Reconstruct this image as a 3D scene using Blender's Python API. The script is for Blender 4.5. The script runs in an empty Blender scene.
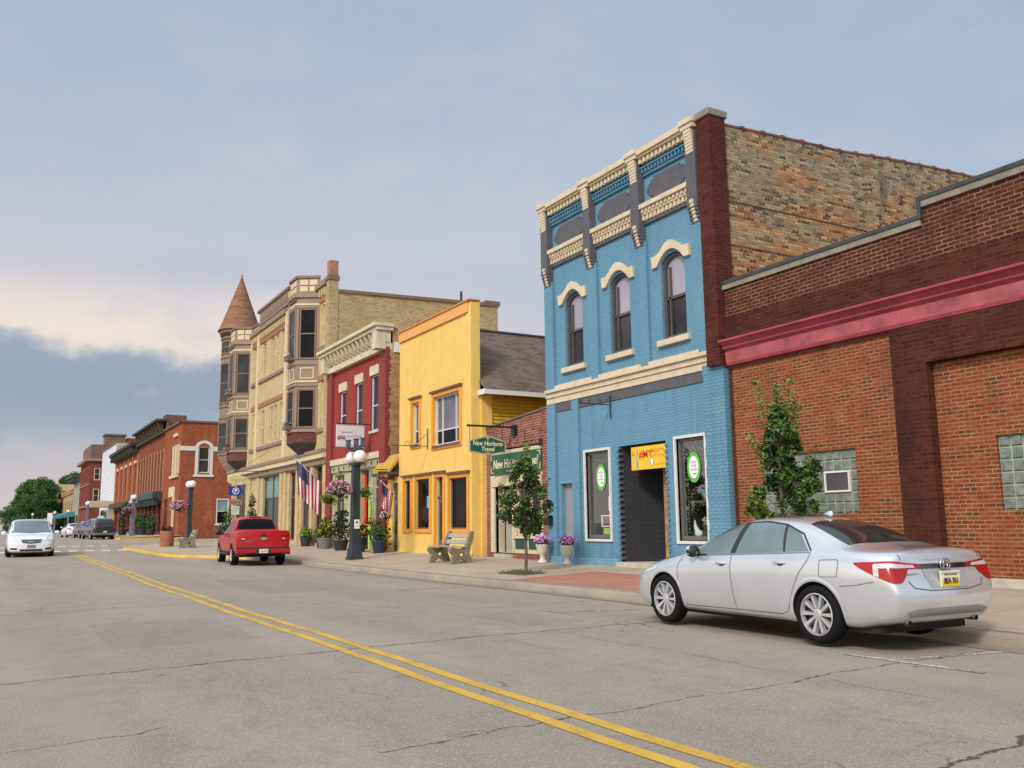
import bpy, bmesh, math, random
from mathutils import Vector, Matrix
from mathutils.bvhtree import BVHTree
rad = math.radians
random.seed(7)
sc = bpy.context.scene
COL = sc.collection

# ------------------------------------------------------------------ camera
cam_d = bpy.data.cameras.new('camera'); cam = bpy.data.objects.new('camera', cam_d); COL.objects.link(cam)
cam_d.sensor_width = 36; cam_d.lens = 900 / 1024 * 36; cam_d.clip_start = .05; cam_d.clip_end = 6000
yw, pt, rl = rad(29.92), rad(8.84), rad(-.68)
_f = Vector((math.sin(yw) * math.cos(pt), math.cos(yw) * math.cos(pt), math.sin(pt)))
_r = _f.cross(Vector((0, 0, 1))).normalized(); _u = _r.cross(_f)
_r2 = _r * math.cos(rl) + _u * math.sin(rl); _u2 = -_r * math.sin(rl) + _u * math.cos(rl)
cam.matrix_world = Matrix(((_r2.x, _u2.x, -_f.x, 0), (_r2.y, _u2.y, -_f.y, 0), (_r2.z, _u2.z, -_f.z, 1.45), (0, 0, 0, 1)))
sc.camera = cam
sc.view_settings.view_transform = 'Standard'; sc.view_settings.look = 'None'
sc.view_settings.gamma = 1; sc.view_settings.use_curve_mapping = False
sc.view_settings.exposure = .82

# ------------------------------------------------------------------ sun (soft, overcast evening)
SUN = Vector((-.72, -.48, .62)).normalized()
sd = bpy.data.lights.new('sun', 'SUN'); sd.energy = 1.5; sd.angle = rad(11); sd.color = (1, .92, .80)
so = bpy.data.objects.new('sun', sd); COL.objects.link(so)
so.rotation_euler = (-SUN).to_track_quat('-Z', 'Y').to_euler(); so.location = (-20, -20, 40)

# ------------------------------------------------------------------ node helper
class NT:
    def __init__(s, tree): s.t = tree; s.n = tree.nodes; s.l = tree.links
    def new(s, typ, **kw):
        n = s.n.new(typ)
        for k, v in kw.items(): setattr(n, k, v)
        return n
    def put(s, sock, v):
        if hasattr(v, 'is_linked') or hasattr(v, 'links'): s.l.new(v, sock)
        elif isinstance(v, (tuple, list)):
            v = tuple(v)
            if sock.type == 'RGBA' and len(v) == 3: v = v + (1,)
            sock.default_value = v
        else: sock.default_value = v
    def math(s, op, a, b=0, c=None, clamp=False):
        n = s.new('ShaderNodeMath', operation=op, use_clamp=clamp)
        s.put(n.inputs[0], a); s.put(n.inputs[1], b)
        if c is not None: s.put(n.inputs[2], c)
        return n.outputs[0]
    def smooth(s, v, a, b, lo=0., hi=1.):
        n = s.new('ShaderNodeMapRange', interpolation_type='SMOOTHSTEP')
        for i, x in enumerate((v, a, b, lo, hi)): s.put(n.inputs[i], x)
        return n.outputs[0]
    def mix(s, f, a, b, blend='MIX'):
        n = s.new('ShaderNodeMix', data_type='RGBA', blend_type=blend)
        s.put(n.inputs[0], f); s.put(n.inputs[6], a); s.put(n.inputs[7], b)
        return n.outputs[2]
    def noise(s, vec, scale, detail=3, rough=.55, dist=0):
        n = s.new('ShaderNodeTexNoise'); s.put(n.inputs['Vector'], vec)
        n.inputs['Scale'].default_value = scale; n.inputs['Detail'].default_value = detail
        n.inputs['Roughness'].default_value = rough; n.inputs['Distortion'].default_value = dist
        return n.outputs[0]
    def ramp(s, f, stops):
        n = s.new('ShaderNodeValToRGB'); s.put(n.inputs[0], f); e = n.color_ramp.elements
        while len(e) < len(stops): e.new(.5)
        for i, (p, c) in enumerate(stops): e[i].position = p; e[i].color = tuple(c) + (1,)
        return n.outputs[0]
    def scalev(s, vec, k):
        n = s.new('ShaderNodeVectorMath', operation='MULTIPLY'); s.put(n.inputs[0], vec); s.put(n.inputs[1], k)
        return n.outputs[0]
    def comb(s, x, y, z):
        n = s.new('ShaderNodeCombineXYZ')
        for i, v in enumerate((x, y, z)): s.put(n.inputs[i], v)
        return n.outputs[0]
    def sep(s, v):
        n = s.new('ShaderNodeSeparateXYZ'); s.put(n.inputs[0], v); return n.outputs

# ------------------------------------------------------------------ world: hazy evening overcast
W = bpy.data.worlds.new('World'); sc.world = W; W.use_nodes = True
t = NT(W.node_tree); t.n.clear()
dirv = t.new('ShaderNodeTexCoord').outputs['Generated']
sx, sy, sz = t.sep(dirv)
az = t.math('MULTIPLY', t.math('ARCTAN2', sx, sy), 57.2958)
n_soft = t.noise(t.scalev(dirv, (1.6, 1.6, 5)), 1.6, 5, .5, .3)
n_fine = t.noise(t.scalev(dirv, (3, 3, 7)), 3.2, 7, .58, .2)
n_edge = t.noise(t.scalev(dirv, (1, 1, 1.4)), 22, 5, .6)
zz = t.math('ADD', sz, t.math('MULTIPLY', t.math('SUBTRACT', n_soft, .5), .16))
base = t.ramp(zz, [(0, (.68, .57, .56)), (.07, (.62, .55, .58)), (.2, (.57, .55, .64)), (.3, (.51, .54, .64)), (.42, (.40, .49, .62)), (.56, (.36, .46, .60)), (.72, (.62, .70, .84)), (1, (1.0, 1.0, 1.05))])
# the right of the view is a clearer blue, the left paler
base = t.mix(t.math('MULTIPLY', t.smooth(az, 34, 66), .5), base, (.29, .41, .59))
base = t.mix(t.math('MULTIPLY', t.smooth(n_fine, .40, .74), .26), base, (.58, .56, .64))
base = t.mix(t.math('MULTIPLY', t.smooth(n_soft, .60, .38), .34), base, (.31, .43, .58))
# cream light band low on the left
edge = t.math('ADD', t.math('SUBTRACT', .192, t.math('MULTIPLY', t.math('MAXIMUM', az, 0), .00155)), t.math('MULTIPLY', t.math('SUBTRACT', n_edge, .5), .045))
cb = t.math('MULTIPLY', t.smooth(sz, .27, .20), t.smooth(az, 40, 6))
cb = t.math('MULTIPLY', cb, t.smooth(t.math('ADD', n_fine, t.math('MULTIPLY', sz, -.5)), .08, .40, .35, 1))
base = t.mix(t.math('MULTIPLY', cb, .78), base, (.84, .74, .65))
# blue cloud bank under it
cm = t.math('MULTIPLY', t.smooth(t.math('SUBTRACT', edge, sz), -.006, .016), t.smooth(az, 34, 18))
cm = t.math('MULTIPLY', cm, t.smooth(az, -60, -20))
bank = t.ramp(t.math('ADD', sz, t.math('MULTIPLY', t.math('SUBTRACT', n_soft, .5), .12)), [(0, (.66, .54, .53)), (.035, (.54, .49, .54)), (.085, (.31, .375, .475)), (.13, (.26, .335, .44)), (.19, (.285, .365, .47))])
bank = t.mix(t.math('MULTIPLY', t.smooth(n_fine, .54, .72), .35), bank, (.58, .52, .54))
base = t.mix(cm, base, bank)
# brighter behind the camera, over the far side of the street, where the sun stands behind thin cloud
n = t.new('ShaderNodeVectorMath', operation='DOT_PRODUCT'); t.put(n.inputs[0], dirv); t.put(n.inputs[1], tuple(Vector((-.78, -.52, .35)).normalized()))
glow = t.smooth(n.outputs['Value'], -.1, .95, .90, 1.8)
base = t.mix(1, base, t.comb(glow, t.math('MULTIPLY', glow, .97), t.math('MULTIPLY', glow, .92)), 'MULTIPLY')
sky = t.new('ShaderNodeTexSky', sky_type='NISHITA', sun_disc=False)
sky.sun_elevation = math.asin(SUN.z); sky.sun_rotation = math.atan2(SUN.x, SUN.y)
b1 = t.new('ShaderNodeBackground'); t.put(b1.inputs[0], sky.outputs[0]); b1.inputs[1].default_value = .05
b2 = t.new('ShaderNodeBackground'); t.put(b2.inputs[0], base); b2.inputs[1].default_value = .75
mx = t.new('ShaderNodeMixShader'); mx.inputs[0].default_value = .9
t.l.new(b1.outputs[0], mx.inputs[1]); t.l.new(b2.outputs[0], mx.inputs[2])
t.l.new(mx.outputs[0], t.new('ShaderNodeOutputWorld').inputs[0])

# ------------------------------------------------------------------ materials
MATS = {}
def _mat(name):
    m = bpy.data.materials.new(name); m.use_nodes = True; t = NT(m.node_tree)
    return m, t, t.n['Principled BSDF']
def _bump(t, b, h, strength, dist=.02):
    n = t.new('ShaderNodeBump'); n.inputs['Strength'].default_value = strength; n.inputs['Distance'].default_value = dist
    t.put(n.inputs['Height'], h); t.l.new(n.outputs[0], b.inputs['Normal'])
def pm(name, col, rough=.7, var=.1, scale=5, bump=0, metal=0, spec=.5, bscale=40, coat=0, emit=None):
    """painted / plain surface with mottled tone"""
    if name in MATS: return MATS[name]
    m, t, b = _mat(name)
    pos = t.new('ShaderNodeNewGeometry').outputs['Position']
    if var:
        n = t.noise(pos, scale, 5, .6)
        dk = tuple(c * (1 - var * 1.6) for c in col); lt = tuple(min(1, c * (1 + var)) for c in col)
        cc = t.ramp(n, [(.28, dk), (.72, lt)])
        if bump:   # rain streaks and grime
            st = t.noise(t.scalev(pos, (5, 5, .3)), 1.0, 5, .65); cc = t.mix(t.math('MULTIPLY', t.smooth(st, .5, .72), .20), cc, tuple(c * .5 for c in col)); cc = t.mix(t.smooth(t.noise(pos, 26, 3, .7), .60, .74, 0, .28), cc, tuple(c * .45 for c in col))
        t.put(b.inputs['Base Color'], cc)
        t.put(b.inputs['Roughness'], t.smooth(n, .2, .8, max(0, rough - .06), min(1, rough + .06)))
    else:
        b.inputs['Base Color'].default_value = tuple(col) + (1,); b.inputs['Roughness'].default_value = rough
    b.inputs['Metallic'].default_value = metal; b.inputs['Specular IOR Level'].default_value = spec
    b.inputs['Coat Weight'].default_value = coat
    if emit: b.inputs['Emission Color'].default_value = tuple(emit[0]) + (1,); b.inputs['Emission Strength'].default_value = emit[1]
    if bump: _bump(t, b, t.noise(pos, bscale, 4), bump)
    MATS[name] = m; return m
def brick(name, c1, c2, mortar, bw=.21, bh=.075, ms=.011, bump=.5, rough=.85, stain=.35, stain_col=None, var_cols=None, soot=None, msmooth=.15, bias=0., paint=False, mvar=.55):
    if name in MATS: return MATS[name]
    m, t, b = _mat(name)
    pos = t.new('ShaderNodeNewGeometry').outputs['Position']; x, y, z = t.sep(pos)
    u = t.math('ADD', x, y)
    wob = t.noise(pos, 3.0, 2)
    z2 = t.math('ADD', z, t.math('MULTIPLY', t.math('SUBTRACT', wob, .5), .012))
    vec = t.comb(u, z2, 0)
    n = t.new('ShaderNodeTexBrick'); t.put(n.inputs['Vector'], vec)
    n.inputs['Scale'].default_value = 1; n.inputs['Brick Width'].default_value = bw; n.inputs['Row Height'].default_value = bh
    n.inputs['Mortar Size'].default_value = ms; n.inputs['Mortar Smooth'].default_value = msmooth; n.inputs['Bias'].default_value = bias
    t.put(n.inputs['Color1'], c1); t.put(n.inputs['Color2'], c2); t.put(n.inputs['Mortar'], mortar)
    c = n.outputs['Color']; fac = n.outputs['Fac']
    if not paint:    # joints: some filled and sooty, some pale
        mv = t.smooth(t.noise(t.scalev(pos, (1, 1, 2.2)), 2.2, 5, .65), .38, .62)
        c = t.mix(t.math('MULTIPLY', fac, t.math('MULTIPLY', mv, mvar)), c, c1)
    # brick to brick variation: white noise on the brick cell
    row = t.math('FLOOR', t.math('DIVIDE', z2, bh)); off = t.math('MULTIPLY', t.math('MODULO', row, 2), .5)
    cell = t.comb(t.math('FLOOR', t.math('ADD', t.math('DIVIDE', u, bw), off)), row, 0)
    wn = t.new('ShaderNodeTexWhiteNoise', noise_dimensions='2D'); t.put(wn.inputs['Vector'], cell); rnd = wn.outputs['Value']
    if var_cols:
        c2n = t.ramp(rnd, [(p, q) for p, q in var_cols])
        c = t.mix(t.math('MULTIPLY', t.math('SUBTRACT', 1, fac), .85), c, c2n)
    else:
        c = t.mix(t.math('MULTIPLY', t.math('SUBTRACT', 1, fac), .5 if not paint else .1), c, t.mix(rnd, tuple(q * .5 for q in c1), tuple(min(1, q * 1.25) for q in c2)))
    ln = t.noise(t.scalev(pos, (1, 1, .6)), .9, 5, .6)
    c = t.mix(t.math('MULTIPLY', t.smooth(ln, .45, .72), stain), c, stain_col or tuple(q * .4 for q in c1))
    if paint:   # weathered paint: runs, chips and paler rubbed patches
        st = t.noise(t.scalev(pos, (5, 5, .25)), 1.0, 5, .65); c = t.mix(t.math('MULTIPLY', t.smooth(st, .5, .72), .30), c, tuple(q * .55 for q in c1))
        ch = t.noise(pos, 13, 4, .7); c = t.mix(t.smooth(ch, .66, .72, 0, .35), c, tuple(min(1, q * 1.5 + .05) for q in c2))
        lo = t.math('MULTIPLY', t.smooth(z, 1.3, .3), t.smooth(t.noise(pos, 4, 4), .35, .65)); c = t.mix(t.math('MULTIPLY', lo, .4), c, tuple(q * .5 + .03 for q in c1))
    if soot:
        sn = t.noise(t.scalev(pos, (2.5, 2.5, .5)), 1.0, 4)
        c = t.mix(t.math('MULTIPLY', t.smooth(sn, .52, .7), soot[1]), c, soot[0])
    fn = t.noise(pos, 60, 3)
    c = t.mix(.18, c, t.ramp(fn, [(.3, (.25, .25, .25)), (.7, (1, 1, 1))]), 'MULTIPLY')
    t.put(b.inputs['Base Color'], c); b.inputs['Roughness'].default_value = rough
    b.inputs['Specular IOR Level'].default_value = .12
    if bump:
        h = t.math('SUBTRACT', t.math('MULTIPLY', fn, .3), fac)
        _bump(t, b, h, bump, .012)
    MATS[name] = m; return m
def glassm(name, col, rough=.05, spec=.28, var=.3, scale=.8):
    """window pane seen from outside: what lies behind it is dark, its face mirrors the street"""
    if name in MATS: return MATS[name]
    m, t, b = _mat(name)
    pos = t.new('ShaderNodeNewGeometry').outputs['Position']
    n = t.noise(pos, scale, 3)
    t.put(b.inputs['Base Color'], t.ramp(n, [(.3, tuple(c * (1 - var) for c in col)), (.7, tuple(c * (1 + var) for c in col))]))
    b.inputs['Roughness'].default_value = rough; b.inputs['Specular IOR Level'].default_value = spec
    _bump(t, b, t.noise(pos, 2.2, 2), .04, .05)
    MATS[name] = m; return m
def clear_glass(name, tint=(.9, .95, .95)):
    if name in MATS: return MATS[name]
    m, t, b = _mat(name); t.n.remove(b)
    tr = t.new('ShaderNodeBsdfTransparent'); tr.inputs[0].default_value = tint + (1,)
    gl = t.new('ShaderNodeBsdfGlossy'); gl.inputs['Roughness'].default_value = .02
    fr = t.new('ShaderNodeFresnel'); fr.inputs[0].default_value = 1.5
    mx = t.new('ShaderNodeMixShader'); t.put(mx.inputs[0], t.math('MULTIPLY', fr.outputs[0], .28, clamp=True))
    t.l.new(tr.outputs[0], mx.inputs[1]); t.l.new(gl.outputs[0], mx.inputs[2])
    t.l.new(mx.outputs[0], t.n['Material Output'].inputs[0]); MATS[name] = m; return m
def leafm(name, cols, scale=2.5, rough=.5):
    if name in MATS: return MATS[name]
    m, t, b = _mat(name)
    g = t.new('ShaderNodeNewGeometry')
    n = t.noise(g.outputs['Position'], scale, 3)
    k = t.math('ADD', t.math('MULTIPLY', n, .6), t.math('MULTIPLY', g.outputs['Random Per Island'], .4))
    t.put(b.inputs['Base Color'], t.ramp(k, [(.25 + .5 * i / max(1, len(cols) - 1), c) for i, c in enumerate(cols)]))
    b.inputs['Roughness'].default_value = rough; b.inputs['Specular IOR Level'].default_value = .35
    b.inputs['Transmission Weight'].default_value = 0
    MATS[name] = m; return m

# ------------------------------------------------------------------ mesh builder
class Fac:
    """a wall frame: u runs along the wall, w is height, d stands out of the wall"""
    def __init__(s, O, U, N): s.O = Vector(O); s.U = Vector(U).normalized(); s.N = Vector(N).normalized()
    def p(s, u, w, d=0): return s.O + s.U * u + s.N * d + Vector((0, 0, w))
def FX(X): return Fac((X, 0, 0), (0, 1, 0), (-1, 0, 0))     # faces the street, u = world Y
def FY(Y): return Fac((0, Y, 0), (1, 0, 0), (0, -1, 0))     # faces back towards the camera, u = world X
ORG = {}
class MB:
    def __init__(s): s.v = []; s.f = []; s.mi = []; s.cur = 0
    def add(s, vs, fs):
        o = len(s.v); s.v += [Vector(q) for q in vs]
        for f in fs: s.f.append([o + i for i in f]); s.mi.append(s.cur)
        return s
    def mat(s, i): s.cur = i; return s
    def poly(s, *pts): return s.add(pts, [list(range(len(pts)))])
    def hexa(s, c):   # 8 corners: bottom 4 then top 4
        return s.add(c, [(3, 2, 1, 0), (4, 5, 6, 7), (0, 1, 5, 4), (1, 2, 6, 5), (2, 3, 7, 6), (3, 0, 4, 7)])
    def box(s, x0, x1, y0, y1, z0, z1):
        return s.hexa([(x0, y0, z0), (x1, y0, z0), (x1, y1, z0), (x0, y1, z0), (x0, y0, z1), (x1, y0, z1), (x1, y1, z1), (x0, y1, z1)])
    def fbox(s, F, u0, u1, w0, w1, d0, d1):
        P = F.p
        return s.hexa([P(u0, w0, d0), P(u1, w0, d0), P(u1, w0, d1), P(u0, w0, d1), P(u0, w1, d0), P(u1, w1, d0), P(u1, w1, d1), P(u0, w1, d1)])
    def fquad(s, F, u0, u1, w0, w1, d=0): return s.poly(F.p(u0, w0, d), F.p(u1, w0, d), F.p(u1, w1, d), F.p(u0, w1, d))
    def fpoly(s, F, pts, d0, d1):    # extruded outline in the wall plane
        n = len(pts); a = [F.p(u, w, d0) for u, w in pts]; b = [F.p(u, w, d1) for u, w in pts]
        return s.add(a + b, [list(range(n))[::-1], list(range(n, 2 * n))] + [(i, (i + 1) % n, n + (i + 1) % n, n + i) for i in range(n)])
    def prism(s, pts, z0, z1):
        n = len(pts)
        return s.add([(x, y, z0) for x, y in pts] + [(x, y, z1) for x, y in pts], [list(range(n))[::-1], list(range(n, 2 * n))] + [(i, (i + 1) % n, n + (i + 1) % n, n + i) for i in range(n)])
    def tube(s, pts, r, n=8, r1=None, caps=True):
        pts = [Vector(p) for p in pts]; rings = []; k = len(pts)
        for i, p in enumerate(pts):
            d = (pts[min(i + 1, k - 1)] - pts[max(i - 1, 0)]).normalized()
            a = d.cross(Vector((0, 0, 1)) if abs(d.z) < .95 else Vector((1, 0, 0))).normalized(); b = d.cross(a)
            rr = r[i] if isinstance(r, (list, tuple)) else (r if r1 is None else r + (r1 - r) * i / max(1, k - 1))
            rings.append([p + (a * math.cos(6.28319 * j / n) + b * math.sin(6.28319 * j / n)) * rr for j in range(n)])
        vs = [q for R in rings for q in R]; fs = []
        for i in range(k - 1):
            for j in range(n): fs.append((i * n + j, i * n + (j + 1) % n, (i + 1) * n + (j + 1) % n, (i + 1) * n + j))
        if caps: fs += [list(range(n))[::-1], list(range((k - 1) * n, k * n))]
        return s.add(vs, fs)
    def lathe(s, prof, c=(0, 0, 0), n=16, axis='z', a0=0, a1=6.283185):
        c = Vector(c); vs = []; k = len(prof); full = a1 - a0 > 6.28; m = n if full else n + 1
        for r, h in prof:
            for j in range(m):
                a = a0 + (a1 - a0) * j / n; x, y = r * math.cos(a), r * math.sin(a)
                vs.append(c + (Vector((x, y, h)) if axis == 'z' else Vector((h, x, y)) if axis == 'x' else Vector((x, h, y))))
        fs = []
        for i in range(k - 1):
            for j in range(n):
                j2 = (j + 1) % m; fs.append((i * m + j, i * m + j2, (i + 1) * m + j2, (i + 1) * m + j))
        return s.add(vs, fs)
    def ball(s, c, r, n=12, m=8, sq=(1, 1, 1)):
        c = Vector(c); vs = []; fs = []
        for i in range(m + 1):
            th = math.pi * i / m
            for j in range(n):
                a = 6.28319 * j / n
                vs.append(c + Vector((r * sq[0] * math.sin(th) * math.cos(a), r * sq[1] * math.sin(th) * math.sin(a), r * sq[2] * math.cos(th))))
        for i in range(m):
            for j in range(n): fs.append((i * n + j, (i + 1) * n + j, (i + 1) * n + (j + 1) % n, i * n + (j + 1) % n))
        return s.add(vs, fs)
    def grid(s, rows):
        n = len(rows[0]); o = [q for R in rows for q in R]
        return s.add(o, [(i * n + j, i * n + j + 1, (i + 1) * n + j + 1, (i + 1) * n + j) for i in range(len(rows) - 1) for j in range(n - 1)])
    def leaves(s, blobs, n, size, flat=0., asp=.62):
        """leaf-sized faces spread through a list of (centre, radius-vector) blobs"""
        wts = [b[1][0] * b[1][1] * b[1][2] for b in blobs]; tot = sum(wts)
        for (c, R), w in zip(blobs, wts):
            for _ in range(max(3, int(n * w / tot))):
                d = Vector((random.gauss(0, 1), random.gauss(0, 1), random.gauss(0, 1))).normalized() * (random.random() ** .45)
                p = Vector(c) + Vector((d.x * R[0], d.y * R[1], d.z * R[2]))
                a = Vector((random.gauss(0, 1), random.gauss(0, 1), random.gauss(0, .6))).normalized()
                q = Vector((random.gauss(0, 1), random.gauss(0, 1), random.gauss(0, 1) + flat)); b = a.cross(q).normalized()
                L = size * random.uniform(.6, 1.25); nn = a.cross(b) * L * .12
                s.add([p - a * L * .5, p + b * L * asp * .5 + nn, p + a * L * .5, p - b * L * asp * .5 + nn], [(0, 1, 2, 3)])
        return s
    def wall(s, F, u0, u1, w0, w1, holes=(), thick=.25, d=0):
        """front sheet with rectangular openings and their reveals"""
        us = sorted({u0, u1, *[h[0] for h in holes], *[h[1] for h in holes]}); ws = sorted({w0, w1, *[h[2] for h in holes], *[h[3] for h in holes]})
        for a, b in zip(us, us[1:]):
            for c, e in zip(ws, ws[1:]):
                mu, mw = (a + b) / 2, (c + e) / 2
                if not any(h[0] < mu < h[1] and h[2] < mw < h[3] for h in holes): s.fquad(F, a, b, c, e, d)
        P = F.p
        for a, b, c, e in [h[:4] for h in holes]:
            q = d - thick
            s.poly(P(a, c, d), P(a, e, d), P(a, e, q), P(a, c, q)); s.poly(P(b, e, d), P(b, c, d), P(b, c, q), P(b, e, q))
            s.poly(P(a, e, d), P(b, e, d), P(b, e, q), P(a, e, q)); s.poly(P(b, c, d), P(a, c, d), P(a, c, q), P(b, c, q))
        return s
    def build(s, name, mats, parent=None, smooth=False, bevel=0, local=False):
        me = bpy.data.meshes.new(name)
        org = Vector((0, 0, 0)) if (local or parent is None) else ORG.get(parent, Vector((0, 0, 0)))
        me.from_pydata([q - org for q in s.v], [], s.f)
        for m in (mats if isinstance(mats, (list, tuple)) else [mats]): me.materials.append(m)
        for p, i in zip(me.polygons, s.mi): p.material_index = i; p.use_smooth = smooth
        me.update()
        o = bpy.data.objects.new(name, me); COL.objects.link(o)
        if parent is not None: o.parent = parent; ORG[o] = org
        if bevel:
            b = o.modifiers.new('bevel', 'BEVEL'); b.width = bevel; b.segments = 2; b.limit_method = 'ANGLE'; b.angle_limit = rad(40)
        return o
def tag(o, label, cat, group=None, kind=None):
    if label: o['label'] = label
    if cat: o['category'] = cat
    if group: o['group'] = group
    if kind: o['kind'] = kind
    return o
def thing(name, label, cat, loc=(0, 0, 0), group=None, rotz=0, local=False):
    o = bpy.data.objects.new(name, None); COL.objects.link(o); o.empty_display_size = .2
    o.location = loc; o.rotation_euler = (0, 0, rotz); ORG[o] = Vector((0, 0, 0)) if local else Vector(loc)
    return tag(o, label, cat, group)
def struct(name, mb, mats, smooth=False, kind='structure'):
    o = mb.build(name, mats, smooth=smooth); o['kind'] = kind; return o
def copy_tree(src, parent=None):
    c = src.copy(); COL.objects.link(c); c.parent = parent
    for ch in list(src.children): copy_tree(ch, c)
    return c
def text_part(body, F, u, w, size, d, mat, parent, name='lettering', shear=0, align='CENTER', ext=.004, sx=1, flip=1, bold=0):
    cu = bpy.data.curves.new('t', 'FONT'); cu.body = body; cu.size = size; cu.align_x = align; cu.extrude = ext; cu.shear = shear; cu.offset = bold
    cu.resolution_u = 3
    o = bpy.data.objects.new('t', cu); COL.objects.link(o)
    dg = bpy.context.evaluated_depsgraph_get(); me = bpy.data.meshes.new_from_object(o.evaluated_get(dg))
    bpy.data.objects.remove(o); bpy.data.curves.remove(cu)
    mb = MB(); mb.add([F.p(u + flip * v.co.x * sx, w + v.co.y, d + v.co.z) for v in me.vertices], [list(p.vertices) for p in me.polygons])
    bpy.data.meshes.remove(me)
    return mb.build(name, mat, parent)

# ground heights -----------------------------------------------------
def lerp_tab(tab, x):
    if x <= tab[0][0]: return tab[0][1]
    for (a, p), (b, q) in zip(tab, tab[1:]):
        if x <= b: return p + (q - p) * (x - a) / (b - a)
    return tab[-1][1]
_R = [(-500, 0), (22, 0), (33, .06), (48, .15), (59, .28), (72, .40), (85, .5), (120, .6), (300, .85), (1500, 1.0)]
def road_z(y): return lerp_tab(_R, y)
_C = [(-60, 10.1), (6, 10.1), (13.7, 10.55), (18, 10.5), (24, 10.25), (33, 10.05), (37.5, 9.95), (39.5, 9.4), (42, 7.6), (44, 7.1), (56, 6.7), (59, 7.1), (62, 9.4), (68, 12.5)]
def curb_x(y): return lerp_tab(_C, y)
def side_z(x, y):
    c = curb_x(y); return road_z(y) + .15 + .18 * max(0, min(1, (x - c) / (14.5 - c)))
def cross_z(x): return .05 * max(0, 1 - ((x - 3.8) / 6.5) ** 2)     # road crown
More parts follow.
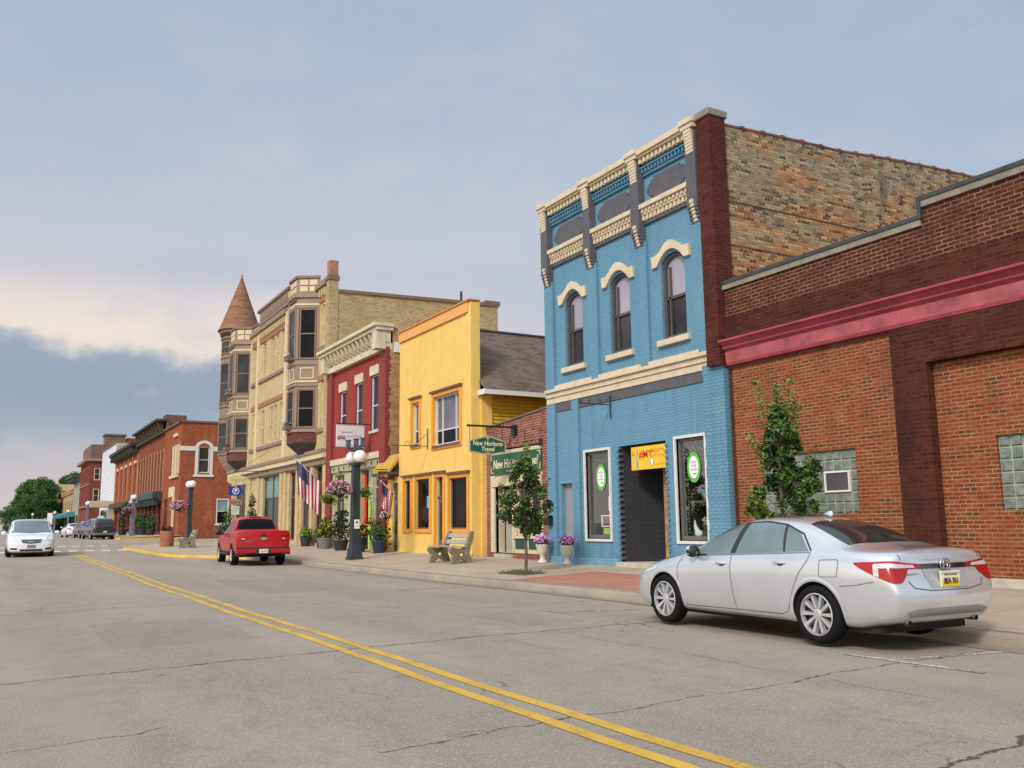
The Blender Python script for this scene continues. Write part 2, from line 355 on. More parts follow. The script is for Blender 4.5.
# ================================================================== THE GROUND
def ground_mat():
    m, t, b = _mat('earth'); pos = t.new('ShaderNodeNewGeometry').outputs['Position']
    t.put(b.inputs['Base Color'], t.ramp(t.noise(pos, .15, 6), [(.3, (.07, .075, .04)), (.7, (.16, .15, .10))])); b.inputs['Roughness'].default_value = .95
    return m
def asphalt_mat():
    m, t, b = _mat('aged_asphalt'); pos = t.new('ShaderNodeNewGeometry').outputs['Position']; x, y, z = t.sep(pos)
    big = t.noise(t.scalev(pos, (1, .25, 1)), .55, 4); mid = t.noise(pos, 2.2, 5); fine = t.noise(pos, 55, 4, .7); grit = t.noise(pos, 160, 2, .8)
    c = t.ramp(big, [(.32, (.258, .220, .180)), (.5, (.30, .257, .210)), (.68, (.345, .297, .243))])
    c = t.mix(t.math('MULTIPLY', t.smooth(mid, .46, .70), .24), c, (.155, .135, .112)); c = t.mix(t.smooth(t.noise(pos, 9, 5, .7), .52, .70, 0, .35), c, (.36, .31, .245))
    # wheel tracks: polished paler bands along the street, an oil-dark band between them
    wob = t.math('ADD', x, t.math('MULTIPLY', t.noise(t.scalev(pos, (0, .05, 0)), 1, 2), .9))
    for cx, w, col, k in ((.9, .5, (.19, .175, .16), .35), (6.4, .55, (.20, .18, .165), .3), (-.6, .45, (.30, .265, .225), .3), (2.5, .45, (.29, .255, .215), .3)):
        d = t.math('ABSOLUTE', t.math('SUBTRACT', wob, cx + .45))
        c = t.mix(t.math('MULTIPLY', t.math('MULTIPLY', t.smooth(d, w, 0), k), t.smooth(mid, .2, .8)), c, col)
    # the parking lane by the kerb is paler and browner
    c = t.mix(t.math('MULTIPLY', t.smooth(x, 7.6, 9.2), .45), c, (.33, .27, .20))
    c = t.mix(t.smooth(fine, .50, .64, 0, .68), c, (.50, .445, .37)); c = t.mix(t.smooth(grit, .47, .32, 0, .75), c, (.07, .06, .05))
    # oil drips along the lane middles, and a few squared repair patches
    oil = t.noise(t.scalev(pos, (3, 1, 1)), 1.4, 5, .65); lane = t.math('MAXIMUM', t.smooth(t.math('ABSOLUTE', t.math('SUBTRACT', x, 1.9)), .7, 0), t.smooth(t.math('ABSOLUTE', t.math('SUBTRACT', x, 5.6)), .7, 0))
    c = t.mix(t.math('MULTIPLY', t.math('MULTIPLY', lane, t.smooth(oil, .50, .66)), .24), c, (.12, .105, .09))
    for px, py, hx, hy in ((2.3, 13.6, .9, 1.6), (6.3, 22.5, 1.1, 2.6), (-1.6, 6.2, .8, .9), (7.2, 12.2, .5, 1.0)):
        e = t.math('MAXIMUM', t.math('DIVIDE', t.math('ABSOLUTE', t.math('SUBTRACT', t.math('ADD', x, t.math('MULTIPLY', mid, .12)), px)), hx), t.math('DIVIDE', t.math('ABSOLUTE', t.math('SUBTRACT', t.math('ADD', y, t.math('MULTIPLY', mid, .15)), py)), hy))
        c = t.mix(t.smooth(e, 1.0, .97, 0, .28), c, (.19, .165, .14))
    # transverse joints, cracked and tarred
    wv = t.math('MULTIPLY', t.math('SUBTRACT', t.noise(pos, .9, 5, .65), .5), .55)
    yy = t.math('ADD', t.math('SUBTRACT', y, t.math('MULTIPLY', x, .10)), wv)
    crack = None
    for k, w, x0, x1 in ((9.85, .034, -9, 9), (17.6, .034, -9, 4.2), (24.4, .04, -9, 2), (31, .04, -9, 5), (5.35, .016, 2.2, 9.8), (3.0, .024, 4.7, 9), (38, .04, -9, 6), (6.9, .012, -3, 1.2), (13.3, .018, 3, 9.9), (45, .04, -9, 7)):
        d = t.math('ABSOLUTE', t.math('SUBTRACT', yy, k))
        l = t.math('MULTIPLY', t.smooth(d, w, w * .35), t.math('MULTIPLY', t.math('GREATER_THAN', x, x0), t.math('LESS_THAN', x, x1)))
        crack = l if crack is None else t.math('MAXIMUM', crack, l)
    # net of fine cracks here and there
    vo = t.new('ShaderNodeTexVoronoi', feature='DISTANCE_TO_EDGE'); wp = t.new('ShaderNodeVectorMath', operation='ADD')
    nz = t.new('ShaderNodeTexNoise'); t.put(nz.inputs['Vector'], pos); nz.inputs['Scale'].default_value = 2.5; nz.inputs['Detail'].default_value = 4
    t.put(wp.inputs[0], pos); t.put(wp.inputs[1], t.scalev(nz.outputs['Color'], (.7, .7, 0))); t.put(vo.inputs['Vector'], wp.outputs[0]); vo.inputs['Scale'].default_value = 1.15
    net = t.math('MULTIPLY', t.smooth(vo.outputs['Distance'], .016, .005), t.smooth(t.noise(pos, .42, 2), .58, .66))
    crack = t.math('MAXIMUM', crack, t.math('MULTIPLY', net, .8))
    crack = t.math('MULTIPLY', crack, t.smooth(t.noise(pos, 6, 3), .30, .5, .25, 1))
    c = t.mix(t.math('MULTIPLY', crack, .85), c, (.035, .032, .03))
    # long crack along the parking lane
    lx = t.math('ADD', x, t.math('MULTIPLY', t.math('SUBTRACT', t.noise(t.scalev(pos, (0, 1, 0)), .7, 5), .5), .5))
    l2 = t.math('MULTIPLY', t.smooth(t.math('ABSOLUTE', t.math('SUBTRACT', lx, 6.6)), .016, .006), t.smooth(t.noise(pos, .6, 2), .42, .52))
    c = t.mix(t.math('MULTIPLY', l2, .7), c, (.05, .045, .04))
    # drips and leaf bits
    sp = t.new('ShaderNodeTexVoronoi'); t.put(sp.inputs['Vector'], pos); sp.inputs['Scale'].default_value = 1.7
    c = t.mix(t.math('MULTIPLY', t.smooth(sp.outputs['Distance'], .07, .03), t.smooth(mid, .45, .6)), c, (.07, .06, .055))
    t.put(b.inputs['Base Color'], c); b.inputs['Roughness'].default_value = .86; b.inputs['Specular IOR Level'].default_value = .35
    _bump(t, b, t.math('SUBTRACT', t.math('ADD', fine, t.math('MULTIPLY', grit, .6)), t.math('MULTIPLY', crack, 1.2)), .55, .012)
    return m
def concrete_mat(name, c0, c1, jx=1.5, joint=True, yel=None):
    m, t, b = _mat(name); pos = t.new('ShaderNodeNewGeometry').outputs['Position']
    n = t.noise(pos, 1.1, 5); f = t.noise(pos, 50, 4, .7)
    c = t.ramp(n, [(.3, c0), (.7, c1)]); c = t.mix(t.smooth(f, .5, .75, 0, .3), c, tuple(q * .6 for q in c0))
    if joint:
        br = t.new('ShaderNodeTexBrick'); t.put(br.inputs['Vector'], pos); br.offset = 0; br.inputs['Scale'].default_value = 1
        br.inputs['Brick Width'].default_value = jx; br.inputs['Row Height'].default_value = jx; br.inputs['Mortar Size'].default_value = .012
        c = t.mix(t.math('MULTIPLY', br.outputs['Fac'], .6), c, (.10, .085, .07))
        wn = t.new('ShaderNodeTexWhiteNoise', noise_dimensions='2D'); sv = t.new('ShaderNodeVectorMath', operation='FLOOR'); t.put(sv.inputs[0], t.scalev(pos, (1 / jx, 1 / jx, 1))); t.put(wn.inputs['Vector'], sv.outputs[0])
        c = t.mix(t.math('MULTIPLY', wn.outputs['Value'], .18), c, (.2, .17, .14))
    st = t.noise(pos, .5, 3); c = t.mix(t.smooth(st, .55, .75, 0, .3), c, (.22, .18, .14))
    t.put(b.inputs['Base Color'], c); b.inputs['Roughness'].default_value = .9; _bump(t, b, f, .3, .01)
    return m
def worn_paint(name, col, wear=.5):
    m, t, b = _mat(name); pos = t.new('ShaderNodeNewGeometry').outputs['Position']
    n = t.noise(pos, 24, 5, .7); n2 = t.noise(pos, 1.6, 3)
    k = t.smooth(t.math('ADD', n, t.math('MULTIPLY', n2, .35)), wear, wear + .12)
    t.put(b.inputs['Base Color'], t.mix(k, (.20, .175, .145), t.mix(t.smooth(n2, .3, .7), tuple(q * .8 for q in col), col)))
    b.inputs['Roughness'].default_value = .75; _bump(t, b, t.noise(pos, 55, 4, .7), .4, .01); return m
M_asph = asphalt_mat()
M_walk = concrete_mat('pavement_concrete', (.37, .295, .215), (.45, .365, .27))
M_kerb = concrete_mat('kerb_concrete', (.24, .20, .155), (.34, .29, .225), joint=False)
M_kyel = worn_paint('kerb_yellow', (.62, .38, .05), .42)
M_zeb = worn_paint('zebra_white', (.80, .78, .74), .36); M_yel = worn_paint('road_yellow', (.62, .38, .045), .50); M_wht = worn_paint('road_white', (.56, .53, .48), .62)

# earth to the horizon
g = MB(); ys = [-400, -60, 0, 60, 200, 600, 1500, 4000]
g.grid([[(-4000, y, road_z(y) - .12), (-40, y, road_z(y) - .12), (60, y, road_z(y) - .12), (4000, y, road_z(y) - .12)] for y in ys])
struct('ground', g, ground_mat())
def yrange(a, b):
    s = {a, b}; y = math.ceil(a)
    while y < b:
        s.add(y); y += 1 if y < 90 else 10
    return sorted(s)
rd = MB()
xs = [-4, -2, 0, 1.5, 3, 3.8, 4.6, 6, 7.5, 9, 10, 11.5]
rd.grid([[(x, y, road_z(y) + cross_z(x)) for x in xs] for y in yrange(-40, 1200)])
struct('road', rd, M_asph)
sr = MB(); sr.grid([[(x, y, road_z(y) + .004) for x in (11.2, 13, 16, 30, 70)] for y in (66, 70, 74, 78, 83.5)])
struct('side_street', sr, M_asph)
# yellow double centre line
for cx in (3.85, 3.575):
    l = MB(); rows = []
    for y in yrange(-8, 52):
        w = .062; wx = cx + .02 * math.sin(y * .7) + .012 * math.sin(y * 2.3)
        rows.append([(wx - w, y, road_z(y) + cross_z(wx) + .005), (wx + w, y, road_z(y) + cross_z(wx) + .005)])
    l.grid(rows); struct('centre_line', l, M_yel)
l = MB()
for y in range(76, 240, 1): pass
rows = [[(3.7, y, road_z(y) + cross_z(3.8) + .006), (4.0, y, road_z(y) + cross_z(3.8) + .006)] for y in yrange(74, 240)]
l.grid(rows); struct('centre_line', l, M_yel)
def mark(x0, y0, x1, y1, w):
    l = MB(); d = Vector((x1 - x0, y1 - y0, 0)).normalized(); n = Vector((-d.y, d.x, 0)) * w / 2; a, b = Vector((x0, y0, 0)), Vector((x1, y1, 0)); k = max(1, int((b - a).length))
    rows = []
    for i in range(k + 1):
        q = a.lerp(b, i / k); rows.append([(p.x, p.y, road_z(p.y) + cross_z(p.x) + .005) for p in (q - n, q + n)])
    l.grid(rows); return struct('parking_mark', l, M_wht)
for y in (6.35, 12.6, 19.2, 25.6, 31.8):     # parking stalls: a T at each end
    if y < 10: mark(8.05, y, 10.0, y - .25, .09); mark(8.05, y + .55, 8.1, y - 1.0, .09)
    else: mark(8.05, y, 9.6, y - .15, .07); mark(8.05, y + .5, 8.08, y - .5, .08)
for Y, nx in ((54.2, 12), (63.5, 12)):        # zebra crossing: two rows of dashes
    l = MB()
    for i in range(nx):
        x = -2.8 + i * .82; l.grid([[(xx, yy, road_z(yy) + cross_z(xx) + .005) for xx in (x, x + .45)] for yy in (Y, Y + 1.1)])
    struct('zebra_crossing', l, M_zeb)
# pavement and kerb
def pavement(y0, y1, xb, step=1.0):
    w = MB(); rows = []; yy = yrange(y0, y1)
    for y in yy:
        c = curb_x(y) + .15; rows.append([(c + (xb - c) * k, y, side_z(c + (xb - c) * k, y) + (.0 if k else 0)) for k in (0, .1, .25, .5, .75, 1)])
    w.grid(rows); struct('pavement', w, M_walk)
    k = MB(); rows = []
    for y in yy:
        c = curb_x(y); z = road_z(y); rows.append([(c - .06, y, z - .03), (c - .045, y, z + .11), (c - .02, y, z + .145), (c + .02, y, z + .153), (c + .155, y, z + .157 + .0), (c + .155, y, z + .05)])
    k.grid(rows); k.mi = [1 if 39.4 < (k.v[f[0]].y + k.v[f[2]].y) / 2 < 66 else 0 for f in k.f]
    struct('kerb', k, [M_kerb, M_kyel], smooth=True)
    gt = MB(); gt.grid([[(curb_x(y) - .42, y, road_z(y) + cross_z(10) + .009), (curb_x(y) - .05, y, road_z(y) + .012)] for y in yrange(y0, 37)])
    struct('gutter', gt, concrete_mat('gutter_concrete', (.20, .17, .135), (.30, .255, .20), joint=False))
pavement(-12, 66, 14.62)
# block beyond the side street
w = MB(); w.grid([[(x, y, road_z(y) + .15 + .02 * (x - 7)) for x in (9.7, 10, 12, 14.7)] for y in (83.5, 84.5, 90, 92, 95, 110, 130, 152)])
struct('pavement', w, M_walk)
k = MB(); k.grid([[(9.6, y, road_z(y) - .02), (9.64, y, road_z(y) + .19), (9.82, y, road_z(y) + .21)] for y in (83.5, 84.5, 90, 92, 95, 110, 130, 152)])
k.poly((9.62, 83.4, road_z(84) + .19), (9.62, 83.4, road_z(84) - .1), (14.7, 83.4, road_z(84) - .1), (14.7, 83.4, road_z(84) + .18))
struct('kerb', k, M_kyel)
w = MB(); w.grid([[(x, y, road_z(y) + .16) for x in (9.4, 11, 14.7)] for y in (172, 200, 250, 330)]); struct('pavement', w, M_walk)
# far side of the street (behind the camera's left shoulder)
w = MB(); w.grid([[(x, y, road_z(y) + .14) for x in (-9, -6, -3.3)] for y in yrange(-30, 300)[::1]]); w.grid([[(-3.3, y, road_z(y) + .14), (-3.25, y, road_z(y) - .05)] for y in yrange(-30, 300)])
struct('pavement', w, M_walk)
# red pavers by the kerb
M_pav = brick('red_pavers', (.33, .115, .075), (.40, .155, .105), (.25, .17, .13), bw=.2, bh=.1, ms=.006, bump=.2, stain=.25)
def pav_mat():
    m, t, b = _mat('paver_field'); pos = t.new('ShaderNodeNewGeometry').outputs['Position']
    br = t.new('ShaderNodeTexBrick'); t.put(br.inputs['Vector'], pos); br.inputs['Scale'].default_value = 1; br.inputs['Brick Width'].default_value = .2; br.inputs['Row Height'].default_value = .1; br.inputs['Mortar Size'].default_value = .006
    t.put(br.inputs['Color1'], (.36, .125, .085)); t.put(br.inputs['Color2'], (.42, .17, .115)); t.put(br.inputs['Mortar'], (.28, .17, .12))
    c = t.mix(t.smooth(t.noise(pos, .8, 4), .45, .75, 0, .4), br.outputs['Color'], (.42, .26, .19))
    t.put(b.inputs['Base Color'], c); b.inputs['Roughness'].default_value = .9; _bump(t, b, t.math('SUBTRACT', 1, br.outputs['Fac']), .25, .006); return m
p = MB(); p.grid([[(x, y, side_z(x, y) + .006) for x in (curb_x(y) + .25, 11.5, 12.2, 13.0)] for y in (11.2, 12.5, 13.7, 15, 16.5, 18, 18.7)])
struct('brick_paving', p, pav_mat())
# ================================================================== NEAR BUILDINGS
# ---- palettes
M_bdark = brick('dark_brick', (.062, .016, .010), (.10, .028, .016), (.095, .05, .034), bw=.23, bh=.08, ms=.010, stain=.5, stain_col=(.05, .017, .015), soot=((.035, .015, .014), .6))
M_bdark2 = brick('dark_brick_pale_joints', (.066, .019, .011), (.108, .032, .017), (.26, .165, .11), bw=.23, bh=.08, ms=.011, stain=.45, stain_col=(.06, .02, .016))
M_borange = brick('orange_brick', (.215, .054, .022), (.275, .073, .028), (.33, .215, .125), bw=.215, bh=.071, ms=.011, stain=.3, stain_col=(.12, .038, .02), var_cols=[(0, (.065, .04, .024)), (.05, (.085, .042, .024)), (.09, (.17, .042, .018)), (.5, (.23, .058, .023)), (1, (.30, .080, .031))])
M_bside = brick('old_common_brick', (.30, .19, .10), (.40, .27, .15), (.30, .255, .19), bw=.21, bh=.075, ms=.016, stain=.85, stain_col=(.24, .205, .15), msmooth=.4, bump=1.0,
                var_cols=[(0, (.09, .07, .055)), (.1, (.18, .14, .10)), (.3, (.30, .245, .17)), (.55, (.36, .27, .165)), (.72, (.46, .235, .105)), (.88, (.50, .19, .075)), (1, (.50, .40, .26))], soot=((.11, .095, .08), .75))
def old_side_wall():
    """soft common brick: washed grey lime high up, bare orange brick lower down, patched and sooty"""
    m, t, b = _mat('old_common_brick'); pos = t.new('ShaderNodeNewGeometry').outputs['Position']; x, y, z = t.sep(pos)
    wob = t.noise(pos, 2.2, 3); z2 = t.math('ADD', z, t.math('MULTIPLY', t.math('SUBTRACT', wob, .5), .05)); u = t.math('ADD', t.math('ADD', x, y), t.math('MULTIPLY', t.math('SUBTRACT', wob, .5), .06))
    bw, bh = .205, .076
    n = t.new('ShaderNodeTexBrick'); t.put(n.inputs['Vector'], t.comb(u, z2, 0)); n.inputs['Scale'].default_value = 1; n.inputs['Brick Width'].default_value = bw; n.inputs['Row Height'].default_value = bh; n.inputs['Mortar Size'].default_value = .013; n.inputs['Mortar Smooth'].default_value = .5; fac = n.outputs['Fac']
    row = t.math('FLOOR', t.math('DIVIDE', z2, bh)); off = t.math('MULTIPLY', t.math('MODULO', row, 2), .5)
    wn = t.new('ShaderNodeTexWhiteNoise', noise_dimensions='2D'); t.put(wn.inputs['Vector'], t.comb(t.math('FLOOR', t.math('ADD', t.math('DIVIDE', u, bw), off)), row, 0)); r = wn.outputs['Value']
    orange = t.ramp(r, [(0, (.07, .045, .03)), (.12, (.20, .075, .035)), (.3, (.42, .16, .06)), (.6, (.50, .215, .085)), (.85, (.56, .30, .14)), (1, (.62, .45, .27))])
    grey = t.ramp(r, [(0, (.075, .05, .032)), (.12, (.20, .14, .082)), (.45, (.31, .235, .145)), (.8, (.38, .30, .185)), (1, (.47, .37, .23))])
    patch = t.noise(t.scalev(pos, (.6, 1, 1.7)), 1.15, 8, .72)
    k = t.smooth(t.math('ADD', patch, t.math('MULTIPLY', t.math('SUBTRACT', 9.45, z), .045)), .43, .60)
    c = t.mix(k, grey, orange)
    c = t.mix(t.math('MULTIPLY', fac, .8), c, t.mix(k, (.30, .26, .19), (.36, .25, .16)))
    c = t.mix(t.smooth(t.noise(pos, 1.7, 6, .7), .56, .70, 0, .55), c, (.40, .33, .22))
    soot = t.noise(t.scalev(pos, (1.4, 1.4, .35)), 1.3, 5, .65); c = t.mix(t.smooth(soot, .56, .74, 0, .75), c, (.075, .06, .045))
    holes = t.noise(t.scalev(pos, (1, 1, 1.8)), 5.5, 3, .6); c = t.mix(t.smooth(holes, .62, .70, 0, .85), c, (.05, .04, .03))
    t.put(b.inputs['Base Color'], c); b.inputs['Roughness'].default_value = .95; b.inputs['Specular IOR Level'].default_value = .08
    _bump(t, b, t.math('SUBTRACT', t.math('MULTIPLY', t.noise(pos, 45, 4), .8), t.math('MULTIPLY', fac, 1.0)), .9, .03); return m
M_bside2 = old_side_wall()
M_stone = pm('limestone', (.50, .44, .35), .85, .18, 3, .3)
M_capg = pm('coping_grey', (.25, .22, .175), .8, .2, 4, .2)
M_capb = pm('coping_black', (.045, .045, .05), .6, .2, 4)
M_pink = pm('rose_paint', (.34, .050, .070), .55, .22, 2.2, .15)
M_pink2 = pm('rose_paint_faded', (.42, .095, .11), .6, .35, 1.6, .15)
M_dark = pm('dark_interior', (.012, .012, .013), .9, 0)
M_iron = pm('black_iron', (.015, .015, .017), .45, .1)
M_whitep = pm('white_paint', (.70, .69, .66), .5, .06)
M_cream = pm('cream_paint', (.61, .515, .365), .6, .08, 4, .1)
M_grayp = pm('slate_grey_paint', (.095, .092, .108), .65, .12, 4, .1)
M_blue = brick('blue_painted_brick', (.130, .278, .395), (.142, .298, .42), (.105, .235, .34), bw=.21, bh=.075, ms=.012, stain=.38, stain_col=(.18, .32, .41), paint=True, bump=.38, msmooth=.5)
M_blueq = brick('blue_painted_quoin', (.135, .29, .41), (.15, .315, .44), (.11, .245, .35), bw=.20, bh=.08, ms=.015, paint=True, bump=.8, msmooth=.3, stain=.25, stain_col=(.17, .35, .46))
M_bluef = pm('blue_paint', (.135, .288, .40), .6, .1, 3, .1)
M_blued = pm('blue_paint_deep', (.08, .205, .32), .6, .1, 3)
G_dark = glassm('pane_dark', (.006, .006, .007), .05, .12, .6); G_mid = glassm('pane_grey', (.030, .031, .036), .05, .2, .6); G_refl = glassm('pane_painted_reflection', (.33, .31, .385), .08, .6, .12)  # pale upper sash pane: lavender sky reflection painted into its base colour
G_warm = glassm('pane_warm', (.05, .042, .033)); G_clear = clear_glass('shop_glass')
M_frame_g = pm('frame_grey', (.075, .07, .075), .5, .1)
M_wood = pm('varnished_wood', (.42, .20, .055), .5, .25, 6)

def window(parent, F, u0, u1, w0, w1, fm, gm, rec=.14, fw=.06, rails=(.5,), cols=(), gm_top=None, sill=None, sill_out=.07, name='window', gm_cols=None, lintel=None, lint_h=.25):
    """sash window set back in its opening: frame + panes + sill"""
    f = MB(); d1 = -rec + .05; d0 = -rec - .03
    f.fbox(F, u0, u0 + fw, w0, w1, d0, d1); f.fbox(F, u1 - fw, u1, w0, w1, d0, d1)
    f.fbox(F, u0 + fw, u1 - fw, w0, w0 + fw, d0, d1 - .002); f.fbox(F, u0 + fw, u1 - fw, w1 - fw, w1, d0, d1 - .002)
    H_ = w1 - w0
    for r in rails: f.fbox(F, u0 + fw, u1 - fw, w0 + H_ * r - .025, w0 + H_ * r + .025, d0 + .004, d1 - .012)
    for c in cols: uu = u0 + (u1 - u0) * c; f.fbox(F, uu - .025, uu + .025, w0 + fw, w1 - fw, d0 + .006, d1 - .006)
    wo = f.build(name, fm, parent)
    wm = w0 + H_ * (rails[-1] if rails else 1)
    p = MB(); p.fquad(F, u0 + .01, u1 - .01, w0 + .01, wm, -rec)
    mats = [gm]
    if rails and gm_top: p.mat(1); mats.append(gm_top)
    if rails: p.fquad(F, u0 + .01, u1 - .01, wm, w1 - .01, -rec - .012)
    p.build('pane', mats, wo)
    if sill: s = MB(); s.fbox(F, u0 - .09, u1 + .09, w0 - .12, w0 - .001, -rec, sill_out); s.build('sill', sill, wo, bevel=.008)
    if lintel: s = MB(); s.fbox(F, u0 - .08, u1 + .08, w1 + .001, w1 + lint_h, -.05, .05); s.build('lintel', lintel, wo)
    return wo
def volume(parent, X0, X1, Y0, Y1, z0, z1, wall_m, roof_m, name='side_wall', roof_slope=0):
    """the body of a building behind its front sheet"""
    m = MB()
    m.poly((X0, Y0, z0), (X1, Y0, z0), (X1, Y0, z1), (X0, Y0, z1)); m.poly((X0, Y1, z0), (X0, Y1, z1), (X1, Y1, z1), (X1, Y1, z0)); m.poly((X1, Y0, z0), (X1, Y1, z0), (X1, Y1, z1), (X1, Y0, z1))
    m.build(name, wall_m, parent)
    r = MB(); r.poly((X0, Y0 + .01, z1 - .4), (X1 - .01, Y0 + .01, z1 - .4), (X1 - .01, Y1 - .01, z1 - .4), (X0, Y1 - .01, z1 - .4)); r.build('roof', roof_m, parent)
M_roof = pm('tar_roof', (.06, .055, .05), .9, .2)

# ---------------------------------------------------------------- 1 the long brick building on the right
F0 = FX(14.5)
B = thing('brick_building', 'dark and orange brick building with a rose painted cornice, behind the silver car', 'building', (14.5, 10, .3))
YE = 15.22
w = MB(); w.wall(F0, 3, YE, 6.12, 6.78); w.wall(F0, 3, 10.02, 6.78, 7.12)
w.build('upper_wall', M_bdark2, B)
w = MB(); w.wall(F0, 3, YE, 4.9, 6.12); w.build('frieze_wall', M_bdark, B)
# lower bays
w = MB(); w.wall(F0, 10.87, YE - .1, .46, 5.0, [(11.87, 14.37, 1.58, 2.84)], .12, d=-.03); w.build('bay_wall', M_borange, B)
w = MB(); w.wall(F0, 3.2, 10.15, .46, 4.24, [(6.6, 9.1, 1.58, 2.84)], .12, d=-.16); w.build('bay_wall', M_borange, B)
for q in ((10.15, 10.87, .44, 4.25, -.3, .035), (2.6, 3.2, .44, 4.25, -.3, .035), (YE - .1, YE, .44, 4.97, -.3, -.02)): w = MB(); w.fbox(F0, *q); w.build('pier', M_bdark, B)
w = MB(); w.fbox(F0, 3, 10.87, 4.252, 4.97, -.3, .035); w.build('lintel_beam', M_bdark, B)
w = MB(); w.fbox(F0, 3, YE, .2, .46, -.3, .05); w.build('stone_base', M_stone, B, bevel=.01)
c = MB(); prof = [(0, 4.97), (.05, 4.985), (.07, 5.05), (.09, 5.30), (.17, 5.36), (.17, 5.40), (.24, 5.47), (.30, 5.50), (.30, 5.545), (.0, 5.60)]
for (da, wa), (db, wb) in zip(prof, prof[1:]):
    c.mat(1 if .06 < da < .09 else 0); c.poly(F0.p(3, wa, da), F0.p(YE - .02, wa, da), F0.p(YE - .02, wb, db), F0.p(3, wb, db))
c.mat(0).poly(*[F0.p(YE - .02, wv, dv) for dv, wv in prof][::-1]); c.build('cornice', [M_pink, M_pink2], B)
c = MB(); c.fbox(F0, 10.02, YE + .03, 6.78, 6.90, -.35, .05); c.fbox(F0, 3, 10.02, 7.12, 7.24, -.35, .05); c.build('coping', M_capg, B)
c = MB(); c.fbox(F0, 9.98, YE + .08, 6.902, 6.98, -.36, .075); c.fbox(F0, 3, 10.06, 7.242, 7.32, -.36, .075); c.fbox(F0, 9.98, 10.06, 6.98, 7.242, -.36, .07); c.build('coping_cap', M_capb, B)
m = MB(); m.poly((14.86, 3, 6.5), (30, 3, 6.2), (30, YE, 6.2), (14.86, YE, 6.5)); m.poly((14.86, 3, 6.5), (14.86, YE, 6.5), (14.86, YE, 7.1), (14.86, 3, 7.1)); m.build('roof', M_roof, B)
m = MB(); m.poly((14.7, 3.01, .2), (30, 3.01, .2), (30, 3.01, 6.6), (14.7, 3.01, 6.6)); m.poly((30, 3, .2), (30, YE, .2), (30, YE, 6.6), (30, 3, 6.6)); m.build('side_wall', M_bdark, B)
def gb_mat():
    m, t, b = _mat('glass_block'); pos = t.new('ShaderNodeNewGeometry').outputs['Position']
    n = t.noise(pos, 5.5, 4); w_ = t.new('ShaderNodeTexWave', bands_direction='Z'); t.put(w_.inputs['Vector'], pos); w_.inputs['Scale'].default_value = 9; w_.inputs['Distortion'].default_value = 3
    t.put(b.inputs['Base Color'], t.mix(t.math('MULTIPLY', w_.outputs['Fac'], .35), t.ramp(n, [(.3, (.035, .05, .04)), (.55, (.12, .155, .125)), (.75, (.24, .29, .24))]), (.30, .34, .29)))
    b.inputs['Roughness'].default_value = .12; b.inputs['Specular IOR Level'].default_value = .7; _bump(t, b, t.noise(pos, 14, 2), .35, .03); return m
M_gb = gb_mat(); M_gbj = pm('block_mortar', (.30, .34, .28), .8, .1)
def block_window(u0, u1, w0, w1, d, vents):
    fr = MB(); fr.fquad(F0, u0, u1, w0, w1, d); bw = (u1 - u0) / 12; bh = (w1 - w0) / 6
    wo = fr.build('window', M_gbj, B); bl = MB()
    for i in range(12):
        for j in range(6):
            if any(i0 <= i < i1 and j0 <= j < j1 for i0, i1, j0, j1 in vents): continue
            a, b_, c_, e = u0 + i * bw + .014, u0 + (i + 1) * bw - .014, w0 + j * bh + .014, w0 + (j + 1) * bh - .014; k = .02; P = F0.p
            bl.add([P(a, c_, d + .003), P(b_, c_, d + .003), P(b_, e, d + .003), P(a, e, d + .003), P(a + k, c_ + k, d + .03), P(b_ - k, c_ + k, d + .03), P(b_ - k, e - k, d + .03), P(a + k, e - k, d + .03)], [(4, 5, 6, 7), (0, 1, 5, 4), (1, 2, 6, 5), (2, 3, 7, 6), (3, 0, 4, 7)])
    bl.build('block_pane', M_gb, wo)
    for i0, i1, j0, j1 in vents:
        a, b_, c_, e = u0 + i0 * bw, u0 + i1 * bw, w0 + j0 * bh, w0 + j1 * bh; v = MB()
        for q in ((a, a + .035, c_, e), (b_ - .035, b_, c_, e), (a + .035, b_ - .035, c_, c_ + .035), (a + .035, b_ - .035, e - .035, e)): v.fbox(F0, *q, d, d + .055)
        vo = v.build('vent_frame', M_whitep, wo); v = MB(); v.fquad(F0, a + .03, b_ - .03, c_ + .03, e - .03, d + .03); v.build('vent_screen', glassm('vent_screen_glass', (.075, .075, .085), .2), vo)
block_window(11.87, 14.37, 1.58, 2.84, -.11, [(1, 4, 2, 4), (6, 9, 2, 4)])
block_window(6.6, 9.1, 1.58, 2.84, -.24, [(1, 4, 2, 4), (6, 9, 2, 4)])

# ---------------------------------------------------------------- 2 the blue building
B = thing('blue_building', 'two storey blue painted brick shop with cream arched window hoods', 'building', (14.5, 19, .3))
Y0, Y1 = 15.68, 22.98
WC = (17.02, 19.25, 21.5); WW = .46
DOOR = (17.55, 19.5, .30, 3.47); LD = (21.70, 22.42, .36, 2.68)
S1 = (19.93, 21.06, 1.02, 3.42); S2 = (16.10, 17.14, 1.0, 3.46)
w = MB(); w.wall(F0, Y0, Y1, .2, 5.1, [DOOR, LD, S1, S2], .2)
w.build('front_wall', M_blue, B)
w = MB(); w.wall(F0, Y0 - .02, Y1, 5.1, 11.2, [(c - WW, c + WW, 6.0, 8.22) for c in WC], .2)
for c in WC:      # arch shoulders inside the opening
    for s in (-1, 1):
        pts = [(c + s * WW, 8.22), (c + s * WW, 7.86)] + [(c + s * WW * math.cos(a), 7.86 + .34 * math.sin(a)) for a in [i * math.pi / 16 for i in range(1, 9)]] + [(c, 8.22)]
        w.fpoly(F0, pts, -.2, -.001)
w.build('upper_wall', M_blue, B)
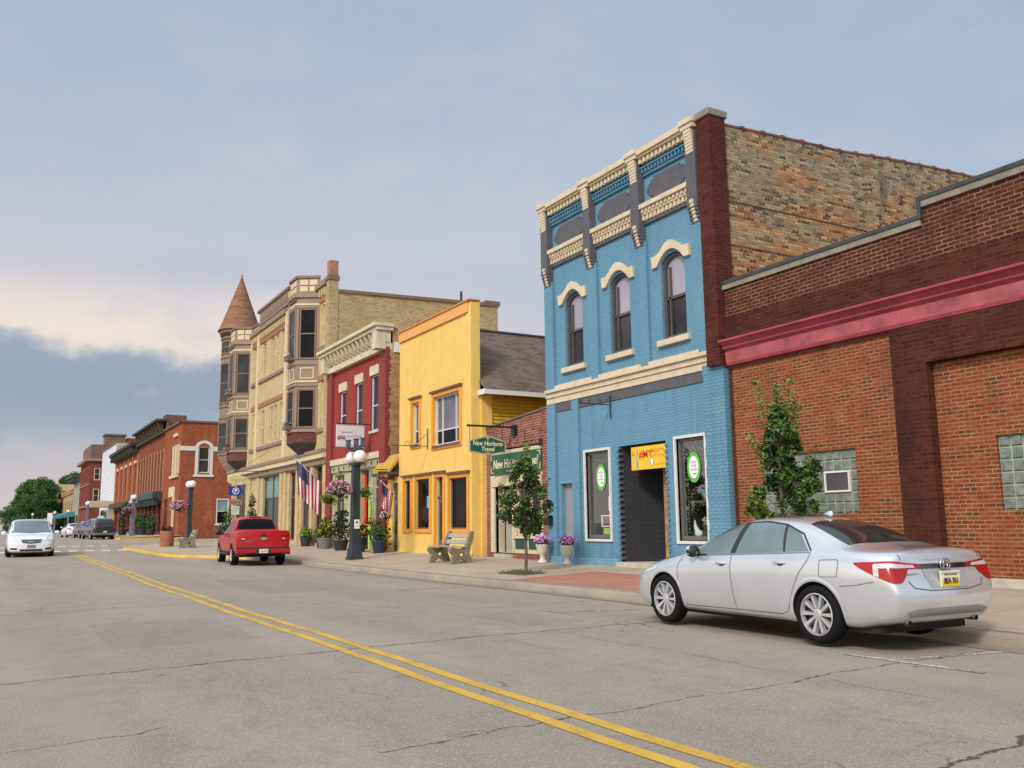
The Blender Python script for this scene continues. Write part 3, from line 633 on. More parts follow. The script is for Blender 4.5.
# flat pilasters down the front and a plinth
for q in [(y - .24, y + .24, 5.44, 8.75) for y in (22.75, 20.45, 18.2, 15.95)] + [(22.52, 22.98, .44, 4.98), (21.30, 21.62, .44, 4.98)]: w = MB(); w.fbox(F0, *q, -.1, .09); w.build('pilaster', M_blue, B, bevel=.01)
w = MB()
for i in range(60):   # toothed end of brick at the right corner
    z = .3 + i * .08
    if i % 3 == 0: w.fbox(F0, 15.30, 16.0 + (.012 if i % 2 else -.012), z, z + .2399, -.15, .075 + (i % 2) * .006)
w.build('corner_pier', M_blueq, B)
for q in ((19.55, 22.98), (16.02, 17.5)): w = MB(); w.fbox(F0, *q, .2, .50, -.1, .12); w.build('plinth', M_bluef, B, bevel=.015)
w = MB()
for y, s in ((19.5, 1), (17.55, -1)):   # brick teeth beside the entry
    for i in range(20):
        z = .42 + i * .152; w.fbox(F0, min(y + s * .0, y + s * .085), max(y, y + s * .085), z, z + .07, -.05, .035)
w.build('entry_teeth', M_blued, B)
w = MB()
for i in range(20): z = .42 + i * .152; w.fbox(F0, 19.43, 19.499, z + .076, z + .146, -.1, .02)
w.build('entry_teeth', M_grayp, B)
# cream belt over the shopfront
w = MB(); w.fbox(F0, 15.70, 23.0, 5.0, 5.18, -.1, .06); w.fbox(F0, 15.70, 23.0, 5.182, 5.235, -.1, .10); w.fbox(F0, 15.70, 23.0, 5.237, 5.33, -.1, .08); w.fbox(F0, 15.70, 23.0, 5.332, 5.43, -.1, .15)
for c in WC: w.fbox(F0, c - .95, c + .95, 5.432, 5.52, -.1, .12)
w.build('belt_course', M_cream, B, bevel=.01)
w = MB(); w.fbox(F0, 15.70, 22.98, 4.74, 4.998, -.1, .03); w.build('sign_band', M_grayp, B)
# windows upstairs
M_hood = pm('hood_cream', (.66, .55, .385), .6, .08, 4, .1)
for c in WC:
    f = MB(); d0, d1 = -.19, -.08
    for s in (-1, 1): f.fbox(F0, min(c + s * WW, c + s * (WW - .09)), max(c + s * WW, c + s * (WW - .09)), 6.0, 7.88, d0, d1)
    f.fbox(F0, c - WW + .09, c + WW - .09, 6.0, 6.10, d0, d1); f.fbox(F0, c - WW + .09, c + WW - .09, 7.03, 7.10, d0 + .01, d1 - .02)
    f.fbox(F0, c + WW - .24, c + WW - .19, 6.10, 7.88, d0 + .01, d1 - .02)
    n = 10
    for i in range(n):
        a, b_ = math.pi * i / n, math.pi * (i + 1) / n; P = F0.p
        o = lambda a, r, d: P(c + (WW - r) * math.cos(a), 7.86 + (.34 - r * .9) * math.sin(a), d)
        f.hexa([o(a, 0, d0), o(a, 0, d1), o(b_, 0, d1), o(b_, 0, d0), o(a, .09, d0), o(a, .09, d1), o(b_, .09, d1), o(b_, .09, d0)])
    wo = f.build('window', M_frame_g, B)
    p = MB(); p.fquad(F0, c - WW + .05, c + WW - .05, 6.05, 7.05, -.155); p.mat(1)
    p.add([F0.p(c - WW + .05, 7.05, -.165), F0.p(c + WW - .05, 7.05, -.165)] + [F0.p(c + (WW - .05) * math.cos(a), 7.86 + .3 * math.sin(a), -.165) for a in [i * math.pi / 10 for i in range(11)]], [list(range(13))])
    p.build('pane', [G_mid, G_refl], wo)
    s = MB(); s.fbox(F0, c - .60, c + .60, 5.84, 5.99, -.15, .11); s.build('sill', M_cream, wo, bevel=.012)
    h = MB(); prev = None; N = 24; pts = []
    for i in range(N + 1):        # the hood: flat ends sweeping up over the arch
        x = -1.0 + 2 * i / N; xx = c + x * .72; lo = 7.92 + .36 * math.cos(min(1, abs(x) / .72) * math.pi / 2) ** .8 if abs(x) < .68 else 7.93
        hi = 8.22 + .29 * (0.5 + .5 * math.cos(min(1, abs(x) / .8) * math.pi)); pts.append((xx, lo, hi))
    for (ua, la, ha), (ub, lb, hb) in zip(pts, pts[1:]):
        P = F0.p; h.hexa([P(ua, la, -.02), P(ua, la, .08), P(ub, lb, .08), P(ub, lb, -.02), P(ua, ha, -.02), P(ua, ha, .10), P(ub, hb, .10), P(ub, hb, -.02)])
    h.build('window_hood', M_hood, B)
# bracketed pilasters and cornice
PY = (22.75, 20.45, 18.2, 15.95)
for y in PY:
    w = MB(); cr = MB()
    w.fbox(F0, y - .18, y + .18, 9.0, 11.0, -.1, .22)
    for i in range(5): z = 8.998 - .09 * (i + 1); w.fbox(F0, y - .18 , y - .066, z, z + .085, -.1, .20 - .03 * i); w.fbox(F0, y + .066, y + .18, z, z + .085, -.1, .20 - .03 * i)
    for i in range(6):
        z = 9.2 - .09 * i; w.mat(1).fbox(F0, y - .065, y + .065, z - .085, z, -.1, .25 - .025 * i)
    for i in range(7):
        z = 10.98 - .085 * i; cr.fbox(F0, y - .13, y + .13, z - .08, z, .1, .30 - .012 * i)
    cr.fbox(F0, y - .22, y + .22, 11.0, 11.12, -.1, .31); cr.fbox(F0, y - .25, y + .25, 11.122, 11.25, -.1, .35)
    bp = w.build('bracket_pilaster', [M_grayp, M_cream], B); cr.build('bracket_cap', M_cream, bp)
bays = [(PY[i + 1] + .18, PY[i] - .18) for i in range(3)]
for a, b_ in bays:
    w = MB(); d = MB(); g = MB(); bd = MB(); bl = MB()
    w.fbox(F0, a + .06, b_ - .06, 11.0, 11.06, -.1, .24); w.fbox(F0, a + .06, b_ - .06, 11.062, 11.21, -.1, .30)
    w.fbox(F0, a, b_, 10.88, 10.998, -.1, .10)
    n = int((b_ - a) / .17)
    for i in range(n): u = a + (i + .3) * (b_ - a) / n; d.fbox(F0, u, u + .10, 10.85, 10.995, .08, .19)
    bd.fbox(F0, a, b_, 10.58, 10.875, -.1, .03)
    n = int((b_ - a) / .13)
    for i in range(n): u = a + (i + .3) * (b_ - a) / n; bl.fbox(F0, u, u + .06, 10.60, 10.72, .03, .12)
    bl.fbox(F0, a, b_, 10.722, 10.76, .03, .14); bl.fbox(F0, a, b_, 10.52, 10.575, -.1, .07)
    # grey panel with stepped ends
    st = [(.0, .24), (.07, .15), (.16, .07), (.28, 0)]
    lo, hi = 9.80, 10.40; pts = []
    for k, (e, q) in enumerate(st): pts += [(a + .14 + e, lo + q)] + ([(a + .14 + st[k + 1][0], lo + q)] if k < 3 else [])
    rr = [(b_ - .14 - (u - a - .14), v) for u, v in pts][::-1]; bot = pts + rr; top = [(u, hi + lo - v) for u, v in bot][::-1]
    g.fpoly(F0, bot + top, -.05, .035)
    w.fbox(F0, a, b_, 9.60, 9.72, -.1, .22); w.fbox(F0, a, b_, 9.44, 9.598, -.1, .13)
    n = int((b_ - a) / .15)
    for i in range(n):
        u = a + (i + .25) * (b_ - a) / n; d.fbox(F0, u, u + .09, 9.50, 9.598, .1, .17)
        d.fbox(F0, u + .03, u + .12, 9.30, 9.438, -.05, .11)
    w.fbox(F0, a, b_, 9.36, 9.438, -.1, .06)
    g.fbox(F0, a, b_, 9.20, 9.275, -.1, .07)
    co = w.build('cornice', M_cream, B); d.build('dentil_row', M_cream, co); g.build('cornice_panel', M_grayp, co); bd.build('frieze', M_bluef, co); bl.build('frieze_dentils', M_blued, co)
# dark red end pier and the rough side wall
w = MB(); w.box(14.30, 14.80, 15.24, 15.70, 5.02, 11.10); w.build('end_pier', brick('red_brown_brick', (.075, .016, .014), (.11, .026, .02), (.10, .052, .042), ms=.009, stain=.35), B)
w = MB(); w.box(14.24, 14.86, 15.20, 15.74, 11.102, 11.28); w.build('pier_cap', M_capg, B, bevel=.02)
S = MB(); xs_ = [14.8, 16.2, 17.6, 19.0, 21.0, 23.0, 25.0, 30]; tops = [10.95, 11.02, 11.08, 11.12, 11.3, 11.42, 11.5, 11.6]
for (a, za), (b_, zb) in zip(zip(xs_, tops), list(zip(xs_, tops))[1:]): S.poly((a, 15.3, .2), (b_, 15.3, .2), (b_, 15.3, zb), (a, 15.3, za))
S.poly((30, 15.3, .2), (30, 22.98, .2), (30, 22.98, 11.3), (30, 15.3, 11.3)); S.poly((14.7, 22.98, .2), (14.7, 22.98, 11.1), (30, 22.98, 11.1), (30, 22.98, .2))
S.fbox(FY(15.3), 19.9, 20.35, 6, 11.12, 0, .07); S.build('side_wall', M_bside2, B)
w = MB()
for z in (9.05, 7.95, 7.2): w.fbox(FY(15.3), 14.82, 19.8, z, z + .025, 0, .02)
w.build('rusty_seam', pm('seam_rust', (.16, .09, .06), .8, .2), B)
S = MB()
for (a, za), (b_, zb) in zip(zip(xs_, tops), list(zip(xs_, tops))[1:]):
    n = int((b_ - a) / .62)
    for i in range(n):
        x = a + (b_ - a) * i / n; x2 = a + (b_ - a) * (i + 1) / n; z = za + (zb - za) * i / n; z2 = za + (zb - za) * (i + 1) / n
        S.tube([(x, 15.36, z + .02), (x2 - .05, 15.36, z2 + .02)], .075, 8); S.tube([(x2 - .08, 15.36, z2 + .02), (x2, 15.36, z2 + .02)], .10, 8)
S.build('coping_tiles', pm('clay_coping', (.16, .06, .04), .7, .35, 3), B)
S = MB(); S.poly((14.7, 15.3, 10.6), (30, 15.3, 10.9), (30, 22.98, 10.9), (14.7, 22.98, 10.6)); S.poly((14.72, 15.3, 10.5), (14.72, 22.98, 10.5), (14.72, 22.98, 11.15), (14.72, 15.3, 11.15)); S.build('roof', M_roof, B)
# recessed entry
F_e = FX(14.5)
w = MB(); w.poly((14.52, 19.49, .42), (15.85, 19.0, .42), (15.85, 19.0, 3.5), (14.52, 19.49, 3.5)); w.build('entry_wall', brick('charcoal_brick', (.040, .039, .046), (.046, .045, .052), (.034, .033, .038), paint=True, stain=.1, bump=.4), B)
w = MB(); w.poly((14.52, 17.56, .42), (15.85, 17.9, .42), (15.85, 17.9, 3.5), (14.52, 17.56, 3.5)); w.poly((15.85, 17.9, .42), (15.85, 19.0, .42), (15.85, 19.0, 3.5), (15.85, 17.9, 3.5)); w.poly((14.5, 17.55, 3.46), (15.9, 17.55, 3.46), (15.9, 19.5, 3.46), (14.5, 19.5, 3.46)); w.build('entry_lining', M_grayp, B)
w = MB(); w.box(14.3, 15.86, 17.5, 19.52, .2, .43); w.build('doorstep', M_stone, B, bevel=.02)
Fd = FX(15.8); w = MB(); w.fbox(Fd, 17.95, 18.95, .43, 2.9, -.03, .03); dr = w.build('door', M_frame_g, B)
w = MB(); w.fquad(Fd, 18.1, 18.8, .9, 2.7, .035); w.build('pane', G_dark, dr); w = MB(); w.ball(Fd.p(18.05, 1.45, .06), .04); w.build('handle', pm('brass', (.5, .34, .12), .3, .1, metal=1), dr)
w = MB(); w.box(15.02, 15.12, 18.20, 18.32, .43, 3.0); w.build('door_post', M_wood, B)
# narrow side door
F2 = FX(14.5); w = MB(); w.fbox(F2, LD[0] + .05, LD[1] - .05, .44, 2.6, -.19, -.14); dr = w.build('door', pm('mauve_grey_door', (.27, .25, .28), .5, .08), B)
w = MB(); w.ball(F2.p(21.9, 1.45, -.12), .03); w.build('handle', M_iron, dr)
w = MB(); w.fbox(F2, LD[0], LD[0] + .05, .44, 2.68, -.2, .02); w.fbox(F2, LD[1] - .05, LD[1], .44, 2.68, -.2, .02); w.fbox(F2, LD[0] + .05, LD[1] - .05, 2.6, 2.68, -.2, .02); w.fbox(F2, LD[0], LD[1], .2, .44, -.2, .1); w.build('door_frame', M_bluef, B)
# shop windows you can see into
M_shopframe = pm('shop_frame_white', (.62, .62, .60), .5, .06); M_shopin = pm('shop_frame_bronze', (.13, .125, .12), .45, .1)
def shop_window(parent, F, u0, u1, w0, w1, fm, fm2, fw=.07, depth=1.1, rec=.1, trans=None):
    f = MB()
    for q in ((u0 - fw, u0, w0 - fw, w1 + fw), (u1, u1 + fw, w0 - fw, w1 + fw), (u0, u1, w1, w1 + fw), (u0, u1, w0 - fw, w0)): f.fbox(F, *q, -.1, .045)
    f.mat(1)
    for q in ((u0, u0 + .06, w0, w1), (u1 - .06, u1, w0, w1), (u0 + .06, u1 - .06, w1 - .07, w1), (u0 + .06, u1 - .06, w0, w0 + .11)): f.fbox(F, *q, -rec - .04, -rec + .04)
    if trans: f.fbox(F, u0 + .06, u1 - .06, trans - .03, trans + .03, -rec - .03, -rec + .03)
    wo = f.build('window', [fm, fm2], parent)
    p = MB(); p.fquad(F, u0 + .05, u1 - .05, w0 + .1, w1 - .06, -rec); p.build('pane', G_clear, wo)
    b = MB(); P = F.p; a, c_ = u0 - .05, u1 + .05; z0, z1 = w0 + .02, w1; D = -depth; r = -.21
    b.poly(P(a, z0, D), P(c_, z0, D), P(c_, z1, D), P(a, z1, D)); b.poly(P(a, z0, r), P(a, z0, D), P(a, z1, D), P(a, z1, r)); b.poly(P(c_, z0, r), P(c_, z0, D), P(c_, z1, D), P(c_, z1, r)); b.poly(P(a, z1, r), P(c_, z1, r), P(c_, z1, D), P(a, z1, D))
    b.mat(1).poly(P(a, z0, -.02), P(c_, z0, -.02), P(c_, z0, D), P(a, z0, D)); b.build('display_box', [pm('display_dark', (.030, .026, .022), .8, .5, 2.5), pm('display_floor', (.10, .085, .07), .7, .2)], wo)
    return wo
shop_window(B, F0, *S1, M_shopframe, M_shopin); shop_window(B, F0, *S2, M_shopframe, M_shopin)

# things in and on the blue shop
M_green = pm('sticker_green', (.10, .46, .055), .5, .05); M_paper = pm('paper_white', (.78, .78, .80), .6, .04)
for (c, z, lab) in ((20.46, 2.70, 'round green rimmed white sticker high in the shop window left of the entry'), (16.63, 2.75, 'round green rimmed white sticker high in the shop window right of the entry')):
    s = thing('window_sticker', lab, 'sticker', (14.57, c, z), 'round stickers in the blue shop windows')
    Fs = FX(14.5)
    o = MB(); o.fpoly(Fs, [(c + .235 * math.cos(a), z + .37 * math.sin(a)) for a in [i * 6.28319 / 40 for i in range(40)]], -.088, -.082); o.build('rim', M_green, s)
    o = MB(); o.fpoly(Fs, [(c + .165 * math.cos(a), z + .27 * math.sin(a)) for a in [i * 6.28319 / 40 for i in range(40)]], -.081, -.078); o.build('disc', M_paper, s)
    o = MB(); random.seed(3)
    for j, wd in enumerate((.18, .12, .20)):
        u = c + wd / 2
        while u > c - wd / 2: L = random.uniform(.015, .03); o.fbox(Fs, u - L, u, z + .10 - j * .09, z + .10 - j * .09 + random.uniform(.03, .06), -.077, -.074); u -= L + .012
    o.mat(1).fbox(Fs, c - .10, c + .02, z - .17, z - .15, -.077, -.074); o.build('lettering', [pm('lilac_ink', (.45, .30, .50), .6, 0), M_iron], s)
def rect_sign(name, label, cat, F, u0, u1, w0, w1, d0, d1, mat, group=None):
    p = F.p((u0 + u1) / 2, w0, (d0 + d1) / 2); s = thing(name, label, cat, p, group); o = MB(); o.fbox(F, u0, u1, w0, w1, d0, d1); o.build('panel', mat, s); return s
def strokes(parent, F, u0, u1, w0, h, d, mat, name='lettering', mn=.4, gap=.3, ext=.003, flip=1, seed=1):
    """small lettering too worn to read: a row of letter-sized strokes"""
    random.seed(seed); o = MB(); u = u0
    while u < u1 - h * .2:
        L = h * random.uniform(.35, .75); k = random.random(); hh = h * random.uniform(.75, 1)
        o.fbox(F, u, u + L * .28, w0, w0 + hh, d, d + ext)
        if k < .6: o.fbox(F, u + L * .28, u + L, w0 + hh * .75, w0 + hh, d, d + ext)
        if k > .3: o.fbox(F, u + L * .28, u + L, w0, w0 + hh * .22, d, d + ext)
        if k > .5: o.fbox(F, u + L * .75, u + L, w0 + hh * .22, w0 + hh * .7, d, d + ext)
        u += L + h * gap
    return o.build(name, mat, parent)
M_sy = pm('sign_yellow', (.78, .50, .02), .45, .08, 3); M_red = pm('sign_red', (.62, .05, .025), .5, .05)
Fn = Fac((14.5, 0, 0), (0, -1, 0), (-1, 0, 0))       # u runs left to right as one looks at the front: u = -Y
s = rect_sign('shop_sign', 'yellow board with red lettering hung across the grey entry of the blue shop', 'sign', Fn, -19.0, -17.56, 2.80, 3.40, -.12, -.03, M_sy)
text_part('#MY', Fn, -18.66, 3.10, .27, -.028, M_red, s, align='LEFT', bold=.006)
strokes(s, Fn, -18.20, -17.62, 3.22, .10, -.029, M_red, seed=5); strokes(s, Fn, -18.16, -17.60, 3.09, .09, -.029, pm('sign_rust', (.55, .16, .06), .5, 0), seed=8); strokes(s, Fn, -18.02, -17.68, 2.89, .025, -.029, M_red, seed=9)
strokes(s, Fn, -18.95, -18.83, 3.17, .14, -.029, pm('sign_rust', (.55, .16, .06), .5, 0), seed=2)
o = MB(); o.fpoly(Fn, [(-18.14 + .085 * math.cos(a), 2.98 + .115 * math.sin(a)) for a in [i * 6.28319 / 24 for i in range(24)]], -.029, -.026); o.mat(1).fpoly(Fn, [(-18.14 + .055 * math.cos(a), 2.98 + .085 * math.sin(a)) for a in [i * 6.28319 / 24 for i in range(24)]], -.0255, -.023); o.build('emblem', [pm('sign_olive', (.32, .30, .04), .5, 0), M_paper], s)
o = MB(); o.fpoly(Fn, [(-18.79, 2.84), (-18.70, 2.84), (-18.69, 3.02), (-18.715, 3.10), (-18.72, 3.33), (-18.77, 3.33), (-18.775, 3.10), (-18.80, 3.02)], -.029, -.026); o.build('picture', pm('sign_grey', (.35, .34, .36), .5, .2, 10), s)
# goods behind the glass
rect_sign('notice', 'white notice taped at the right edge of the left shop window', 'notice', F0, 20.02, 20.14, 1.78, 2.16, -.095, -.085, M_paper)
s = thing('picture_frame', 'small white framed picture low in the left shop window', 'picture', (14.9, 20.5, 1.18)); o = MB()
for q in ((20.2, 20.235, 1.34, 1.66), (20.60, 20.635, 1.34, 1.66), (20.235, 20.6, 1.34, 1.37), (20.235, 20.6, 1.63, 1.66)): o.fbox(F0, *q, -.22, -.18)
o.build('frame', M_paper, s); o = MB(); o.fquad(F0, 20.22, 20.61, 1.36, 1.64, -.205); o.build('print', pm('print_brown', (.14, .07, .04), .6, .5, 12), s)
rect_sign('price_card', 'lime green card below the framed picture in the left shop window', 'card', F0, 20.27, 20.56, 1.14, 1.31, -.20, -.19, pm('card_lime', (.42, .62, .12), .6, .1, 20))
s = thing('flower_vase', 'bunch of cream flowers in the right shop window', 'flowers', (14.9, 16.45, 1.1)); o = MB(); o.lathe([(.07, 1.04), (.11, 1.15), (.05, 1.30), (.07, 1.36)], (14.9, 16.45, 0), 12); o.build('vase', M_paper, s)
o = MB(); random.seed(4); o.leaves([((14.88, 16.45, 1.48), (.14, .24, .13))], 160, .08); o.build('flowers', leafm('cream_petals', [(.55, .55, .30), (.75, .72, .55), (.30, .40, .12)]), s)
s = thing('bird_figure', 'white bird shaped ornament left of the cream flowers', 'ornament', (14.85, 16.85, 1.03)); o = MB(); o.ball((14.85, 16.85, 1.17), .10, sq=(.8, 1.2, .9)); o.tube([(14.85, 16.88, 1.2), (14.85, 16.96, 1.34), (14.85, 16.98, 1.50)], [.07, .045, .01], 8); o.build('body', M_paper, s)
s = thing('teapot', 'pale teal teapot on a shelf in the right shop window', 'teapot', (15.0, 16.55, 1.98)); o = MB(); o.lathe([(0, 1.96), (.11, 1.96), (.19, 2.08), (.17, 2.2), (.08, 2.27), (.03, 2.29), (.03, 2.33), (0, 2.34)], (15.0, 16.6, 0), 14); o.tube([(15.0, 16.42, 2.06), (15.0, 16.30, 2.12), (15.0, 16.25, 2.22)], [.04, .03, .02], 6); o.build('body', pm('teal_glaze', (.12, .27, .26), .3, .1), s)
s = thing('display_shelf', 'dark shelf carrying the teal teapot', 'shelf', (15.0, 16.6, 1.9)); o = MB(); o.box(14.8, 15.3, 16.12, 17.1, 1.90, 1.955); o.build('board', pm('shelf_wood', (.16, .12, .09), .6, .2), s)
s = thing('photo_frame', 'white square frame behind the cream flowers', 'picture', (15.2, 16.4, 1.3)); o = MB()
for q in ((16.15, 16.2, 1.25, 1.82), (16.62, 16.67, 1.25, 1.82), (16.2, 16.62, 1.77, 1.82), (16.2, 16.62, 1.25, 1.30)): o.fbox(F0, *q, -.6, -.55)
o.build('frame', pm('old_white', (.45, .44, .42), .6, .1), s)
def string_lights(c0, c1, z0, z1, lab):
    s = thing('string_lights', lab, 'lights', (14.65, c1, z0)); o = MB(); random.seed(11)
    for i in range(26): o.ball((14.68, c1 - .03 + random.uniform(-.02, .02), z0 + (z1 - z0) * i / 26), .009, 6, 4)
    for i in range(12): u = c0 + (c1 - c0) * i / 12; o.ball((14.7, u, z1 - .12 - .10 * abs(math.sin(i * 1.1))), .012, 6, 4)
    o.build('bulbs', pm('bulb_warm', (.8, .7, .45), .4, 0), s)
string_lights(16.2, 17.0, 1.2, 3.4, 'tiny string lights round the right shop window'); string_lights(20.0, 20.93, 1.2, 3.35, 'tiny string lights round the left shop window')
# iron sign bracket without its sign
s = thing('iron_bracket', 'scrolled black iron bracket without a sign on the blue wall', 'bracket', (14.5, 19.75, 4.6)); o = MB()
o.tube([(14.44, 19.75, 4.25), (14.44, 19.75, 4.9)], .018, 6); o.tube([(14.44, 19.75, 4.62), (13.4, 19.75, 4.62)], .014, 6)
o.tube([(14.44, 19.75, 4.85), (14.2, 19.75, 4.62)], .011, 6)
for c_, r_ in (((14.1, 4.69), .06), ((13.75, 4.68), .05), ((13.45, 4.67), .045)): o.tube([(c_[0] + r_ * math.cos(a) * (1 - i * .05), 19.75, c_[1] + r_ * math.sin(a) * (1 - i * .05)) for i, a in enumerate([k * .6 for k in range(14)])], .008, 5)
o.build('bar', M_iron, s)
s = thing('wall_mailbox', 'small black letter box on the left corner of the blue shop', 'mailbox', (14.4, 22.85, 1.4)); o = MB(); o.box(14.26, 14.4, 22.70, 23.0, 1.40, 1.62); o.lathe([(.075, -.15), (.075, .15)], (14.33, 22.85, 1.62), 10, 'y'); o.build('box', M_iron, s)
# ================================================================== 3 travel shop
FT = FX(15.1); FTn = Fac((15.1, 0, 0), (0, -1, 0), (-1, 0, 0))
B = thing('travel_shop', 'small one storey cream shop with a red brick parapet', 'building', (15.1, 26, .3))
M_tb = brick('shop_red_brick', (.20, .055, .038), (.27, .08, .05), (.42, .30, .24), bw=.22, bh=.085, ms=.014, stain=.3)
TD = (26.35, 27.25, .36, 2.62)
w = MB(); w.wall(FT, 24.28, 27.72, .5, 3.95, [(26.25, 27.45, .5, 2.95), (24.5, 26.1, 1.06, 2.62)], .35); w.build('front_wall', M_cream, B)
w = MB(); w.fbox(FT, 22.99, 24.28, .2, 4.0, -.2, .05); w.fbox(FT, 27.72, 28.04, .2, 4.0, -.2, .05)
pts = [(23.0, 4.0), (28.04, 4.0), (28.04, 4.78), (26.6, 4.86), (25.2, 4.96), (23.0, 5.12)]
w.fpoly(FT, pts, -.25, .06); w.build('brick_wall', M_tb, B)
w = MB()
for i in range(9): u = 23.3 + i * .5; w.fbox(FT, u, u + .2, 4.12, 4.32 + .25 * (.5 + .05 * (9 - i)), .061, .10)
w.build('corbel_row', M_tb, B)
w = MB(); w.fpoly(FT, [(22.99, 5.122), (28.06, 4.782), (28.06, 4.84), (22.99, 5.18)], -.3, .1); w.build('coping', pm('soot_stone', (.15, .12, .10), .8, .2), B)
w = MB(); w.fbox(FT, 24.24, 24.42, 3.90, 4.12, .05, .09); w.build('wall_plate', M_iron, B)
w = MB(); w.fbox(FT, 24.28, 26.25, .2, .499, -.2, .02); w.build('base', M_tb, B); w = MB(); w.fbox(FT, 27.45, 27.72, .2, .499, -.2, .02); w.build('base', M_tb, B)
w = MB(); w.fbox(FT, 24.5, 25.25, .64, .96, 0, .02); w.fbox(FT, 25.38, 26.1, .64, .96, 0, .02); w.build('bulkhead_panel', pm('forest_green', (.020, .075, .050), .5, .1), B)
w = MB(); w.fbox(FT, 24.3, 26.2, .98, 1.06, -.1, .09); w.fbox(FT, 26.15, 26.25, .5, 2.98, -.1, .05); w.fbox(FT, 24.3, 24.45, .5, 3.0, -.05, .05); w.fbox(FT, 27.45, 27.72, .5, 3.1, -.1, .06); w.fbox(FT, 24.3, 27.6, 2.72, 3.0, .001, .10); w.build('trim', M_cream, B)
window(B, FT, 24.52, 25.28, 1.06, 2.62, M_cream, G_warm, rails=(), fw=.06); window(B, FT, 25.34, 26.08, 1.06, 2.62, M_cream, G_warm, rails=(), fw=.06)
w = MB(); w.fbox(FT, TD[0], TD[1], TD[2], TD[3], -.33, -.28); dr = w.build('door', pm('door_sage', (.33, .32, .25), .5, .08), B)
w = MB(); w.fquad(FT, 26.5, 27.1, 1.45, 2.45, -.275); w.build('pane', G_dark, dr); w = MB(); w.ball(FT.p(26.45, 1.3, -.25), .035); w.build('handle', M_iron, dr)
w = MB(); w.fquad(FT, 26.25, 27.45, 2.62, 2.95, -.29); w.build('transom_pane', G_warm, B); w = MB(); w.fbox(FT, 26.251, 27.449, .2, .46, -.35, .1); w.build('doorstep', M_stone, B)
w = MB(); w.poly((15.36, 23, .2), (28, 23, .2), (28, 23, 4.3), (15.36, 23, 4.3)); w.poly((15.36, 28.02, .2), (15.36, 28.02, 4.2), (28, 28.02, 4.2), (28, 28.02, .2)); w.poly((15.36, 23, 4.2), (28, 23, 4.2), (28, 28.02, 4.2), (15.36, 28.02, 4.2)); w.build('roof', M_roof, B)
M_sgreen = pm('sign_green', (.018, .095, .060), .45, .1, 3); M_slet = pm('sign_letter', (.72, .66, .45), .5, 0)
s = rect_sign('fascia_sign', 'long green board lettered New Horizons Travel across the cream shop front', 'sign', FTn, -27.70, -24.35, 3.12, 3.82, .012, .06, M_sgreen)
text_part('New Horizons Travel', FTn, -26.02, 3.34, .42, .062, M_slet, s, sx=.80, shear=.12, bold=.008)
o = MB()
for a, b_ in ((-27.66, -27.63), (-24.42, -24.39)): o.fbox(FTn, a, b_, 3.18, 3.40, .06, .066); o.fbox(FTn, a, b_, 3.62, 3.78, .06, .066)
o.fbox(FTn, -27.63, -27.45, 3.18, 3.2, .06, .066); o.fbox(FTn, -24.6, -24.42, 3.75, 3.77, .06, .066); o.build('corner_scroll', M_slet, s)
strokes(s, FTn, -26.6, -25.4, 3.20, .06, .062, M_slet, seed=4)
# hanging sign, square to the street
FS = FY(25.9); s = thing('hanging_sign', 'green shaped board lettered New Horizons Travel hanging from an iron arm', 'sign', (14.2, 25.9, 4.0))
def shaped(u0, u1, w0, w1, k=0):
    c = (u0 + u1) / 2; H = w1 - w0; e = .12
    return [(u0 + k, w0 + .1 * H + k * .7), (u0 + e, w0 + .1 * H + k), (c - .15, w0 + k), (c + .15, w0 + k), (u1 - e, w0 + .1 * H + k), (u1 - k, w0 + .1 * H + k * .7), (u1 - k, w1 - .27 * H - k * .6), (u1 - e, w1 - .24 * H - k), (c, w1 - k), (u0 + e, w1 - .24 * H - k), (u0 + k, w1 - .27 * H - k * .6)]
o = MB(); o.fpoly(FS, shaped(13.27, 14.62, 3.70, 4.33), -.03, .03); o.build('border', pm('sign_sage', (.42, .44, .30), .5, .05), s)
o = MB(); o.fpoly(FS, shaped(13.27, 14.62, 3.70, 4.33, .045), -.036, .036); o.build('panel', M_sgreen, s)
text_part('New Horizons', FS, 13.945, 3.99, .215, .038, M_slet, s, sx=.86, shear=.15, bold=.004); text_part('Travel', FS, 13.945, 3.81, .20, .038, M_slet, s, sx=.95, shear=.15, bold=.004); strokes(s, FS, 13.85, 14.05, 3.755, .035, .038, M_slet)
o = MB(); o.fbox(FS, 13.94, 13.955, 4.05, 4.24, .037, .042)
for a in range(5): o.tube([FS.p(13.947, 4.24, .04), FS.p(13.947 + .07 * math.cos(a * .785), 4.22 + .05 * math.sin(a * .785), .04)], .007, 4)
o.build('palm_emblem', M_slet, s)
o = MB(); o.box(13.2, 15.04, 25.87, 25.93, 4.60, 4.66); o.box(14.9, 15.04, 25.80, 26.0, 4.35, 4.72); o.tube([(13.3, 25.9, 4.6), (13.3, 25.9, 4.17)], .012, 5); o.tube([(14.5, 25.9, 4.6), (14.5, 25.9, 4.19)], .012, 5); o.build('iron_arm', M_iron, s)

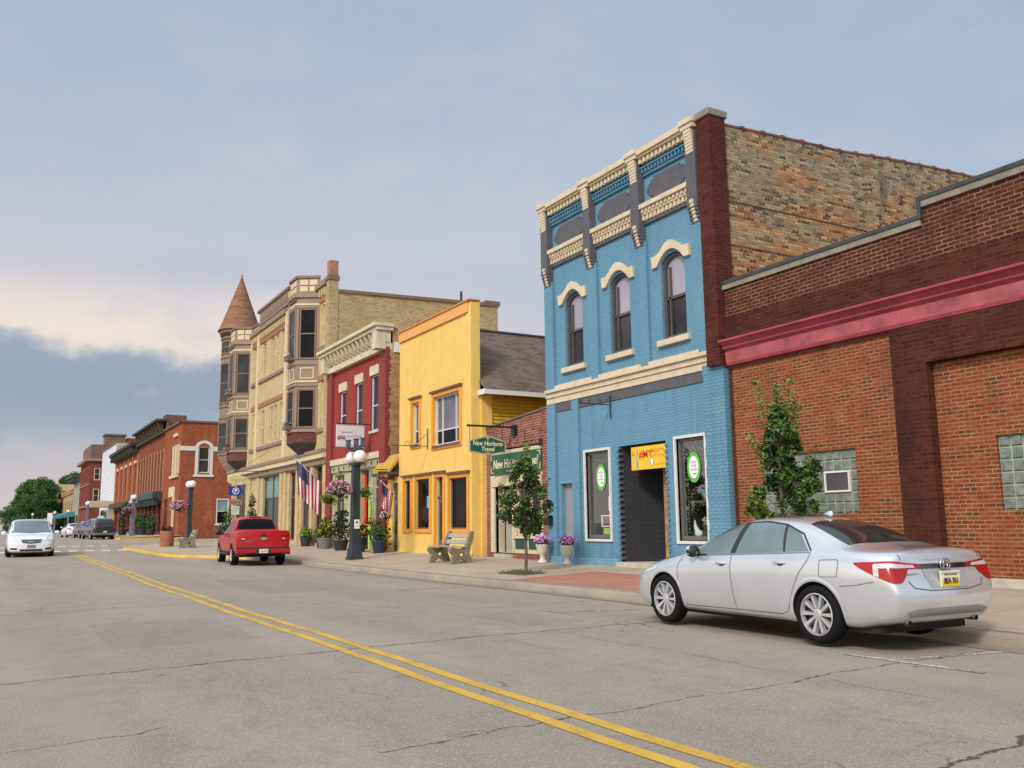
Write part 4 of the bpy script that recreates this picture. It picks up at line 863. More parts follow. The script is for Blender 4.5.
# ================================================================== 4 yellow building
B = thing('yellow_building', 'yellow stucco building with orange window surrounds and a tall false front', 'building', (14.5, 31, .3))
M_yf = pm('yellow_stucco', (.78, .51, .135), .85, .07, 3, .25); M_ys = pm('yellow_siding', (.66, .38, .025), .7, .07, 3)
M_or = pm('orange_trim', (.72, .31, .04), .6, .08); M_orp = pm('apricot_trim', (.74, .36, .11), .6, .06); M_brn = pm('brown_cap', (.14, .085, .06), .7, .15)
YW = dict(a=(32.55, 33.25, 4.62, 6.30), b=(28.98, 31.2, 4.42, 6.28), s1=(28.45, 29.75, 1.32, 3.14), d1=(30.28, 30.95, .36, 3.30), s2=(30.32, 31.0, 0, 0))
GW = [(28.40, 29.84, 1.30, 3.12), (30.36, 31.02, .36, 3.22), (31.55, 32.84, 1.30, 3.22), (33.36, 33.98, 1.30, 3.22)]
w = MB(); w.wall(F0, 28.1, 34.62, .2, 9.44, [YW['a'], YW['b']] + GW, .2); w.fbox(F0, 31.95, 32.07, 7.45, 7.72, .001, .02)
w.poly((14.5, 28.1, .2), (14.86, 28.1, .2), (14.86, 28.1, 9.4), (14.5, 28.1, 9.4)); w.poly((14.5, 34.62, .2), (14.5, 34.62, 9.4), (14.86, 34.62, 9.4), (14.86, 34.62, .2))
w.poly((14.5, 28.1, 9.4), (14.86, 28.1, 9.4), (14.86, 34.62, 9.4), (14.5, 34.62, 9.4)); w.poly((14.86, 28.1, .2), (14.86, 34.62, .2), (14.86, 34.62, 9.4), (14.86, 28.1, 9.4))
w.build('front_wall', M_yf, B)
w = MB(); w.fbox(F0, 28.30, 34.64, 9.05, 9.44, -.02, .05); w.build('fascia_band', M_orp, B)
w = MB(); w.fbox(F0, 28.08, 34.66, 9.442, 9.50, -.38, .10); w.fbox(F0, 28.46, 34.64, 9.02, 9.048, 0, .07); w.build('top_cap', pm('cap_orange', (.55, .24, .07), .6, .1), B)
# siding and roof behind the false front
w = MB()
for i in range(46):
    z = .3 + i * .128; w.poly((14.87, 28.06, z), (26, 28.06, z), (26, 28.10, z + .128), (14.87, 28.10, z + .128)); w.poly((14.87, 28.06, z), (14.87, 28.1, z), (26, 28.1, z), (26, 28.06, z))
w.poly((26, 28.1, .2), (26, 34.6, .2), (26, 34.6, 6.2), (26, 28.1, 6.2)); w.poly((26, 28.1, 6.2), (26, 34.6, 6.2), (26, 31.3, 9.0)); w.poly((14.87, 34.6, .2), (26, 34.6, .2), (26, 34.6, 6.2), (14.87, 34.6, 6.2))
w.build('siding_wall', M_ys, B)
w = MB(); w.box(14.862, 15.30, 28.02, 28.10, .3, 6.04); w.build('corner_board', M_yf, B)
def shingle_mat():
    m, t, b = _mat('shingles'); pos = t.new('ShaderNodeNewGeometry').outputs['Position']; x, y, z = t.sep(pos)
    br = t.new('ShaderNodeTexBrick'); t.put(br.inputs['Vector'], t.comb(x, t.math('MULTIPLY', y, 1.35), 0)); br.inputs['Scale'].default_value = 1; br.inputs['Brick Width'].default_value = .30; br.inputs['Row Height'].default_value = .15; br.inputs['Mortar Size'].default_value = .008
    t.put(br.inputs['Color1'], (.085, .058, .042)); t.put(br.inputs['Color2'], (.165, .115, .085)); t.put(br.inputs['Mortar'], (.04, .032, .03))
    c = t.mix(t.smooth(t.noise(pos, 1.2, 5), .35, .7, 0, .5), br.outputs['Color'], (.20, .155, .125)); t.put(b.inputs['Base Color'], c); b.inputs['Roughness'].default_value = .95
    _bump(t, b, t.math('SUBTRACT', t.noise(pos, 40, 3), br.outputs['Fac']), .6, .02); return m
M_sh = shingle_mat()
w = MB(); A = lambda x, y, z: (x, y, z)
w.add([A(14.75, 27.55, 6.14), A(26.3, 27.55, 6.14), A(26.3, 31.3, 9.12), A(14.88, 31.3, 9.12), A(14.88, 28.1, 6.58), A(14.75, 28.0, 6.5)], [(0, 1, 2, 3, 4, 5)])
w.poly((14.88, 31.3, 9.12), (26.3, 31.3, 9.12), (26.3, 35.0, 6.2), (14.88, 35.0, 6.2)); w.build('shingle_roof', M_sh, B)
w = MB(); w.box(14.78, 26.3, 27.50, 27.56, 5.98, 6.14); w.box(14.72, 14.78, 27.50, 28.05, 5.98, 6.16); w.build('eave_board', M_whitep, B)
w = MB(); w.box(14.8, 26.2, 27.56, 28.1, 6.04, 6.08); w.build('soffit', M_or, B)
w = MB(); w.tube([(14.9, 31.3, 9.14), (26.3, 31.3, 9.14)], .07, 6); w.build('ridge_cap', pm('ridge_dark', (.05, .04, .04), .9, .1), B)
def surround(h, m, out=.06, wd=.18, cap=None, bottom=True):
    a, b_, c_, e = h; o = MB()
    o.fbox(F0, a - wd, a - .001, c_ - (wd if bottom else 0), e + wd, -.02, out); o.fbox(F0, b_ + .001, b_ + wd, c_ - (wd if bottom else 0), e + wd, -.02, out); o.fbox(F0, a, b_, e + .001, e + wd, -.02, out)
    if bottom: o.fbox(F0, a, b_, c_ - wd, c_ - .001, -.02, out)
    p = o.build('window_surround', m, B)
    if cap: o = MB(); o.fbox(F0, a - wd - .05, b_ + wd + .05, e + wd + .001, e + wd + .08, -.02, out + .08); o.build('window_cap', cap, p)
for k in 'ab': surround(YW[k], M_or, cap=M_brn, wd=.15)
M_wf = pm('window_white', (.60, .58, .62), .5, .05)
G_refl_dim = glassm('pane_dim_painted_reflection', (.15, .14, .18), .06, .4, .35)  # dimmer upper panes of the yellow front, reflected sky painted as their colour
window(B, F0, *YW['a'], M_wf, G_dark, rails=(.32,), gm_top=G_refl_dim, sill=M_brn, name='window'); 
wo = window(B, F0, *YW['b'], M_wf, G_dark, rails=(.30,), cols=(.24, .76), gm_top=G_refl_dim, sill=M_brn)
# the big upper pane's reflection is painted as pane colour; ground floor openings next
for i, h in enumerate(GW):
    surround(h, M_or, wd=.14, bottom=i != 1, cap=M_brn)
    if i == 1:
        o = MB(); o.fbox(F0, h[0], h[1], h[2], 2.42, -.16, -.10); o.fbox(F0, h[0], h[1], 2.44, 2.52, -.18, -.06); dr = o.build('door', pm('plum_door', (.13, .105, .12), .5, .15), B)
        o = MB(); o.fquad(F0, h[0] + .14, h[1] - .14, .9, 2.3, -.097); o.build('pane', G_mid, dr); o = MB(); o.ball(F0.p(h[0] + .09, 1.35, -.07), .035); o.build('handle', M_iron, dr)
        o = MB(); o.fquad(F0, h[0], h[1], 2.52, h[3], -.14); o.build('transom_pane', G_mid, B); o = MB(); o.fbox(F0, h[0], h[1], .2, .40, -.2, .12); o.build('doorstep', M_stone, B)
    else:
        window(B, F0, *h, M_brn, G_dark, rails=(), rec=.1, fw=.05)
w = MB(); w.fbox(F0, 28.1, 34.62, .2, .45, -.02, .05); w.build('plinth', M_yf, B)
# lean-to in the gap by the red building
w = MB(); w.wall(F0, 34.63, 36.55, .2, 3.45, [(35.75, 36.25, 1.1, 3.0), (34.72, 35.3, .36, 3.2)], .15); w.build('gap_wall', M_yf, B); surround((35.75, 36.25, 1.1, 3.0), M_or, wd=.12); window(B, F0, 35.75, 36.25, 1.1, 3.0, M_brn, G_dark, rails=(), rec=.1); o = MB(); o.fbox(F0, 34.72, 35.3, .36, 3.2, -.13, -.08); dr = o.build('door', pm('plum_door', (.13, .105, .12), .5, .15), B); o = MB(); o.fquad(F0, 34.84, 35.18, .9, 2.3, -.077); o.fquad(F0, 34.78, 35.24, 2.5, 3.15, -.077); o.build('pane', G_mid, dr)
w = MB(); w.add([(14.12, 34.64, 3.78), (14.12, 36.6, 3.78), (14.6, 36.6, 4.4), (14.6, 34.64, 4.4), (14.12, 34.64, 3.64), (14.12, 36.6, 3.64), (14.6, 36.6, 4.26), (14.6, 34.64, 4.26)], [(0, 1, 2, 3), (4, 7, 6, 5), (0, 4, 5, 1), (0, 3, 7, 4), (1, 5, 6, 2)]); w.build('canopy_roof', pm('canopy_yellow', (.50, .30, .05), .75, .2, 4), B)
w = MB(); w.box(14.08, 14.55, 34.62, 36.62, 3.52, 3.635); w.build('canopy_board', pm('canopy_dark', (.05, .045, .04), .7, .1), B)
# iron bracket on the yellow front and painted sign in the window
s = thing('iron_bracket', 'thin black iron bracket on the yellow front under the small upper window', 'bracket', (14.45, 31.9, 4.5)); o = MB()
o.tube([(14.44, 31.7, 4.35), (14.44, 31.7, 5.15)], .02, 5); o.tube([(14.44, 31.7, 4.45), (12.9, 31.7, 4.45)], .015, 5); o.tube([(14.44, 31.7, 4.95), (13.9, 31.7, 4.47)], .012, 5)
o.tube([(13.6 + .1 * math.cos(a), 31.7, 4.53 + .08 * math.sin(a)) for a in [k * .6 for k in range(12)]], .009, 4); o.build('bar', M_iron, s)
s = rect_sign('window_poster', 'pale blue poster in the middle window of the yellow shop', 'poster', F0, 31.42, 32.05, 2.1, 2.55, -.097, -.092, pm('poster_blue', (.20, .42, .62), .5, .15, 6))
# wooden door sign, brown, hung square to the street
FS = FY(35.0); s = thing('hanging_sign', 'brown board with pale script hung from a bracket beside the small yellow canopy', 'sign', (14.0, 35, 3.3))
o = MB(); o.fbox(FS, 13.70, 14.46, 3.30, 3.67, -.03, .03); o.build('border', pm('sign_tan', (.30, .15, .10), .5, .1), s); o = MB(); o.fbox(FS, 13.73, 14.43, 3.33, 3.64, -.036, .036); o.build('panel', pm('sign_brown', (.085, .022, .018), .5, .1), s)
strokes(s, FS, 13.80, 14.38, 3.44, .10, .038, pm('sign_rose', (.45, .24, .18), .5, 0), seed=6); o = MB(); o.fpoly(FS, [(13.95, 3.49), (14.08, 3.40), (14.21, 3.49), (14.08, 3.58)], .0365, .039); o.build('emblem', pm('sign_rose', (.45, .24, .18), .5, 0), s)
o = MB(); o.box(13.6, 14.5, 34.98, 35.02, 3.72, 3.75); o.tube([(13.9, 35, 3.75), (13.9, 35, 3.66)], .01, 4); o.tube([(14.3, 35, 3.75), (14.3, 35, 3.66)], .01, 4); o.build('iron_arm', M_iron, s)

# ================================================================== 5 red building
B = thing('red_building', 'narrow red painted brick building with a heavy cream bracketed cornice', 'building', (14.5, 40, .3))
M_rd = brick('red_painted_brick', (.30, .050, .045), (.32, .058, .05), (.26, .045, .04), paint=True, bump=.3, stain=.2, stain_col=(.36, .09, .08)); M_rdd = pm('deep_red_paint', (.22, .030, .026), .6, .12, 3)
M_cst = pm('cornice_stone', (.60, .52, .38), .7, .12, 3, .1); M_oldb = brick('exposed_orange_brick', (.42, .17, .07), (.50, .28, .12), (.44, .34, .20), ms=.016, stain=.5, stain_col=(.50, .36, .17), bump=.9, var_cols=[(0, (.22, .10, .05)), (.3, (.42, .15, .055)), (.6, (.50, .26, .10)), (1, (.52, .38, .18))])
RW = [(37.05, 37.95, 5.62, 8.12), (39.0, 39.9, 5.70, 8.02), (41.2, 42.15, 5.78, 7.92)]
w = MB(); w.wall(F0, 36.55, 43.0, 4.65, 9.0, RW, .15); w.build('front_wall', M_rd, B)
for q in ((43.0, 43.72, .2, 9.6), (35.92, 36.55, .2, 9.0)): w = MB(); w.fbox(F0, *q, -.02 if q[0] < 40 else -.3, .14); w.build('pilaster', M_rdd, B)
for h in RW: window(B, F0, *h, M_wf, G_mid, rails=(.45,), sill=M_cst, lintel=M_cst, lint_h=.42, rec=.12)
w = MB(); w.fbox(F0, 35.9, 43.74, 9.0, 9.28, -.2, .22); w.fbox(F0, 35.9, 43.74, 9.30, 9.82, -.2, .14); w.fbox(F0, 35.8, 43.8, 9.822, 9.98, -.2, .60); w.fbox(F0, 35.75, 43.85, 9.982, 10.14, -.2, .72); w.build('cornice', M_cst, B, bevel=.015)
for i in range(14): w = MB(); u = 36.3 + i * .53; w.fpoly(Fac((0, u, 0), (-1, 0, 0), (0, 1, 0)), [(-14.36, 9.34), (-14.24, 9.34), (-14.1, 9.45), (-13.98, 9.72), (-13.95, 9.815), (-14.36, 9.815)], 0, .2); w.build('cornice_bracket', M_cst, B)
for q in ((35.88, 36.42, 9.02, 9.815, .14, .58), (43.25, 43.72, 9.02, 9.815, .14, .5)): w = MB(); w.fbox(F0, *q); w.build('cornice_bracket', M_cst, B)
w = MB(); w.fbox(F0, 36.55, 43.0, 4.36, 4.64, -.15, .16); w.build('shop_cornice', M_cst, B); w = MB(); w.fbox(F0, 36.55, 43.0, 4.0, 4.355, -.15, .08); w.build('sign_band', pm('sage_paint', (.36, .36, .22), .6, .1), B)
o = MB()
for i in range(9): u = 36.8 + i * .72; o.fbox(F0, u, u + .06, 4.1, 4.25, .08, .11)
o.build('band_stud', M_iron, B)
M_sage = pm('pale_sage_paint', (.42, .43, .28), .6, .12, 3)
SG = [(36.7, 37.55, 1.1, 3.9), (38.1, 39.25, .36, 3.95), (39.7, 40.35, 1.2, 3.9), (41.3, 42.7, 1.1, 3.9)]
w = MB(); w.wall(F0, 36.55, 43.0, .2, 4.0, SG, .4); w.build('shop_front', M_sage, B)
for i in (0, 2, 3): window(B, F0, *SG[i], M_sage, G_mid if i else G_warm, rails=(.72,), cols=(.5,) if i == 3 else ())
o = MB(); o.fbox(F0, 38.35, 39.2, .36, 2.7, -.39, -.34); dr = o.build('door', pm('door_black', (.02, .02, .022), .5, .1), B); o = MB(); o.fquad(F0, 38.5, 39.05, .9, 2.5, -.337); o.build('pane', G_dark, dr)
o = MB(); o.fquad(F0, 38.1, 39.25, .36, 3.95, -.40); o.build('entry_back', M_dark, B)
o = MB(); o.fbox(F0, 39.08, 39.23, .5, 3.8, -.3, -.2); o.build('orange_jamb', pm('jamb_orange', (.85, .10, .03), .5, .05), B)
o = MB(); o.fbox(F0, 37.62, 37.72, .4, 2.6, .06, .12); o.build('lime_post', pm('lime_post', (.42, .68, .05), .5, .05), B)
o = MB(); o.poly((14.5, 35.92, .2), (30, 35.92, .2), (30, 35.92, 9.3), (14.5, 35.92, 9.3)); o.poly((14.5, 35.92, 9.1), (30, 35.92, 9.1), (30, 43.7, 9.1), (14.5, 43.7, 9.1)); o.poly((30, 35.92, .2), (30, 43.7, .2), (30, 43.7, 9.3), (30, 35.92, 9.3)); o.build('side_wall', M_oldb, B)
o = MB(); random.seed(12)
for i in range(84):    # ragged edge of the red paint on the side wall
    z = .3 + i * .105; o.box(14.365, 14.50 + random.choice((0, 0, .05, .09)), 35.885, 35.93, z, z + .105)
o.build('painted_corner', M_rdd, B)
o = MB(); o.box(14.75, 15.2, 35.86, 36.2, 8.9, 9.35); o.build('parapet_flashing', M_whitep, B)
o = MB(); o.box(14.6, 14.95, 35.9, 36.25, 9.3, 10.0); o.build('brick_stub', M_oldb, B)

# white projecting signboard
FS = FY(37.6); s = thing('projecting_sign', 'white square signboard with faint lettering and a dark emblem, hung high over the pavement', 'sign', (13.4, 37.6, 4.9))
o = MB(); o.fbox(FS, 12.80, 14.06, 4.87, 5.80, -.05, .05); o.build('panel', pm('sign_white', (.62, .60, .64), .5, .06), s)
o = MB(); o.fbox(FS, 12.80, 14.06, 5.80, 5.83, -.06, .06); o.fbox(FS, 12.80, 14.06, 4.84, 4.869, -.06, .06); o.build('border', pm('sign_edge', (.35, .35, .36), .5, .05), s)
M_mar = pm('sign_maroon', (.22, .05, .09), .5, .05); strokes(s, FS, 13.05, 13.55, 5.46, .07, .052, M_mar, seed=3); strokes(s, FS, 13.28, 13.95, 5.29, .07, .052, pm('sign_slate', (.14, .12, .2), .5, .05), seed=14)
o = MB()
for a in range(3): o.tube([FS.p(12.88 + .12 * a + .05 * math.cos(k * .5), 5.24 + .035 * a % .06 + .07 * math.sin(k * .5), .055) for k in range(13)], .016, 4)
o.fbox(FS, 12.88, 13.2, 5.2, 5.24, .05, .06); o.build('emblem', M_mar, s)
o = MB(); o.box(12.8, 14.4, 37.57, 37.63, 5.86, 5.9); o.build('iron_arm', M_iron, s)

# ================================================================== 6 tan building with oriels and turret
B = thing('turret_building', 'three storey tan brick block with brown oriel bays and a corner turret', 'building', (14.5, 55, .4))
M_tf = pm('tan_face_brick', (.50, .385, .205), .85, .14, 2.5, .25); M_ts = brick('tan_side_brick', (.40, .29, .14), (.50, .38, .20), (.46, .37, .23), ms=.014, stain=.5, stain_col=(.33, .245, .13), bump=.9, var_cols=[(0, (.22, .16, .085)), (.2, (.38, .27, .13)), (.7, (.52, .39, .20)), (1, (.60, .47, .28))])
M_bt = pm('brown_trim', (.20, .125, .085), .6, .12, 3); M_bt2 = pm('taupe_trim', (.27, .185, .135), .6, .12, 3); M_pk = pm('terracotta_band', (.34, .145, .085), .75, .15, 3); M_ct = pm('cream_trim', (.62, .51, .33), .65, .1, 3)
M_obr = brick('oriel_base_brick', (.15, .05, .04), (.20, .075, .06), (.12, .06, .05), stain=.3); G_tan = glassm('pane_tan', (.36, .30, .17), .12, .5)
TW2 = [(52.2, 52.9), (53.5, 54.25), (54.5, 55.25), (56.4, 57.3)]
h2 = [(a, b_, 6.5, 8.75) for a, b_ in TW2] + [(44.45, 45.15, 6.4, 9.0), (58.75, 59.5, 6.5, 8.75)]
h3 = [(a, b_, 10.9, 13.1) for a, b_ in TW2] + [(44.45, 45.15, 10.9, 13.0), (58.75, 59.5, 10.9, 13.1)]
SF = [(60.6, 63.6, .9, 4.4), (52.6, 56.2, 1.0, 4.5), (49.3, 50.5, .7, 4.5), (46.5, 48.2, .7, 4.55), (44.45, 45.9, .6, 4.55)]
w = MB(); w.wall(F0, 43.75, 64.6, .2, 13.5, h2 + h3 + SF, .2); w.build('front_wall', M_tf, B)
for h in h2 + h3: window(B, F0, *h, M_ct, G_tan, rails=(.5,), rec=.10)
for i, h in enumerate(SF): window(B, F0, *h, M_bt if i not in (1,) else pm('shop_frame_green', (.05, .10, .08), .5, .1), G_mid if i in (1, 3) else G_dark, rails=(.62,), cols=(.5,) if i in (0, 1) else (), rec=.18, gm_top=glassm('pane_green', (.16, .27, .24)) if i == 1 else G_mid)
w = MB(); w.fbox(F0, 43.7, 64.6, 4.86, 5.12, -.1, .34); w.build('shop_cornice', M_ct, B); w = MB(); w.fbox(F0, 43.7, 64.6, 4.56, 4.858, -.1, .18); w.fbox(F0, 43.7, 64.6, 5.122, 5.30, -.1, .42); w.build('shop_cornice_trim', M_bt2, B)
for y in (44.1, 46.2, 48.75, 51.2, 52.0, 57.2, 59.3, 64.0): w = MB(); w.fbox(F0, y - .25, y + .25, .2, 4.55, -.05, .10); w.build('shop_pier', M_tf, B)
for y in (44.05, 51.6, 58.1, 60.0): w = MB(); w.fbox(F0, y - .25, y + .25, 5.30, 14.0 if y > 45 else 13.6, -.05, .13); w.build('pilaster', M_ct, B)
# terracotta lintel bands, sill bands, corbels
for a, b_ in ((44.3, 45.6), (51.85, 57.85), (58.35, 59.75)):
    for z in (8.95, 13.15): w = MB(); w.fbox(F0, a, b_, z, z + .28, -.02, .06); w.build('lintel_band', M_pk, B)
for a, b_ in ((44.3, 45.6), (51.85, 57.85), (58.35, 59.75)):
    for z in (6.25, 10.55): w = MB(); w.fbox(F0, a, b_, z, z + .2, -.02, .12); w.build('sill_band', M_bt2, B)
    w = MB(); w.fbox(F0, a - .2, b_ + .2, 13.9, 14.2, -.05, .26); w.build('cornice', M_bt2, B)
for a, b_ in ((44.3, 45.6), (51.85, 57.85), (58.35, 59.75)):
    w = MB(); n = int((b_ - a) / .42)
    for i in range(n): u = a + .1 + i * .42; w.fbox(F0, u, u + .2, 13.45, 13.88, -.02, .16)
    w.fbox(F0, a, b_, 13.7, 13.89, -.02, .12); w.build('corbel_row', M_tf, B)
# parapets
w = MB(); w.fbox(F0, 51.4, 58.4, 13.502, 15.35, -.35, .0); w.fbox(F0, 58.4, 64.6, 13.502, 14.6, -.35, 0); w.fbox(F0, 44.3, 51.4, 13.502, 14.1, -.35, 0); w.build('parapet', M_tf, B)
w = MB(); w.fbox(F0, 51.8, 58.0, 14.6, 15.2, 0, .05); w.fbox(F0, 51.5, 58.3, 14.4, 14.55, 0, .12); w.build('parapet_panel', pm('dusky_panel', (.23, .155, .125), .7, .2, 8), B)
w = MB(); w.fbox(F0, 51.3, 58.6, 15.352, 15.52, -.4, .12); w.fbox(F0, 58.6, 64.7, 14.602, 14.75, -.4, .10); w.fbox(F0, 44.9, 51.3, 14.102, 14.25, -.4, .10); w.build('parapet_cap', M_bt, B)
w = MB()
for i in range(26): u = 51.9 + i * .235; w.fbox(F0, u, u + .14, 14.72, 15.08, .05, .075)
w.build('parapet_tracery', M_bt2, B)
# oriel bays
def oriel(yc, hw, label_z, z0, out=1.05, sash=None):
    fl = [(14.52, yc - hw), (14.52 - out, yc - hw * .52), (14.52 - out, yc + hw * .52), (14.52, yc + hw)]
    def ring(k): return [(14.6 - (14.6 - x) * k, yc + (y - yc) * (1 + (k - 1) * .6)) for x, y in fl]
    o = MB(); o.prism(ring(1), z0 + .9, 13.6); b = o.build('oriel_bay', M_bt2, B)
    o = MB(); o.prism(ring(1.0), z0 + .32, z0 + .9); o.build('oriel_skirt', M_obr, b)
    o = MB(); lo = ring(.45); up = ring(1.0); n = 4
    for i in range(3): o.add([(lo[i][0], lo[i][1], z0 - .25), (lo[i + 1][0], lo[i + 1][1], z0 - .25), (up[i + 1][0], up[i + 1][1], z0 + .32), (up[i][0], up[i][1], z0 + .32)], [(0, 1, 2, 3)])
    o.poly(*[(x, y, z0 - .25) for x, y in lo][::-1]); o.build('oriel_base', pm('oriel_underside', (.05, .04, .035), .8, .1), b)
    o = MB()
    for z, h, k in ((z0 + .88, .16, 1.07), (8.75, .16, 1.07), (9.9, .16, 1.06), (12.98, .12, 1.04), (13.55, .26, 1.12)): o.prism(ring(k), z, z + h)
    o.build('oriel_ledge', M_ct if False else M_bt2, b)
    o = MB(); o.prism(ring(1.06), 13.12, 13.22); o.prism(ring(1.08), 8.95, 9.05); o.build('oriel_ledge', M_ct, b)
    o = MB()
    for i in range(14): # dentils under the top ledge
        t_ = (i + .5) / 14; y = yc - hw * .5 + hw * t_; o.box(14.52 - out - .08, 14.52 - out, y - .05, y + .05, 13.40, 13.54)
    o.build('oriel_dentils', M_bt, b)
    o = MB(); o.prism(ring(1.0), 13.81, 14.6); tp = o.build('oriel_parapet', M_bt2, b); o = MB(); o.prism(ring(1.08), 14.602, 14.75); o.build('oriel_cap', M_bt, b)
    faces = [(fl[0], fl[1]), (fl[1], fl[2]), (fl[2], fl[3])]
    for (ax, ay), (bx, by) in faces:
        U = Vector((bx - ax, by - ay, 0)); L = U.length; N = Vector((U.y, -U.x, 0))
        if N.dot(Vector(((ax + bx) / 2 - 15.5, (ay + by) / 2 - yc, 0))) < 0: N = -N
        Fo = Fac((ax, ay, 0), U, N)
        for zb, zt in ((z0 + 1.1, 8.6), (10.2, 12.95)):
            f = MB(); a, c_ = L * .14, L * .86
            for q in ((a, a + .07, zb, zt), (c_ - .07, c_, zb, zt), (a + .07, c_ - .07, zb, zb + .08), (a + .07, c_ - .07, zt - .08, zt), (a + .07, c_ - .07, (zb + zt) / 2 - .03, (zb + zt) / 2 + .03)): f.fbox(Fo, *q, 0, .05)
            wo = f.build('window', M_bt, B); p = MB(); p.fquad(Fo, a + .05, c_ - .05, zb + .05, zt - .05, .02); p.build('pane', G_dark if (yc < 55) else G_mid, wo)
            f = MB(); f.fbox(Fo, 0, L * .1, zb, zt, 0, .07); f.fbox(Fo, L * .9, L, zb, zt, 0, .07); f.build('oriel_mullion', M_bt2, b)
        f = MB(); a, c_ = L * .2, L * .8
        for q in ((a, a + .06, 9.15, 9.75), (c_ - .06, c_, 9.15, 9.75), (a + .06, c_ - .06, 9.15, 9.21), (a + .06, c_ - .06, 9.69, 9.75)): f.fbox(Fo, *q, .0, .03)
        f.build('panel_moulding', M_ct, b)
        f = MB()
        for i in range(2 if L < 1.5 else 3):
            for j in range(2): k = L * .84 / (2 if L < 1.5 else 3); u = L * .08 + i * k; f.fbox(Fo, u + .04, u + k - .04, 13.88 + j * .36, 14.17 + j * .36, 0, .03)
        f.build('parapet_light', M_ct, b)
    return fl
oriel(47.0, 1.3, 0, 5.45); oriel(61.2, 1.3, 0, 5.45)
# turret
o = MB(); TC = (14.7, 64.7); R = 1.19
o.lathe([(R * .5, 5.3), (R, 6.2), (R, 15.0)], (*TC, 0), 28); tr = o.build('turret', M_bt2, B, smooth=True)
o = MB()
for z, k in ((6.35, 1.05), (8.9, 1.04), (9.7, 1.05), (13.2, 1.05), (14.6, 1.08)): o.lathe([(R, z), (R * k, z + .02), (R * k, z + .16), (R, z + .18)], (*TC, 0), 28)
o.build('turret_ledge', M_bt, tr, smooth=True)
o = MB(); o.lathe([(R, 14.9), (R * 1.18, 15.1), (R * 1.2, 15.3), (0, 15.35)], (*TC, 0), 28); o.build('turret_eave', M_bt, tr)
o = MB(); o.lathe([(R * 1.30, 15.30), (R * 1.21, 15.45), (R * .62, 17.4), (.09, 19.25), (0, 19.27)], (*TC, 0), 32); o.build('cone_roof', brick('cone_shingle', (.25, .125, .075), (.31, .16, .10), (.18, .09, .055), bw=.3, bh=.16, ms=.012, stain=.25, stain_col=(.27, .13, .08)), tr)
o = MB(); o.lathe([(.11, 19.1), (.13, 19.23), (.06, 19.35), (.03, 19.6), (0, 19.75)], (*TC, 0), 10); o.build('finial', M_bt, tr)
o = MB()
for i in range(30):
    a = math.pi * .6 + i * math.pi * 1.2 / 30; o.box(TC[0] + R * 1.06 * math.cos(a) - .06, TC[0] + R * 1.06 * math.cos(a) + .06, TC[1] + R * 1.06 * math.sin(a) - .06, TC[1] + R * 1.06 * math.sin(a) + .06, 14.9, 15.06)
o.build('turret_dentils', pm('dentil_dark', (.05, .035, .03), .7, .1), tr)
for aa in (168, 208, 245):
    a = rad(aa); N = Vector((math.cos(a), math.sin(a), 0)); U = Vector((-math.sin(a), math.cos(a), 0)); Fo = Fac(Vector((TC[0], TC[1], 0)) + N * (R - .06), U, N)
    for zb, zt in ((6.6, 8.7), (10.0, 12.9), (13.55, 14.5)):
        f = MB()
        for q in ((-.45, -.36, zb, zt), (.36, .45, zb, zt), (-.36, .36, zb, zb + .09), (-.36, .36, zt - .09, zt), (-.36, .36, (zb + zt) / 2 - .03, (zb + zt) / 2 + .03)): f.fbox(Fo, *q, -.1, .10)
        wo = f.build('window', M_bt, B); p = MB(); p.fquad(Fo, -.38, .38, zb + .05, zt - .05, .065); p.build('pane', G_mid, wo)
# body, chimney, parapet pipe
o = MB(); o.poly((14.6, 43.76, .2), (24.3, 43.76, .2), (24.3, 43.76, 13.7), (14.6, 43.76, 13.42)); o.poly((24.3, 43.76, .2), (24.3, 65, .2), (24.3, 65, 13.6), (24.3, 43.76, 13.7)); o.poly((14.6, 65, .2), (14.6, 65, 14.5), (24.3, 65, 14.5), (24.3, 65, .2)); o.build('side_wall', M_ts, B)
o = MB(); o.poly((14.7, 43.8, 13.0), (24.2, 43.8, 13.1), (24.2, 65, 13.1), (14.7, 65, 13.0)); o.build('roof', M_roof, B)
o = MB(); o.hexa([(14.87, 43.68, 13.42), (24.4, 43.68, 13.7), (24.4, 44.0, 13.7), (14.87, 44.0, 13.42), (14.87, 43.68, 13.58), (24.4, 43.68, 13.87), (24.4, 44.0, 13.87), (14.87, 44.0, 13.58)]); o.box(23.5, 24.42, 43.66, 44.1, 13.8, 13.98); o.build('wall_cap', M_bt, B)
o = MB(); o.box(14.36, 14.86, 43.72, 44.22, 5.3, 14.05); o.build('corner_stack', M_ts, B); o = MB(); o.box(14.31, 14.91, 43.67, 44.27, 14.05, 14.25); o.box(14.34, 14.88, 43.7, 44.24, 14.252, 14.32); o.build('stack_cap', M_bt, B); o = MB(); o.box(14.39, 14.85, 43.75, 44.2, 14.322, 15.1); o.build('chimney_top', pm('chimney_terracotta', (.33, .17, .11), .8, .12, 3), B)
o = MB(); o.tube([(22.2, 44.2, 13.4), (22.2, 44.2, 14.45)], .07, 6); o.build('vent_pipe', M_iron, B)
